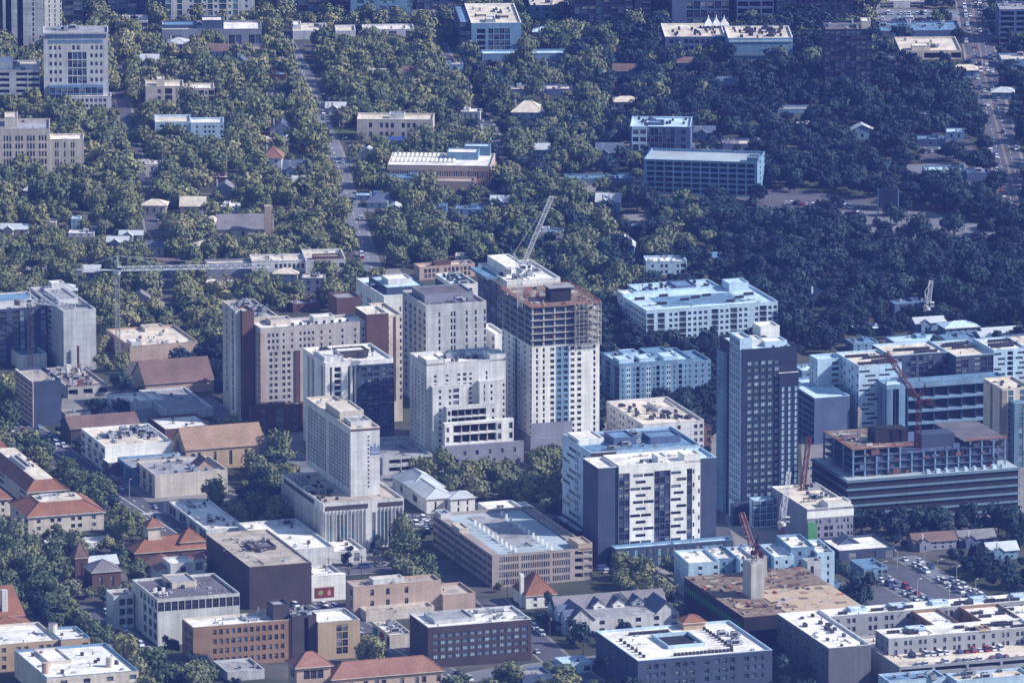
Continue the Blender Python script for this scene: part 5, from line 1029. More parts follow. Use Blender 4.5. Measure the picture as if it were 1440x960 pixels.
# small houses: (x left, x right, y eaves, y base, roof h, roof mat, wall, axis, label, depth)
HS = [
 (32, 68, 268, 280, 2.5, 'metalroof', 'cream', 'h', 'pale hipped house with a small porch wing, left under the beige hotel', 12),
 (235, 262, 62, 72, 2.5, 'metalroof', 'white', 'h', 'pale hipped mansion with a front gable, upper left', 12),
 (197, 222, 86, 96, 3, 'metalroof', 'white', 'x', 'white cottage among trees left of the hipped mansion, upper left', 10),
 (370, 396, 222, 240, 5, 'tile_pink', 'white', 'h', 'white house with a steep reddish pyramid roof, left of the upper road', 11),
 (398, 430, 238, 246, 4, 'shingle_blue', 'icewhite', 'x', 'pale house with a white front gable, right of the reddish pyramid roof', 10),
 (372, 424, 198, 203, .6, 'roofcream', 'offwhite', 'h', 'flat cream roof house just above the reddish pyramid roof', 12),
 (252, 336, 249, 256, .5, 'roofcream', 'redbrick', 'h', 'long flat white-edged roof in the trees, left of centre', 8),
 (300, 332, 268, 280, 4, 'shingle', 'purplegrey', 'y', 'grey gabled house under trees, left of the upper road', 10),
 (96, 132, 328, 333, .4, 'roofwhite', 'offwhite', 'h', 'thin white carport roof in the left woods', 8),
 (100, 113, 308, 322, .5, 'roofice', 'icewhite', 'h', 'small pale box house above the thin carport, left woods', 7),
 (0, 40, 322, 330, 2, 'metalroof', 'cream', 'x', 'low pale house at the left edge woods', 9),
 (86, 118, 352, 362, 1.0, 'roofgrey', 'offwhite', 'h', 'grey flat house near the crane tail, left woods', 9),
 (150, 180, 340, 348, 2, 'metalroof', 'purplegrey', 'x', 'grey-roofed house partly hidden left of the crane mast head', 9),
 (34, 66, 380, 386, .4, 'roofwhite', 'redbrick', 'h', 'thin bright roof over a red wall at the left, behind the left edge tower', 8),
 (272, 300, 346, 356, 2, 'roofcream', 'offwhite', 'h', 'flat cream house in front of the dome church', 9),
 (288, 328, 398, 412, .5, 'roofwhite', 'redbrick', 'h', 'bright flat-roofed brick house under the crane arm', 12),
 (385, 418, 385, 398, 2, 'roofcream', 'offwhite', 'h', 'pale house at the crane arm tip', 10),
 (424, 456, 391, 412, .4, 'roofcream', 'purplegrey', 'h', 'tall grey boxy house behind the brick residence hall', 10),
 (412, 450, 428, 440, .4, 'roofgrey', 'redbrick', 'h', 'dark brick annex behind the residence hall roofline', 10),
 (330, 346, 88, 98, 3, 'shingle_blue', 'icewhite', 'y', 'tiny pale blue gabled house upper left of centre', 8),
 (458, 486, 152, 160, 2.5, 'metalroof', 'white', 'x', 'white-roofed house left of the cream school', 9),
 (520, 545, 106, 113, 3, 'metalroof', 'icewhite', 'x', 'small white gabled house high in the centre trees', 8),
 (380, 410, 182, 192, 4, 'shingle_blue', 'offwhite', 'y', 'slate gabled house above the flat cream roof', 10),
 (375, 400, 140, 150, 3, 'shingle', 'offwhite', 'x', 'grey house with pale walls beside the upper road', 10),
 (720, 764, 158, 166, 5, 'roofcream', 'icewhite', 'h', 'pale house with pointed roof and a long lean-to, upper centre right', 13),
 (750, 780, 45, 50, 2, 'roofice', 'icewhite', 'h', 'pale low roof behind trees, top right of the boxy office', 9),
 (838, 875, 214, 226, 4, 'shingle_blue', 'paleblue', 'x', 'big blue gabled house in the blue woods', 12),
 (838, 872, 284, 300, 3.5, 'metalroof', 'paleblue', 'x', 'pale blue house with two gables in the centre right woods', 12),
 (752, 772, 210, 220, 2.5, 'metalroof', 'paleblue', 'x', 'small teal house in the centre right woods', 8),
 (690, 722, 284, 292, 2.5, 'metalroof', 'paleblue', 'x', 'pale house with a tall centre gable, left of the raised crane arm', 10),
 (640, 680, 294, 302, .6, 'roofblue', 'paleblue', 'h', 'low teal flat house left of the tall centre gable house', 9),
 (600, 628, 290, 300, .6, 'roofblue', 'paleblue', 'h', 'teal boxy house by the right side of the upper road', 9),
 (516, 552, 284, 292, 3.5, 'shingle_blue', 'icewhite', 'h', 'dark hipped house with white walls, right of the upper road', 11),
 (540, 570, 296, 306, 3, 'metalroof', 'paleblue', 'y', 'pale green roofed house behind the hipped one, right of the upper road', 9),
 (545, 600, 250, 268, .5, 'roofblue', 'paleblue', 'h', 'pale blue two-storey block below the long hall, centre', 10),
 (500, 545, 275, 282, .5, 'roofice', 'paleblue', 'h', 'low white-edged garage beside the upper road', 7),
 (862, 892, 346, 362, 4, 'metalroof', 'paleblue', 'y', 'pale domed-roof house at the wood edge, left of the dotted white block', 11),
 (880, 905, 318, 322, .3, 'roofice', 'paleblue', 'h', 'thin white roof above the domed-roof house', 7),
 (996, 1018, 362, 370, 2, 'roofblue', 'paleblue', 'x', 'small teal cottage alone in the dark woods', 8),
 (1258, 1308, 428, 442, .5, 'roofblue', 'midblue', 'h', 'dark blue rowhouse with four pale balconies in the dark woods', 9),
 (1204, 1242, 464, 472, .4, 'roofice', 'midblue', 'h', 'lone pale flat roof left of the dark rowhouses', 12),
 (1142, 1168, 420, 434, 4, 'shingle_blue', 'navy', 'y', 'dark gabled house barely visible in the dark woods', 10),
 (1288, 1330, 455, 466, 2, 'metalroof', 'paleblue', 'x', 'pale ridge-roofed rowhouse at right', 10),
 (1330, 1376, 462, 474, 2, 'roofice', 'paleblue', 'h', 'pale rowhouse with a domed roof room at right', 12),
 (1385, 1445, 470, 482, 2, 'metalroof', 'paleblue', 'x', 'long pale rowhouse at the right edge', 11),
 (1258, 1326, 482, 496, .5, 'roofice', 'paleblue', 'h', 'flat pale rowhouse behind the slit-window complex', 14),
 (1330, 1372, 478, 492, .5, 'roofblue', 'paleblue', 'h', 'second flat pale rowhouse behind the slit-window complex', 12),
 (1380, 1430, 474, 490, 1.5, 'metalroof', 'paleblue', 'x', 'ridged pale rowhouse in front of the right edge one', 12),
 (1200, 1236, 484, 496, 1, 'roofblue', 'paleblue', 'h', 'teal flat roof left of the flat pale rowhouse', 12),
 (640, 662, 360, 367, 1.2, 'roofcream', 'offwhite', 'h', 'tiny pale roof peeking above the low red brick school', 8),
 (1330, 1356, 186, 196, 1.0, 'roofice', 'paleblue', 'h', 'pale store by the cars left of the avenue', 11),
 (1288, 1330, 196, 206, 1.0, 'roofblue', 'midblue', 'h', 'blue flat store left of the pale store', 11),
 (1395, 1425, 130, 140, 2.0, 'metalroof', 'paleblue', 'h', 'pale house at the right edge across the avenue', 10),
 (900, 925, 196, 204, 2.0, 'metalroof', 'paleblue', 'h', 'pale pavilion in front of the blue-roofed apartment block', 8),
 (976, 1005, 186, 194, 2.5, 'shingle_blue', 'paleblue', 'x', 'blue gabled house right of the blue-roofed apartments', 10),
 (168, 200, 330, 338, 1.5, 'metalroof', 'offwhite', 'x', 'pale low roof in the left woods, beside the cross street', 8),
 (1285, 1345, 762, 775, 3, 'shingle_brown', 'purplegrey', 'x', 'brown roofed row cottage among dark trees at right', 9),
 (1350, 1400, 758, 770, 3, 'shingle', 'midblue', 'x', 'grey roofed row cottage right of the brown roofed one', 9),
 (1390, 1432, 775, 788, 3, 'metalroof', 'paleblue', 'x', 'pale roofed cottage at the right edge near the parked rows', 9),
]
for hx in HS:
    x0, x1, yt, yb, h_, rm, wm, ax, lab, dd = hx
    th = R(-3) if yt < 420 else A * .9; k_ = (x1 - x0)
    n_ = 2 if (yb - yt) > 11 else 1; c_ = max(2, int(k_ / 11))
    b = B('house', lab, 'house', th=th)
    b.m(x0, x1, yt, yb, d=dd, F='.' + 'o.' * c_, Rr='.o.', L='.o.', n=n_, top=.3, base=.3, wall=wm, roof=rm if h_ < 1.3 else 'roofgrey', par=.3 if h_ < 1.3 else .02, g='glassblue' if x0 > 600 else 'glass')
    if h_ < 1.3:
        b.ac(rnd.choice((1, 2, 3)), 'condenser', 'unit')
        if k_ > 30: b.pent(.55, .5, .75, .9, 1.4, wm, rm)
    elif ax == 'h': b.hip(h_, rm, .8)
    else:
        b.gable(h_, rm, .6, axis=ax, wall=wm)
        q0, q1, q2, q3, qz = b.last
        if ax == 'x' and k_ > 24:
            b.vol((q0 + 2, q1 - 2.5, q0 + 7, q1 - .02, b.mtop - .1), F='.o.', n=1, wall=wm, par=.02, nm='porch'); b.gable(2.0, rm, .4, axis='y', wall=wm, nm='porch_roof')
    q0, q1, q2, q3, qz = b.last
    if h_ > 2.2:
        k = MB(); k.box(q0 + 1.2, (q1 + q3) / 2 - .4, b.mtop, q0 + 2.0, (q1 + q3) / 2 + .4, b.mtop + h_ + 1.0, 'redbrick' if 'cream' in wm else 'offwhite'); b.part(k, 'chimney')
    b.done()

RC = [('white', 'roofwhite', 'metalroof'), ('slate grey', 'roofgrey', 'shingle'), ('cream', 'roofcream', 'roofcream'), ('brown', 'rooftan', 'shingle_brown'), ('blue-grey', 'roofblue', 'shingle_blue')]
SH = [('gabled', 'x'), ('hipped', 'h'), ('flat-roofed', 'f')]
def clear(x0, x1, y0, y1):
    if x1 > 1080 and y1 > 255: return False
    for yy, xa, xb in ((60, 395, 440), (130, 415, 470), (200, 440, 505), (300, 470, 525), (380, 490, 550)):
        if abs((y0 + y1) / 2 - yy) < 45 and x1 > xa - 4 and x0 < xb: return False
    for c_, th, hw, hd, hz in FOOT:
        a_, b_, q = proj((c_[0], c_[1], hz / 2)); r_ = (hw + hd * .3) * q
        if x0 - r_ - 6 < a_ < x1 + r_ + 6 and y0 - 16 < b_ < y1 + 16: return False
    return True
for (zx0, zx1, zy0, zy1, zone, wl) in ((150, 560, 65, 330, 'in the upper left woods', ('offwhite', 'cream', 'redbrick')), (600, 880, 80, 340, 'in the upper centre woods', ('paleblue', 'offwhite', 'midblue')), (900, 1350, 100, 330, 'in the upper right woods', ('paleblue', 'midblue')), (0, 330, 290, 440, 'in the woods at far left', ('offwhite', 'cream', 'purplegrey'))):  # right-hand zones get bluer walls, the cast put into their colour
    cb = [(a_, c_, w_) for a_ in RC for c_ in SH for w_ in wl]; rnd.shuffle(cb); n_ = 0
    for _ in range(400):
        if n_ >= (5 if zx0 > 500 else 8): break
        x = rnd.uniform(zx0, zx1); y = rnd.uniform(zy0, zy1); W_ = rnd.uniform(22, 42)
        if not clear(x, x + W_, y - 10, y): continue
        (rn, rf, rp), (sn, sa), wn = cb[n_]; n_ += 1
        b = B('house', f"{rn} {sn} house with {dict(offwhite='pale', cream='cream', redbrick='dark brick', paleblue='pale blue', midblue='dark blue', purplegrey='grey')[wn]} walls {zone}", 'house', th=R(rnd.uniform(-8, 5)))
        b.m(x, x + W_, y - rnd.uniform(9, 15), y, d=rnd.uniform(7, 11), F='.o.o.o.', Rr='.o.', n=1 if rnd.random() < .6 else 2, top=.3, base=.3, wall=wn, roof=rf if sa == 'f' else 'roofgrey', par=.3 if sa == 'f' else .02)
        if sa == 'f': b.ac(2, 'condenser', 'unit'); b.pent(.1, .4, .4, .9, 1.3, wn, rf)
        elif sa == 'h': b.hip(rnd.uniform(2, 3.5), rp, .8)
        else: b.gable(rnd.uniform(2.5, 4), rp, .6, axis=rnd.choice('xy'), wall=wn)
        b.done()
# ================================================================ cranes
def lattice(mb, Aq, Bq, w_, seg, m, t=.22, tri=False):
    Aq, Bq = Vector(Aq), Vector(Bq); d = Bq - Aq; L_ = d.length; d.normalize()
    up_ = Vector((0, 0, 1)) if abs(d.z) < .9 else Vector((0, 1, 0)); a_ = d.cross(up_).normalized(); b_ = a_.cross(d)
    cs = [(-1, -1), (1, -1), (0, 1)] if tri else [(-1, -1), (1, -1), (1, 1), (-1, 1)]
    off = [a_ * (x * w_ / 2) + b_ * (y * w_ / 2) for x, y in cs]; n_ = max(2, round(L_ / seg)); N_ = len(off)
    for o in off: mb.bar(Aq + o, Bq + o, t, m)
    for i in range(n_):
        p, q = Aq + d * (L_ * i / n_), Aq + d * (L_ * (i + 1) / n_)
        for j in range(N_):
            o1, o2 = off[j], off[(j + 1) % N_]
            if i % 2: o1, o2 = o2, o1
            mb.bar(p + o1, q + o2, t * .65, m); mb.bar(q + off[j], q + off[(j + 1) % N_], t * .6, m)
def crane(label, base, mast_h, ang, jib_l, jib_up, cj, m, mm=None, luff=False, w_=2.0, z0=0.0, cat='tower crane'):
    r_ = root('tower_crane', label, cat, (base[0], base[1], z0)); mm = mm or m
    k = MB(); lattice(k, (0, 0, 0), (0, 0, mast_h), w_, 2.6, mm, .3); k.obj('mast', r_)
    u = Vector((math.cos(ang), math.sin(ang), 0)); zt = mast_h + 1.6
    k = MB(); k.cyl(0, 0, mast_h + .01, mast_h + 1.5, 1.7, m, 12); k.obj('slewing_ring', r_)
    v_ = Vector((-u.y, u.x, 0)); k = MB(); c_ = v_ * -2.2 + u * 1.0
    k.box(c_.x - 1, c_.y - 1, zt, c_.x + 1, c_.y + 1, zt + 2.4, m); k.box(c_.x - 1.03, c_.y - 1.03, zt + 1.0, c_.x + 1.03, c_.y + 1.03, zt + 2.0, 'glass'); k.obj('cab', r_)
    e = u * jib_l * math.cos(jib_up) + Vector((0, 0, zt + 1 + jib_l * math.sin(jib_up)))
    k = MB(); lattice(k, u * 1.2 + Vector((0, 0, zt + 1)), e, 1.9 if not luff else 1.8, 2.3, m, .3, tri=not luff); k.obj('jib', r_)
    ce = u * -cj + Vector((0, 0, zt + .8)); k = MB(); k.bar(Vector((0, 0, zt + .3)) + v_ * .8, ce + v_ * .8, .35, m); k.bar(Vector((0, 0, zt + .3)) - v_ * .8, ce - v_ * .8, .35, m)
    for i in range(1, 6): k.bar(u * -cj * i / 5.2 + v_ * .8 + Vector((0, 0, zt + .6)), u * -cj * i / 5.2 - v_ * .8 + Vector((0, 0, zt + .6)), .2, m)
    k.obj('counter_jib', r_)
    k = MB(); q = ce - Vector((0, 0, 2.2)); 
    for i in range(3): s_ = q + u * (i * 1.1); k.bar(s_ + Vector((0, 0, -.6)), s_ + Vector((0, 0, 2.6)), 1.0, 'craneweight' if m != 'cranered' else m)
    k.obj('counterweight', r_)
    top = Vector((0, 0, zt + (7.5 if not luff else 8))) - (u * 3 if luff else Vector())
    k = MB(); k.bar(u * .8 + v_ * .7 + Vector((0, 0, zt)), top, .35, m); k.bar(u * .8 - v_ * .7 + Vector((0, 0, zt)), top, .35, m); k.bar(u * -1.0 + Vector((0, 0, zt)), top, .35, m); k.obj('tower_head', r_)
    k = MB(); k.bar(top, ce, .12, m)
    if not luff: k.bar(top, u * jib_l * .35 + Vector((0, 0, zt + 2)), .12, m); k.bar(top, u * jib_l * .7 + Vector((0, 0, zt + 2)), .12, m)
    else: k.bar(top, e, .12, m)
    k.obj('tie_bar', r_)
    hp = e if luff else u * jib_l * .34 + Vector((0, 0, zt + .3)); k = MB()
    if not luff: k.box(hp.x - .8, hp.y - .8, hp.z - .5, hp.x + .8, hp.y + .8, hp.z, m)
    k.bar(hp, hp - Vector((0, 0, 14)), .08, 'cranedark'); k.box(hp.x - .35, hp.y - .35, hp.z - 15, hp.x + .35, hp.y + .35, hp.z - 14, 'cranedark'); k.obj('hook_cable', r_); return r_
g = P(166, 515); hh = height_at(g, 385)
crane('long pale horizontal tower crane above the tan building, left of centre', g, hh, 0.10, 76, 0.0, 20, 'cranewhite', 'metal')
g = P(43, 540); hh = height_at(g, 430)
crane('dark-masted crane in front of the left edge tower with a short pale arm pointing right', g, hh, -0.45, 25, -0.02, 8, 'cranewhite', 'cranedark')
b_, x0, y0, x1, y1, zt = UT
w0 = b_.o + b_.u * (x0 + 2.2) + b_.w_ * (y0 + 14)
w0 = P(731, 432, zt); hh = height_at(w0, 384)
crane('white luffing crane on the unfinished tower, its lattice arm raised to the upper right', w0, hh, R(20), 36, R(64), 7, 'cranewhite', None, luff=True, z0=zt + .2, w_=2.2)
w0 = P(1072, 812, CORE_Z)
crane('dark red luffing crane standing on the grey core of the plywood deck', (CORE.x, CORE.y), 3.0, R(125), 17, R(55), 6, 'cranered', 'cranedark', luff=True, z0=CORE_Z + .01, w_=2.2)
b_, X0, Y0, ZT, W_ = FRM
w0 = b_.o + b_.u * (X0 + W_ * .40) + b_.w_ * (Y0 + 3)
crane('red-masted crane rising out of the netted building site at right', (w0.x, w0.y), height_at(w0, 568), R(160), 26, R(52), 6, 'cranered', 'cranered', luff=True, z0=.01, w_=2.2)
g = P(1128, 735); crane('small pink-armed crane just left of the lime panel block', g, 14, R(75), 24, R(60), 5, 'cranered', 'cranedark', luff=True, w_=1.8)
g = P(1100, 775); crane('thin crane with a pale raised tip in front of the dark glass tower', g, 12, R(70), 22, R(66), 5, 'cranewhite', 'cranered', luff=True, w_=1.6)
g = P(1304, 452); crane('short stubby white crane arm above the dark rowhouses at right', g, 6, R(60), 12, R(72), 3, 'cranewhite', 'cranedark', luff=True, w_=1.6)
# concrete placing boom on the netted site
w0 = b_.o + b_.u * (X0 + 9) + b_.w_ * (Y0 + 16); r_ = root('placing_boom', 'upright cream placing boom standing on the netted site deck', 'concrete pump', (w0.x, w0.y, ZT + .01))
k = MB(); k.box(-1.6, -1.6, 0, 1.6, 1.6, 1.2, 'cream'); k.cyl(0, 0, 1.2, 4.5, .9, 'cream', 10); k.obj('pedestal', r_)
k = MB(); k.box(-.55, -.5, 4.5, .55, .5, 15.5, 'cream'); k.box(.6, -.35, 6, 1.1, .35, 14.5, 'offwhite'); k.obj('boom', r_)
# ================================================================ ground, streets
m, n, l, bs = _base('ground'); tc = n.new('ShaderNodeTexCoord')
nz = n.new('ShaderNodeTexNoise'); nz.inputs['Scale'].default_value = .02; nz.inputs['Detail'].default_value = 8; l.new(tc.outputs['Object'], nz.inputs['Vector'])
cr = n.new('ShaderNodeValToRGB'); l.new(nz.outputs[0], cr.inputs[0]); e = cr.color_ramp.elements
e[0].position = .36; e[0].color = (.028, .036, .02, 1); e[1].position = .72; e[1].color = (.16, .15, .135, 1); a_ = e.new(.5); a_.color = (.042, .05, .03, 1); a_ = e.new(.6); a_.color = (.07, .068, .066, 1)
l.new(cr.outputs[0], bs.inputs['Base Color']); bs.inputs['Roughness'].default_value = 1; M['ground'] = m
k = MB(); k.q((-12000, -6000, 0), (12000, -6000, 0), (12000, 34000, 0), (-12000, 34000, 0), 'ground'); k.obj('ground', None, None, 'structure')
ROADS = []
def strip(pts, wd, z, mt, name, off=0.0, keep=True):
    W_ = [P(x, y, 0) for x, y in pts]; k = MB(); L_ = []
    for i, p in enumerate(W_):
        a_ = W_[max(0, i - 1)]; c_ = W_[min(len(W_) - 1, i + 1)]; d = (c_ - a_); d.z = 0; d.normalize(); nn = Vector((-d.y, d.x, 0)); L_.append((p + nn * (off + wd / 2), p + nn * (off - wd / 2)))
    for (a_, b_), (c_, d_) in zip(L_, L_[1:]):
        for q in (a_, b_, c_, d_): q.z = z
        k.q(b_, d_, c_, a_, mt) if (d_ - b_).cross(a_ - b_).z > 0 else k.q(a_, c_, d_, b_, mt)
    if keep: ROADS.append((W_, wd / 2))
    return k.obj(name, None, None, 'structure')
def dashes(pts, z, off, wd=.18, ln=3, gap=9, solid=False, mt='paint'):
    W_ = [P(x, y, 0) for x, y in pts]; k = MB(); s = 0
    for a_, c_ in zip(W_, W_[1:]):
        d = c_ - a_; L_ = d.length; d.normalize(); nn = Vector((-d.y, d.x, 0)); t = 0
        while t < L_:
            e_ = min(L_, t + (L_ if solid else ln)); p, q = a_ + d * t + nn * off, a_ + d * e_ + nn * off
            k.q((*(p + nn * wd)[:2], z), (*(p - nn * wd)[:2], z), (*(q - nn * wd)[:2], z), (*(q + nn * wd)[:2], z), mt); t = e_ + gap if not solid else L_
    return k.obj('road_marking', None, None, 'structure')
G1 = [(20, 592), (95, 650), (190, 712), (290, 776), (450, 858), (540, 905), (640, 960)]
U1 = [(395, 50), (425, 100), (447, 160), (470, 215), (490, 280), (508, 335), (525, 385)]
U2 = [(595, 5), (622, 75), (662, 140), (697, 200), (716, 255)]
AV = [(1362, -20), (1376, 60), (1392, 140), (1412, 215), (1436, 300)]
roads = [(G1, 17, 'asphalt', 'road'), (U1, 8, 'asphalt_pale', 'road'), (U2, 7.5, 'asphalt', 'road'), (AV, 16, 'asphalt', 'avenue'),
         ([(155, 60), (170, 130), (185, 200), (208, 290), (226, 370), (250, 470)], 6.5, 'asphalt', 'road'), ([(395, 118), (470, 112), (640, 108)], 8, 'asphalt_pale', 'road'),
         ([(430, 228), (500, 232)], 16, 'asphalt_pale', 'road'), ([(690, 842), (780, 925), (830, 960)], 12, 'asphalt', 'road'), ([(440, 806), (640, 792)], 12, 'asphalt', 'road'),
         ([(835, 745), (900, 800), (980, 860), (1060, 920)], 14, 'asphalt', 'road'), ([(120, 850), (190, 915), (240, 950)], 14, 'asphalt', 'road'), ([(600, 962), (700, 945), (860, 925)], 12, 'asphalt_pale', 'road'),
         ([(280, 560), (340, 600), (420, 650), (455, 690)], 10, 'asphalt_pale', 'road'), ([(1180, 300), (1300, 300), (1360, 316), (1440, 345)], 7, 'asphalt_pale', 'road'), ([(1180, 322), (1290, 313), (1330, 318), (1420, 348)], 4, 'asphalt_pale', 'road'),
         ([(1215, 800), (1330, 862)], 9, 'asphalt_pale', 'road'), ([(1270, 782), (1410, 862)], 9, 'asphalt_pale', 'road'), ([(990, 655), (1005, 720), (1030, 790)], 8, 'asphalt', 'road')]
for i, (p_, w_, mt, nm) in enumerate(roads):
    strip(p_, w_ + 3.2, .02 + .0015 * i, 'paving', 'pavement', keep=False)
    strip(p_, w_, .16 + .0015 * i, mt, nm)
for o_ in (-3.2, 3.2): dashes(G1, .21, o_)
dashes(G1, .212, 0, solid=True); dashes(U1, .21, 0); dashes(U2, .21, 0)
for o_ in (-3.4, 3.4): dashes(AV, .215, o_, wd=.14, ln=3, gap=9)
dashes(AV, .217, -.35, wd=.1, solid=True, mt='plypale'); dashes(AV, .217, .35, wd=.1, solid=True, mt='plypale')
LOTS = [([(1095, 262), (1250, 285), (1238, 305), (1090, 312), (1000, 285)], 'asphalt', 'parking_lot'), ([(570, 722), (655, 722), (668, 742), (560, 752)], 'asphalt', 'parking_lot'),
        ([(1220, 12), (1350, 14), (1352, 34), (1215, 36)], 'asphalt_pale', 'parking_lot'), ([(1300, 195), (1362, 192), (1372, 222), (1290, 225)], 'asphalt', 'parking_lot'),
        ([(1270, 232), (1360, 228), (1365, 266), (1280, 268)], 'asphalt_pale', 'parking_lot'), ([(1196, 785), (1300, 800), (1420, 868), (1230, 872)], 'asphalt', 'parking_lot'),
        ([(500, 705), (520, 770), (600, 790), (545, 800), (470, 790)], 'paving', 'plaza'), ([(1180, 305), (1330, 305), (1440, 345), (1330, 350), (1190, 326)], 'asphalt_pale', 'paved_yard'), ([(1375, 285), (1440, 285), (1440, 340)], 'asphalt', 'bare_ground'),
        ([(300, 35), (372, 70), (395, 100), (350, 100)], 'paving', 'plaza'), ([(470, 235), (492, 262), (486, 276), (500, 282)], 'lawn', 'lawn'), ([(90, 545), (230, 550), (300, 640), (200, 655), (80, 610)], 'paving', 'plaza'),
        ([(140, 650), (300, 660), (440, 790), (330, 790), (200, 705)], 'paving', 'plaza'), ([(720, 590), (1010, 600), (1040, 700), (1130, 745), (1060, 800), (880, 810), (720, 700)], 'paving', 'plaza'),
        ([(1125, 600), (1440, 600), (1440, 745), (1215, 740), (1130, 700)], 'paving', 'plaza'), ([(330, 600), (700, 620), (700, 700), (480, 700)], 'paving', 'plaza')]
for i, (pl, mt, nm) in enumerate(LOTS):
    k = MB(); vs_ = [P(x, y, .006 + .0008 * i) for x, y in pl]; n0 = len(k.v); k.v += [tuple(v) for v in vs_]; k.f.append(tuple(range(len(vs_))) if (vs_[1] - vs_[0]).cross(vs_[2] - vs_[1]).z > 0 else tuple(reversed(range(len(vs_))))); k.m.append(k.mi(mt)); k.obj(nm, None, None, 'structure')

YARDS = []
for i in range(60):
    x_, y_ = rnd.uniform(20, 1340), rnd.uniform(60, 400)
    if 560 < x_ < 800 and y_ > 330 or x_ > 1000 and y_ > 300: continue
    w_, h_ = rnd.uniform(18, 46), rnd.uniform(5, 11); sk = rnd.uniform(-8, 12)
    pl = [(x_, y_), (x_ + w_, y_ - rnd.uniform(-2, 2)), (x_ + w_ + sk, y_ + h_), (x_ + sk, y_ + h_)]; YARDS.append(pl)
    k = MB(); vs_ = [P(x, y, .03 + i * .0006) for x, y in pl]; k.q(vs_[3], vs_[2], vs_[1], vs_[0], rnd.choice(('paving', 'asphalt_pale', 'lawn', 'paving'))); k.obj('yard', None, None, 'structure')
for x_, y_ in ((120, 668), (205, 722), (283, 771), (520, 895)):
    g_ = P(x_, y_, .222); d = (P(95, 650) - P(190, 712)).normalized(); nn = Vector((-d.y, d.x, 0)); k = MB()
    for i in range(12):
        c_ = g_ + nn * (-7.5 + i * 1.35); k.q(*[tuple(v) for v in (c_ - nn * .35 - d * 1.8, c_ + nn * .35 - d * 1.8, c_ + nn * .35 + d * 1.8, c_ - nn * .35 + d * 1.8)][:: 1 if (nn.cross(d)).z > 0 else -1], 'paint')
    k.obj('crosswalk', None, None, 'structure')
# ================================================================ cars
def car_meshes(kind, carpaint):
    L_, W_, Hh = {'car': (4.5, 1.8, 1.42), 'suv': (4.8, 1.95, 1.75), 'van': (5.6, 2.05, 2.3)}[kind]
    k = MB(); x = L_ / 2; y = W_ / 2; hb = Hh * .56
    prof = [(-x, .35), (-x, hb * .92), (-x * .92, hb), (x * .45 if kind != 'van' else x * .78, hb), (x * .97, hb * .8), (x, .35)]
    for s_ in (-1, 1):
        i0 = len(k.v); k.v += [(p[0], s_ * y, p[1]) for p in prof]; f = tuple(range(i0, i0 + len(prof))); k.f.append(f if s_ > 0 else tuple(reversed(f))); k.m.append(k.mi(carpaint))
    for (a0, a1), (b0, b1) in zip(prof, prof[1:] + prof[:1]): k.q((a0, y, a1), (b0, y, b1), (b0, -y, b1), (a0, -y, a1), carpaint)
    c0, c1, r0, r1 = (-x * .75, x * .42, -x * .5, x * .12) if kind == 'car' else (-x * .93, x * .45, -x * .82, x * .18) if kind == 'suv' else (-x * .96, x * .78, -x * .92, x * .5)
    k.q((r0, -y * .8, Hh), (r1, -y * .8, Hh), (r1, y * .8, Hh), (r0, y * .8, Hh), carpaint)
    g = MB(); yb = y * .94; lo = [(c0, -yb, hb), (c1, -yb, hb), (c1, yb, hb), (c0, yb, hb)]; hi = [(r0, -y * .8, Hh - .01), (r1, -y * .8, Hh - .01), (r1, y * .8, Hh - .01), (r0, y * .8, Hh - .01)]
    for j in range(4): g.q(lo[j], lo[(j + 1) % 4], hi[(j + 1) % 4], hi[j], 'glassblue')
    wh = MB()
    n_ = 8
    for s_ in (-1, 1):
        i0 = len(wh.v)
        for q in range(n_): a_ = 2 * math.pi * q / n_; wh.v.append((.34 * math.cos(a_), s_ * .1, .34 + .34 * math.sin(a_)))
        f = tuple(range(i0, i0 + n_)); wh.f.append(f if s_ < 0 else tuple(reversed(f))); wh.m.append(wh.mi('cavity'))
    for q in range(n_): r = (q + 1) % n_; wh.f.append((q, r, n_ + r, n_ + q)); wh.m.append(0)
    return k.mesh('car_body'), g.mesh('car_glass'), wh.mesh('car_wheel'), (x * .62, y * .92)
CARM = {(k_, c_): car_meshes(k_, 'paint_' + c_.replace(' ', '_')) for k_ in ('car', 'suv', 'van') for c_ in CARC}
def car(p, rz, label, group, parts=True):
    kd = rnd.choice(('car', 'car', 'suv', 'suv', 'van')) if rnd.random() < .9 else 'van'
    cc = rnd.choice(('white', 'white', 'white', 'black', 'grey', 'silver', 'silver', 'dark blue', 'red')); bm_, gm_, wm_, (wx, wy) = CARM[(kd, cc)]
    label = cc + ' ' + {'car': 'saloon car', 'suv': 'high-bodied car', 'van': 'van'}[kd] + ' ' + label
    r_ = root('parked_car' if 'parked' in group else 'car', label, 'car', p, rz, group)
    link('body', bm_, r_); link('windows', gm_, r_)
    if parts:
        for sx in (-1, 1):
            for sy in (-1, 1): link('wheel', wm_, r_, (sx * wx, sy * wy, 0))
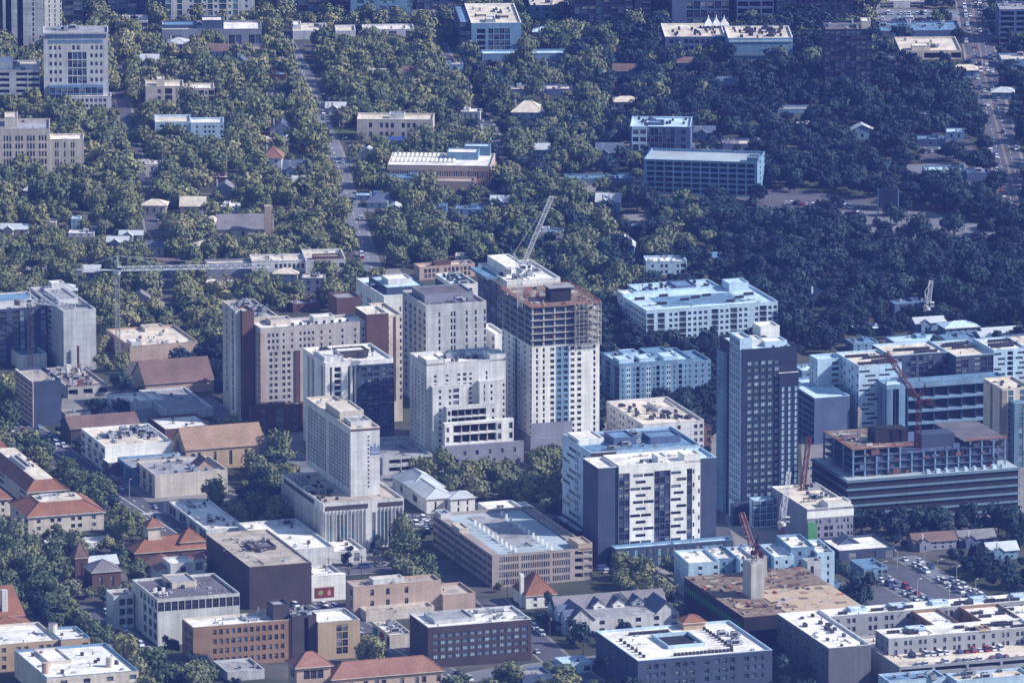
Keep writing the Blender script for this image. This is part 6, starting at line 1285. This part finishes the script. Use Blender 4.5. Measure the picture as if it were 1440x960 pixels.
def cars_on(pts, off, n_, label, group, z=.22, jit=.3, span=(0, 1), parts=True, turn=0):
    W_ = [P(x, y, 0) for x, y in pts]; seg = [(a_, c_, (c_ - a_).length) for a_, c_ in zip(W_, W_[1:])]; T_ = sum(s_[2] for s_ in seg)
    ts = sorted(rnd.uniform(*span) * T_ for _ in range(n_)) if jit else [T_ * (span[0] + (span[1] - span[0]) * (i + .5) / n_) for i in range(n_)]
    last = -99
    for t in ts:
        if t - last < 6 and jit: t = last + 6.2
        if t > T_ * span[1]: break
        last = t; u = t
        for a_, c_, L_ in seg:
            if u <= L_: break
            u -= L_
        d = (c_ - a_).normalized(); nn = Vector((-d.y, d.x, 0)); p = a_ + d * min(u, L_) + nn * off
        car((p.x, p.y, z), math.atan2(d.y, d.x) + turn, label, group, parts)
for o_, n_ in ((-7.2, 24), (7.2, 22)): cars_on(G1, o_, n_, 'parked along the shaded diagonal shopping street', 'cars parked along the diagonal street', z=.175)
for o_ in (-2, 2, 5): cars_on(G1, o_, 6, 'driving along the shaded diagonal shopping street', 'cars driving on the diagonal street', z=.215)
for o_ in (-7, -4.6, -2, 2, 4.6, 7): cars_on(AV, o_, 11, 'on the broad avenue at the right edge', 'cars driving on the avenue', z=.22, parts=False)
for o_ in (-2.9, 2.9): cars_on(U2, o_, 9, 'parked along the tree-lined upper street, centre', 'cars parked along the tree-lined street', z=.175, parts=False)
for o_ in (-2.9, 2.9): cars_on(U1, o_, 8, 'parked beside the long upper road, left of centre', 'cars parked along the long upper road', z=.175, parts=False)
for o_ in (-2.5, 2.5): cars_on([(1215, 800), (1330, 862)], o_, 11, 'parked in the nearer long diagonal row at right', 'vehicles parked in the nearer diagonal row', z=.2, parts=False)
for o_ in (-2.5, 2.5): cars_on([(1270, 782), (1410, 862)], o_, 14, 'parked in the farther long diagonal row at right', 'vehicles parked in the farther diagonal row', z=.2, parts=False)
for o_ in (-5, 5): cars_on([(690, 842), (780, 925), (830, 960)], o_, 5, 'parked on the lane right of the dark brick apartments', 'cars parked right of the dark brick apartments', z=.185)
cars_on([(440, 806), (640, 792)], 3, 6, 'on the cross street below the slab hotel', 'cars on the cross street', z=.19); cars_on([(120, 850), (190, 915), (240, 950)], 4.5, 6, 'parked in the shaded lane beside the stained concrete block', 'cars parked by the concrete block', z=.19)
cars_on([(835, 800), (890, 830)], 3, 7, 'parked in the slanting row right of the garage', 'cars parked right of the garage', z=.19, jit=0, turn=math.pi / 2)
def lot(pts, rows_, n_, label, group, parts):
    (ax, ay), (bx, by), (cx_, cy_) = pts
    A_, B_, C_ = P(ax, ay, 0), P(bx, by, 0), P(cx_, cy_, 0); d = (B_ - A_); e_ = (C_ - A_)
    for r_ in range(rows_):
        for i in range(n_):
            if rnd.random() < .3: continue
            p = A_ + d * ((i + .5) / n_) + e_ * ((r_ + .5) / rows_); car((p.x, p.y, .03), math.atan2(d.y, d.x) + math.pi / 2 + rnd.uniform(-.06, .06), label, group, parts)
lot(((568, 728), (655, 724), (562, 748)), 3, 11, 'parked in the small lot behind the concrete garage', 'cars parked behind the garage', True)
lot(((1105, 282), (1225, 290), (1095, 300)), 2, 16, 'parked in the pale lot beside the pinkish flat roof', 'cars parked beside the pinkish roof', False)
lot(((1225, 16), (1340, 17), (1220, 32)), 2, 20, 'parked in the lot at the top right', 'cars parked at the top right', False)
lot(((1295, 200), (1360, 198), (1290, 220)), 2, 12, 'parked between low stores left of the avenue', 'cars parked left of the avenue', False)
b_, m_ = PD; x0, y0, x1, y1, z = m_
for row, v in enumerate((y0 + 5, y0 + 20)):
    for i in range(15):
        if rnd.random() < .3: continue
        q = b_.o + b_.u * (x0 + 10 + i * 3.1) + b_.w_ * v; car((q.x, q.y, z + .014), b_.th + math.pi / 2, 'parked on the open deck at the bottom right corner', 'cars parked on the open deck', True)

# ================================================================ trees
def crown_mesh(seed, r=5.0, h=7.0, nl=950, ls=.62, mt='leaf', tall=1.0):
    q = random.Random(seed); k = MB(); nb = q.choice((5, 6, 8, 10, 12)); lobes = []; fl = q.uniform(.75, 1.25)
    for i in range(nb):
        a_ = q.uniform(0, 6.283); rr = q.uniform(.2, .68) * r; zz = q.uniform(.25, .88) * h * fl
        lobes.append((rr * math.cos(a_), rr * math.sin(a_), zz, q.uniform(.30, .62) * r))
    lobes.append((0, 0, h * .62 * tall, r * .6))
    for (x, y, z, s_) in lobes:     # rough inner mass of each clump
        n_, m2 = 6, 4; jit = [[q.uniform(.5, .74) for _ in range(n_)] for _ in range(m2 + 1)]
        def pp(i, j):
            i %= n_; th, ph = 6.283 * i / n_, math.pi * j / m2; f = s_ * jit[j][i if 0 < j < m2 else 0]
            return (x + f * math.sin(ph) * math.cos(th), y + f * math.sin(ph) * math.sin(th), z + f * .85 * math.cos(ph))
        base = len(k.v); k.v += [pp(i, j) for j in range(m2 + 1) for i in range(n_)]
        for j in range(m2):
            for i in range(n_): k.f.append((base + (j + 1) * n_ + i, base + (j + 1) * n_ + (i + 1) % n_, base + j * n_ + (i + 1) % n_, base + j * n_ + i)); k.m.append(k.mi(mt))
    for i in range(nl):
        x, y, z, s_ = q.choice(lobes); th = q.uniform(0, 6.283); c_ = q.uniform(-.6, 1); sn = math.sqrt(max(0, 1 - c_ * c_)); f = s_ * q.uniform(.66, 1.16)
        nrm = Vector((sn * math.cos(th), sn * math.sin(th), c_)); p = Vector((x, y, z)) + nrm * f
        nv = (nrm + Vector((q.gauss(0, .34), q.gauss(0, .34), q.gauss(0, .34)))).normalized(); t1 = nv.cross(Vector((q.gauss(0, 1), q.gauss(0, 1), q.gauss(0, 1)))).normalized(); t2 = nv.cross(t1); a_ = ls * q.uniform(.5, 1.1)
        k.q(p - t1 * a_, p - t2 * a_ * .7, p + t1 * a_, p + t2 * a_ * .7, mt)
    return k.mesh('crown')
def trunk_mesh(seed, h=4.0):
    q = random.Random(seed); k = MB(); k.bar((0, 0, 0), (.1, 0, h * .55), .7, 'bark', .5)
    for i in range(4):
        a_ = i * 1.57 + q.uniform(-.4, .4); k.bar((.1, 0, h * .5), (1.8 * math.cos(a_), 1.8 * math.sin(a_), h * 1.15), .36, 'bark', .15)
    return k.mesh('trunk')
CR = {'leafolive': [crown_mesh(40 + i, mt='leafolive') for i in range(6)], 'leaf': [crown_mesh(i, mt='leaf') for i in range(7)], 'leafpale': [crown_mesh(20 + i, mt='leafpale') for i in range(3)], 'leafdark': [crown_mesh(30 + i, mt='leafdark') for i in range(5)]}
FAR = {'leafolive': [crown_mesh(80 + i, nl=520, ls=.85, mt='leafolive') for i in range(5)], 'leaf': [crown_mesh(50 + i, nl=520, ls=.85, mt='leaf') for i in range(5)], 'leafpale': [crown_mesh(60 + i, nl=520, ls=.85, mt='leafpale') for i in range(2)], 'leafdark': [crown_mesh(70 + i, nl=520, ls=.85, mt='leafdark') for i in range(4)]}
CON = crown_mesh(90, 2.6, 13, 420, .7, 'leafdark', 1.2)
TR = [trunk_mesh(i) for i in range(4)]
def inpoly(x, y, pl):
    c_ = False; j = len(pl) - 1
    for i in range(len(pl)):
        if (pl[i][1] > y) != (pl[j][1] > y) and x < (pl[j][0] - pl[i][0]) * (y - pl[i][1]) / (pl[j][1] - pl[i][1]) + pl[i][0]: c_ = not c_
        j = i
    return c_
def blocked(p, r):
    for c_, th, hw, hd, hz in FOOT:
        dx, dy = p[0] - c_[0], p[1] - c_[1]
        if abs(dx) > hw + hd + r + 10 or abs(dy) > hw + hd + r + 22: continue
        lx, ly = dx * math.cos(th) + dy * math.sin(th), -dx * math.sin(th) + dy * math.cos(th)
        fr = 5     # keep low roofs in view from the air
        if abs(lx) < hw + r * .75 and -hd - r * .6 - fr * (1 if hz < 9 else .6) < ly < hd + r * .7: return True
    for W_, hw in ROADS:
        for a_, c_ in zip(W_, W_[1:]):
            dx, dy = c_.x - a_.x, c_.y - a_.y; L2 = dx * dx + dy * dy; t = max(0, min(1, ((p[0] - a_.x) * dx + (p[1] - a_.y) * dy) / L2)); ex, ey = p[0] - a_.x - dx * t, p[1] - a_.y - dy * t
            if ex * ex + ey * ey < (hw + r * .3) ** 2: return True
    return False
OPEN = [[(458, 190), (500, 190), (546, 390), (498, 390)], [(418, 90), (450, 90), (486, 195), (450, 195)], [(392, 40), (420, 40), (444, 92), (412, 92)], [(60, 622), (115, 645), (305, 770), (298, 796), (180, 724), (85, 664)]] + [LOTS[i][0] for i in (0, 1, 2, 3, 4, 5, 7, 8, 9)] + YARDS
# tree cover as areas of ground, each with its own density and the label its trees share
ZN = [
 ([(-40, 612), (50, 618), (96, 662), (170, 720), (215, 770), (150, 770), (90, 700), (-40, 640)], .95, 'leaf', 'in the row beside the shaded street and the red-roofed campus halls', 'trees along the shaded street'),
 ([(-40, 752), (160, 765), (215, 800), (190, 830), (150, 900), (60, 888), (-40, 830)], .97, 'leaf', 'in the campus wood below the red-roofed halls', 'trees of the campus wood'),
 ([(135, 905), (270, 945), (310, 985), (130, 990), (90, 930)], .8, 'leaf', 'by the foot of the orange brick office, lower left', 'trees below the orange brick office'),
 ([(505, 900), (560, 915), (560, 950), (500, 940)], .8, 'leafpale', 'right of the tan office wing', 'pale street trees by the tan wing'),
 ([(630, 950), (840, 935), (850, 985), (600, 985)], .8, 'leaf', 'by the bottom street near the dark brick apartments', 'trees along the bottom street'),
 ([(590, 650), (715, 655), (720, 700), (600, 715)], .9, 'leaf', 'in the grove between the stepped white block and the white halls', 'trees below the stepped white block'),
 ([(715, 655), (800, 655), (800, 735), (720, 730)], .95, 'leaf', 'in the grove left of the slit-window block', 'trees left of the slit-window block'),
 ([(540, 775), (612, 755), (608, 830), (640, 842), (560, 842)], .85, 'leaf', 'in the dark clump left of the concrete garage', 'trees left of the garage'),
 ([(675, 830), (800, 838), (760, 850), (690, 880)], .5, 'leaf', 'beside the cream house with the orange pyramid roof', 'trees near the pyramid-roofed house'),
 ([(840, 812), (965, 806), (970, 880), (890, 860)], .95, 'leaf', 'in the strip in front of the slit-window block podium', 'trees by the slit-window block'),
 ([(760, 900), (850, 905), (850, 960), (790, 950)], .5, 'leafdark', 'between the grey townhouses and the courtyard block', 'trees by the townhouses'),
 ([(310, 600), (440, 640), (400, 760), (330, 740), (350, 660)], .93, 'leaf', 'in the grove left of the slab hotel', 'trees left of the slab hotel'),
 ([(230, 500), (330, 470), (335, 600), (240, 560)], .93, 'leafdark', 'in the grove left of the brick residence hall', 'trees left of the residence hall'),
 ([(140, 540), (250, 545), (300, 600), (200, 605), (100, 600)], .6, 'leafdark', 'around the low roofs above the big white store', 'trees above the white store'),
 ([(90, 595), (150, 615), (130, 660), (60, 610)], .9, 'leafdark', 'at the corner of the shaded street by the white store', 'trees at the store corner'),
 ([(900, 540), (1005, 560), (1005, 640), (960, 600), (890, 590)], .95, 'leafdark', 'between the cream-white bays and the glass tower', 'trees left of the glass tower'),
 ([(840, 470), (1005, 485), (1000, 520), (985, 540), (960, 500), (840, 500)], .7, 'leafdark', 'in front of the five-storey white block', 'trees before the five-storey block'),
 ([(1215, 735), (1440, 735), (1440, 800), (1330, 785), (1200, 780)], .8, 'leafdark', 'in the shadow below the netted building site', 'trees below the netted site'),
 ([(1150, 790), (1240, 830), (1260, 870), (1180, 860)], .8, 'leafdark', 'between the parked rows and the plywood deck', 'trees by the plywood deck'),
 ([(1400, 800), (1470, 800), (1470, 870), (1420, 860)], .8, 'leafdark', 'at the right edge past the parked rows', 'trees at the right edge'),
 ([(1300, 928), (1440, 925), (1440, 932), (1300, 934)], .0, 'leaf', '', ''),
 ([(225, 915), (300, 945), (345, 965), (300, 990), (225, 970)], .95, 'leafdark', 'in the dark clump below the stained concrete block', 'trees below the stained concrete block'),
 ([(748, 850), (790, 870), (900, 900), (840, 925), (760, 900)], .85, 'leafdark', 'around the grey gabled townhouses', 'trees around the townhouses'),
 ([(985, 470), (1012, 480), (1008, 660), (985, 660)], .95, 'leafdark', 'close against the left side of the dark glass tower', 'trees against the glass tower'),
 ([(0, 540), (24, 565), (60, 605), (0, 625)], .95, 'leaf', 'left of the small slab office at the left edge', 'trees left of the slab office'),
 ([(135, 470), (160, 480), (185, 520), (140, 545)], .9, 'leaf', 'between the blank-walled tower and the tan flat-roofed building', 'trees right of the blank-walled tower'),
 ([(840, 930), (905, 975), (900, 1000), (800, 1000)], .9, 'leafdark', 'by the dark left side of the courtyard block', 'trees left of the courtyard block'),
 ([(1086, 900), (1160, 960), (1150, 990), (1086, 980)], .9, 'leafdark', 'in the gap between the courtyard block and the white-roofed complex', 'trees between the lower right blocks'),
 ([(500, 850), (600, 880), (590, 885), (500, 875)], .5, 'leaf', 'beside the low tan building with the raised white box', 'trees by the low tan building'),
 ([(290, 690), (330, 700), (330, 745), (290, 735)], .7, 'leaf', 'behind the white shop terrace on the shaded street', 'trees behind the shop terrace'),
 ([(1290, 770), (1440, 790), (1440, 840), (1400, 830)], .7, 'leafdark', 'on the dark slope beside the farther parked row', 'trees on the slope beside the parked rows'),
 ([(790, 420), (868, 430), (868, 500), (845, 560), (845, 640), (790, 660)], .9, 'leafdark', 'right of the unfinished tower', 'trees right of the unfinished tower'),
 ([(140, 760), (176, 770), (176, 800), (140, 800)], .8, 'leaf', 'beside the turreted red hall', 'trees by the turreted hall'),
]
UPZ = [([(-60, -20), (560, -20), (560, 130), (-60, 130)], 'in the wooded blocks of the upper left', 'trees of the upper left'),
       ([(560, -20), (900, -20), (900, 380), (560, 380)], 'in the woods at upper centre', 'trees of the upper centre'),
       ([(900, -20), (1500, -20), (1500, 480), (900, 480)], 'in the shadowy woods of the upper right', 'trees of the upper right'),
       ([(-60, 130), (560, 130), (560, 520), (-60, 520)], 'in the wooded blocks left of centre', 'trees left of centre')]
def mattype(px, py, dflt=None):  # leaf colour follows screen place, so the left-right tint is painted in
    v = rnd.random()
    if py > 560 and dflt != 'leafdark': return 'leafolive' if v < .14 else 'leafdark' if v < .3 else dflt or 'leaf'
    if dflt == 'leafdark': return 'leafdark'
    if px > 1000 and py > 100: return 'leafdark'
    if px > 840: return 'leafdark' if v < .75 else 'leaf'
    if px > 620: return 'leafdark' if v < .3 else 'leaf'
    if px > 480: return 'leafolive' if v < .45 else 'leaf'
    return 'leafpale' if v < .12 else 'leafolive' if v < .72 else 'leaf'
cand = []
step = 8.0
BX = []
for c_, th, hw_, hd_, hz_ in FOOT:
    ux, uy = math.cos(th), math.sin(th); cs_ = [proj((c_[0] + ux * a_ * hw_ - uy * e_ * hd_, c_[1] + uy * a_ * hw_ + ux * e_ * hd_, zz)) for a_ in (-1, 1) for e_ in (-1, 1) for zz in (0, hz_)]
    fb = proj((c_[0] + uy * hd_, c_[1] - ux * hd_, 0))[1]; ft = proj((c_[0] + uy * hd_, c_[1] - ux * hd_, hz_))[1]
    BX.append((min(q[0] for q in cs_), max(q[0] for q in cs_), max(ft, -4), fb, c_[1]))
def hides(x, y, sz, qy, qx):
    # a tree this near in front would bury the building: the city shows it in the open
    ty = proj((x, y, 9.2 * sz))[1]; r_ = 4.5 * sz * 2
    for a_, c_, ft, fb, yy in BX:
        if y < yy and a_ - r_ * .5 < qx < c_ + r_ * .5 and ty < ft + .62 * (fb - ft) and qy > ft: return True
    return False
Y = P(720, 990)[1]
YMAX = P(720, -12)[1]
while Y < YMAX:
    hw = Y * .0515 + 25; X = -hw
    while X < hw:
        px_, py_ = X + rnd.uniform(-4.6, 4.6), Y + rnd.uniform(-4.6, 4.6); X += step
        qx, qy, s_ = proj((px_, py_, 0))
        if not (-25 < qx < 1465 and -10 < qy < 985): continue
        z_ = None
        if 'U':
            lim = 350 + (60 if qx < 500 else 0) + (90 if qx > 820 else 0) + (60 if qx > 1120 else 0) + (25 if qx < 250 else 0)
            if qx > 1120: lim = 500
            elif qx > 990: lim = 492
            elif 560 < qx < 700: lim = 380
            elif qx > 845: lim = 440
            elif qx >= 790: lim = 470
            elif qx < 140: lim = 470
            elif qx < 330: lim = 500
            elif qx < 500: lim = 440
            else: lim = 398
            if qy < lim:
                dn = .93
                z_ = (dn, None, None, None)
        if z_ is None:
            for pl, dn, mt, lb, gr in ZN:
                if inpoly(qx, qy, pl): z_ = (dn, mt, lb, gr); break
        if z_ is None or rnd.random() > z_[0]: continue
        if any(inpoly(qx, qy, pl) for pl in OPEN) and rnd.random() < .93: continue
        sz = rnd.choice((rnd.uniform(.6, .95), rnd.uniform(.85, 1.25), rnd.uniform(1.15, 1.65))) * (1.0 if qy < 500 else .92)
        if blocked((px_, py_), 4.2 * sz):
            sz *= .55
            if blocked((px_, py_), 4.2 * sz): continue
        if hides(px_, py_, sz, qy, qx):
            if rnd.random() < .25: pass
            elif not hides(px_, py_, .5, qy, qx): sz = .5
            else: continue
        if z_[2] is None:
            for pl, lb, gr in UPZ:
                if inpoly(qx, qy, pl): break
            mt = mattype(qx, qy)
        else: mt, lb, gr = mattype(qx, qy, z_[1]), z_[2], z_[3]
        cand.append((s_ * sz, px_, py_, sz, mt, lb, gr, qx, qy))
    Y += step
cand.sort(key=lambda c_: -c_[0]); print('trees', len(cand))
MARKS = []
for o_ in bpy.data.objects:
    if o_.type == 'EMPTY' and o_.get('category') and o_['category'] not in ('tree', 'car', 'street lamp', 'tower crane', 'wall', 'concrete pump', 'drill rig'):
        t_ = o_['label']
        for c_ in (', ', ' behind ', ' beside ', ' left of ', ' right of ', ' in the ', ' in shade', ' at the ', ' between ', ' among ', ' near', ' by the ', ' under ', ' below ', ' above ', ' upper ', ' standing ', ' directly ', ' half ', ' across ', ' cut by ', ' peeking ', ' partly ', ' high ', ' alone ', ' barely ', ' just '):
            if c_ in t_: t_ = t_.split(c_)[0]
        w_ = t_.split()[:8]
        while w_[-1] in ('with', 'a', 'and', 'of', 'the', 'its', 'to', 'in', 'two', 'small', 'on', 'round', 'dark', 'bright', 'over', 'right', 'from', 'square', 'peeking', 'alone', 'directly', 'standing'): w_.pop()
        q = proj(o_.location); MARKS.append((q[0], q[1], ' '.join(w_)))
def where(qx, qy):
    d_ = sorted((math.hypot(qx - a_, (qy - b_) * 2.2), a_, b_, t_) for a_, b_, t_ in MARKS)[0]
    if d_[0] > 130: return None
    dx, dy = qx - d_[1], (qy - d_[2]) * 2.2
    return (('in front of' if dy > 0 else 'behind') if abs(dy) > abs(dx) else ('right of' if dx > 0 else 'left of')) + ' the ' + d_[3]
NT = 0
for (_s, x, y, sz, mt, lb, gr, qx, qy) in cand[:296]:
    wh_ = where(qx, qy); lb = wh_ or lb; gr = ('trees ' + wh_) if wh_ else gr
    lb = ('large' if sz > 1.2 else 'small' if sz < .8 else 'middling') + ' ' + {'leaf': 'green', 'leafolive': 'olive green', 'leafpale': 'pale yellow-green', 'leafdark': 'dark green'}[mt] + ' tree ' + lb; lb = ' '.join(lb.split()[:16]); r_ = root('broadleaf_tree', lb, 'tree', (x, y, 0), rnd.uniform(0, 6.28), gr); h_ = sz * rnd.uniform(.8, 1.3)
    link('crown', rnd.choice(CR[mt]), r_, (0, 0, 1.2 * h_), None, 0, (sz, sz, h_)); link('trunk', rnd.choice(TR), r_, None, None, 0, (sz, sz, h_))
for x_, y_, lb in ((490, 812, 'tall dark conical tree left of its twin, by the cross street below the slab hotel'), (527, 796, 'tall dark conical tree right of its twin, by the cross street below the slab hotel')):
    g = P(x_, y_); r_ = root('conical_tree', lb, 'tree', g, 0); link('crown', CON, r_, (0, 0, 1.0)); link('trunk', TR[0], r_)
# the rest of the wood: one instanced mass per kind of foliage, split by none of its trees
def wood(name, cl, mt):
    pts_ = [(x, y, 1.0 * sz) for (_s, x, y, sz, m2, *_r) in cl if m2 == mt]; szs = [c_[3] for c_ in cl if c_[4] == mt]
    if not pts_: return
    me = bpy.data.meshes.new(name); me.from_pydata(pts_, [], [])
    at = me.attributes.new('size', 'FLOAT', 'POINT'); at.data.foreach_set('value', szs)
    at = me.attributes.new('turn', 'FLOAT', 'POINT'); at.data.foreach_set('value', [rnd.uniform(0, 6.28) for _ in szs])
    at = me.attributes.new('kind_index', 'INT', 'POINT'); at.data.foreach_set('value', [rnd.randrange(len(FAR[mt])) for _ in szs])
    o = bpy.data.objects.new(name, me); COL.objects.link(o); o['kind'] = 'stuff'; o['label'] = {'leaf': 'green treetops filling the wooded blocks', 'leafolive': 'olive treetops of the sunlit wooded blocks at left', 'leafpale': 'paler yellow-green treetops scattered through the wood', 'leafdark': 'dark treetops of the shadowy woods at right'}[mt]
    cc = bpy.data.collections.new(name + '_shapes')
    for me2 in FAR[mt]: cc.objects.link(bpy.data.objects.new('crown_shape', me2))
    ng = bpy.data.node_groups.new(name, 'GeometryNodeTree'); ng.interface.new_socket('Geometry', in_out='INPUT', socket_type='NodeSocketGeometry'); ng.interface.new_socket('Geometry', in_out='OUTPUT', socket_type='NodeSocketGeometry')
    N = ng.nodes; i_ = N.new('NodeGroupInput'); o_ = N.new('NodeGroupOutput'); ip = N.new('GeometryNodeInstanceOnPoints'); ci = N.new('GeometryNodeCollectionInfo')
    ci.inputs['Collection'].default_value = cc; ci.inputs['Separate Children'].default_value = True; ci.inputs['Reset Children'].default_value = True
    def attr(nm, ty):
        a2 = N.new('GeometryNodeInputNamedAttribute'); a2.data_type = ty; a2.inputs['Name'].default_value = nm; return a2.outputs['Attribute']
    L2 = ng.links; L2.new(i_.outputs[0], ip.inputs['Points']); L2.new(ci.outputs[0], ip.inputs['Instance']); ip.inputs['Pick Instance'].default_value = True
    L2.new(attr('kind_index', 'INT'), ip.inputs['Instance Index'])
    cx2 = N.new('ShaderNodeCombineXYZ'); L2.new(attr('turn', 'FLOAT'), cx2.inputs['Z']); L2.new(cx2.outputs[0], ip.inputs['Rotation'])
    L2.new(attr('size', 'FLOAT'), ip.inputs['Scale']); L2.new(ip.outputs[0], o_.inputs[0])
    md = o.modifiers.new('scatter', 'NODES'); md.node_group = ng
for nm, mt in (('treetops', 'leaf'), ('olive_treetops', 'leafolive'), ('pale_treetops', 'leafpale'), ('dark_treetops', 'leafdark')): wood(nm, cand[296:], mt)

# ================================================================ utility poles and wires along the streets
def pole_line(pts, off, n_, label, group):
    W_ = [P(x, y, 0) for x, y in pts]; tops = []
    for i in range(n_):
        t = i / (n_ - 1) * (len(W_) - 1); j = min(int(t), len(W_) - 2); a_, c_ = W_[j], W_[j + 1]; d = (c_ - a_).normalized(); p = a_ + (c_ - a_) * (t - j) + Vector((-d.y, d.x, 0)) * off
        r_ = root('utility_pole', label, 'utility pole', (p.x, p.y, .02), math.atan2(d.y, d.x), group); k = MB(); k.bar((0, 0, 0), (0, 0, 11), .32, 'bark', .22); k.obj('pole', r_); k = MB(); k.box(-.1, -1.3, 9.9, .1, 1.3, 10.1, 'bark'); k.obj('crossarm', r_)
        k = MB(); k.cyl(.35, .3, 7.6, 8.8, .28, 'unit', 8); k.obj('transformer', r_); tops.append((p, Vector((-d.y, d.x, 0))))
    k = MB()
    for (p, n1), (q, n2) in zip(tops, tops[1:]):
        for o_ in (-1.2, 0, 1.2):
            A_, B_ = p + n1 * o_ + Vector((0, 0, 10.15)), q + n2 * o_ + Vector((0, 0, 10.15)); pr = A_
            for s_ in range(1, 5): c_ = A_.lerp(B_, s_ / 4) - Vector((0, 0, 1.0 * math.sin(math.pi * s_ / 4))); k.bar(pr, c_, .05, 'cavity'); pr = c_
    tag(k.obj('overhead_wires', None, None, 'stuff'), 'thin dark wires strung between the ' + group, 'wires')
pole_line(U1[2:], 5.6, 7, 'brown utility pole beside the lower part of the long upper road', 'utility poles by the long upper road')
pole_line([(690, 842), (780, 925), (830, 960)], 7.6, 4, 'brown utility pole on the lane right of the dark brick apartments', 'utility poles on the lane by the dark brick apartments')
pole_line([(455, 812), (640, 798)], -7.5, 5, 'brown utility pole along the cross street below the slab hotel', 'utility poles on the cross street')
# ================================================================ street lamps and poles
def lamp(p, label, group, h_=9):
    r_ = root('street_lamp', label, 'street lamp', p, rnd.uniform(0, 6.28), group); k = MB(); k.bar((0, 0, 0), (0, 0, h_), .22, 'metal', .14); k.bar((0, 0, h_), (1.8, 0, h_ + .4), .14, 'metal'); k.obj('pole', r_); k = MB(); k.box(1.5, -.25, h_ + .3, 2.5, .25, h_ + .5, 'offwhite'); k.obj('lamp_head', r_)
for x_, y_ in ((128, 655), (182, 700), (232, 728), (262, 742), (305, 775)): lamp(P(x_, y_), 'pale street lamp beside the shaded diagonal shopping street', 'lamps along the shaded street')
for x_, y_ in ((482, 230), (483, 195), (450, 168), (428, 130)): lamp(P(x_, y_), 'tall pole standing by the long upper road', 'poles by the long upper road', 14)
for x_, y_ in ((1240, 815), (1262, 800), (1290, 840), (1318, 812), (1345, 822), (1372, 838), (1300, 790), (1335, 850)): lamp(P(x_, y_), 'white-topped pole among the parked diagonal rows', 'poles among the parked rows', 8)

g = P(1249, 303); r_ = root('scoreboard', 'dark scoreboard on white posts beside the curved track at right', 'scoreboard', g); k = MB(); k.box(-5, -.4, 5, 5, .4, 14, 'navy'); k.obj('board', r_)
for u in (-5.3, 5.3, -1.8, 1.8):
    k = MB(); k.box(u - .25, -.3, 0, u + .25, .3, 14.3 if abs(u) > 5 else 5, 'paleblue'); k.obj('post', r_)
for o_ in bpy.data.objects:
    if o_.get('label') and len(o_['label'].split()) > 16: print('LONG', o_['label'])
# ================================================================ haze
x_, y0_, y1_, zt_ = 900, -60, 7000, H + 6
k = MB(); k.box(-x_, y0_, -1.0, x_, y1_, zt_, 'white'); hz = k.obj('haze', None, None, 'stuff')
mh = bpy.data.materials.new('haze'); mh.use_nodes = True; nn_ = mh.node_tree; nn_.nodes.clear()
ou = nn_.nodes.new('ShaderNodeOutputMaterial'); pv = nn_.nodes.new('ShaderNodeVolumePrincipled'); pv.inputs['Density'].default_value = HAZE; pv.inputs['Color'].default_value = (*HAZE_COL, 1); pv.inputs['Anisotropy'].default_value = 0.0
nn_.links.new(pv.outputs[0], ou.inputs['Volume']); hz.data.materials.clear(); hz.data.materials.append(mh)
hz['label'] = 'thin bluish haze in the air over the city'
print('objects', len(bpy.data.objects), 'tris', sum(len(m2.polygons) for m2 in bpy.data.meshes) * 2)
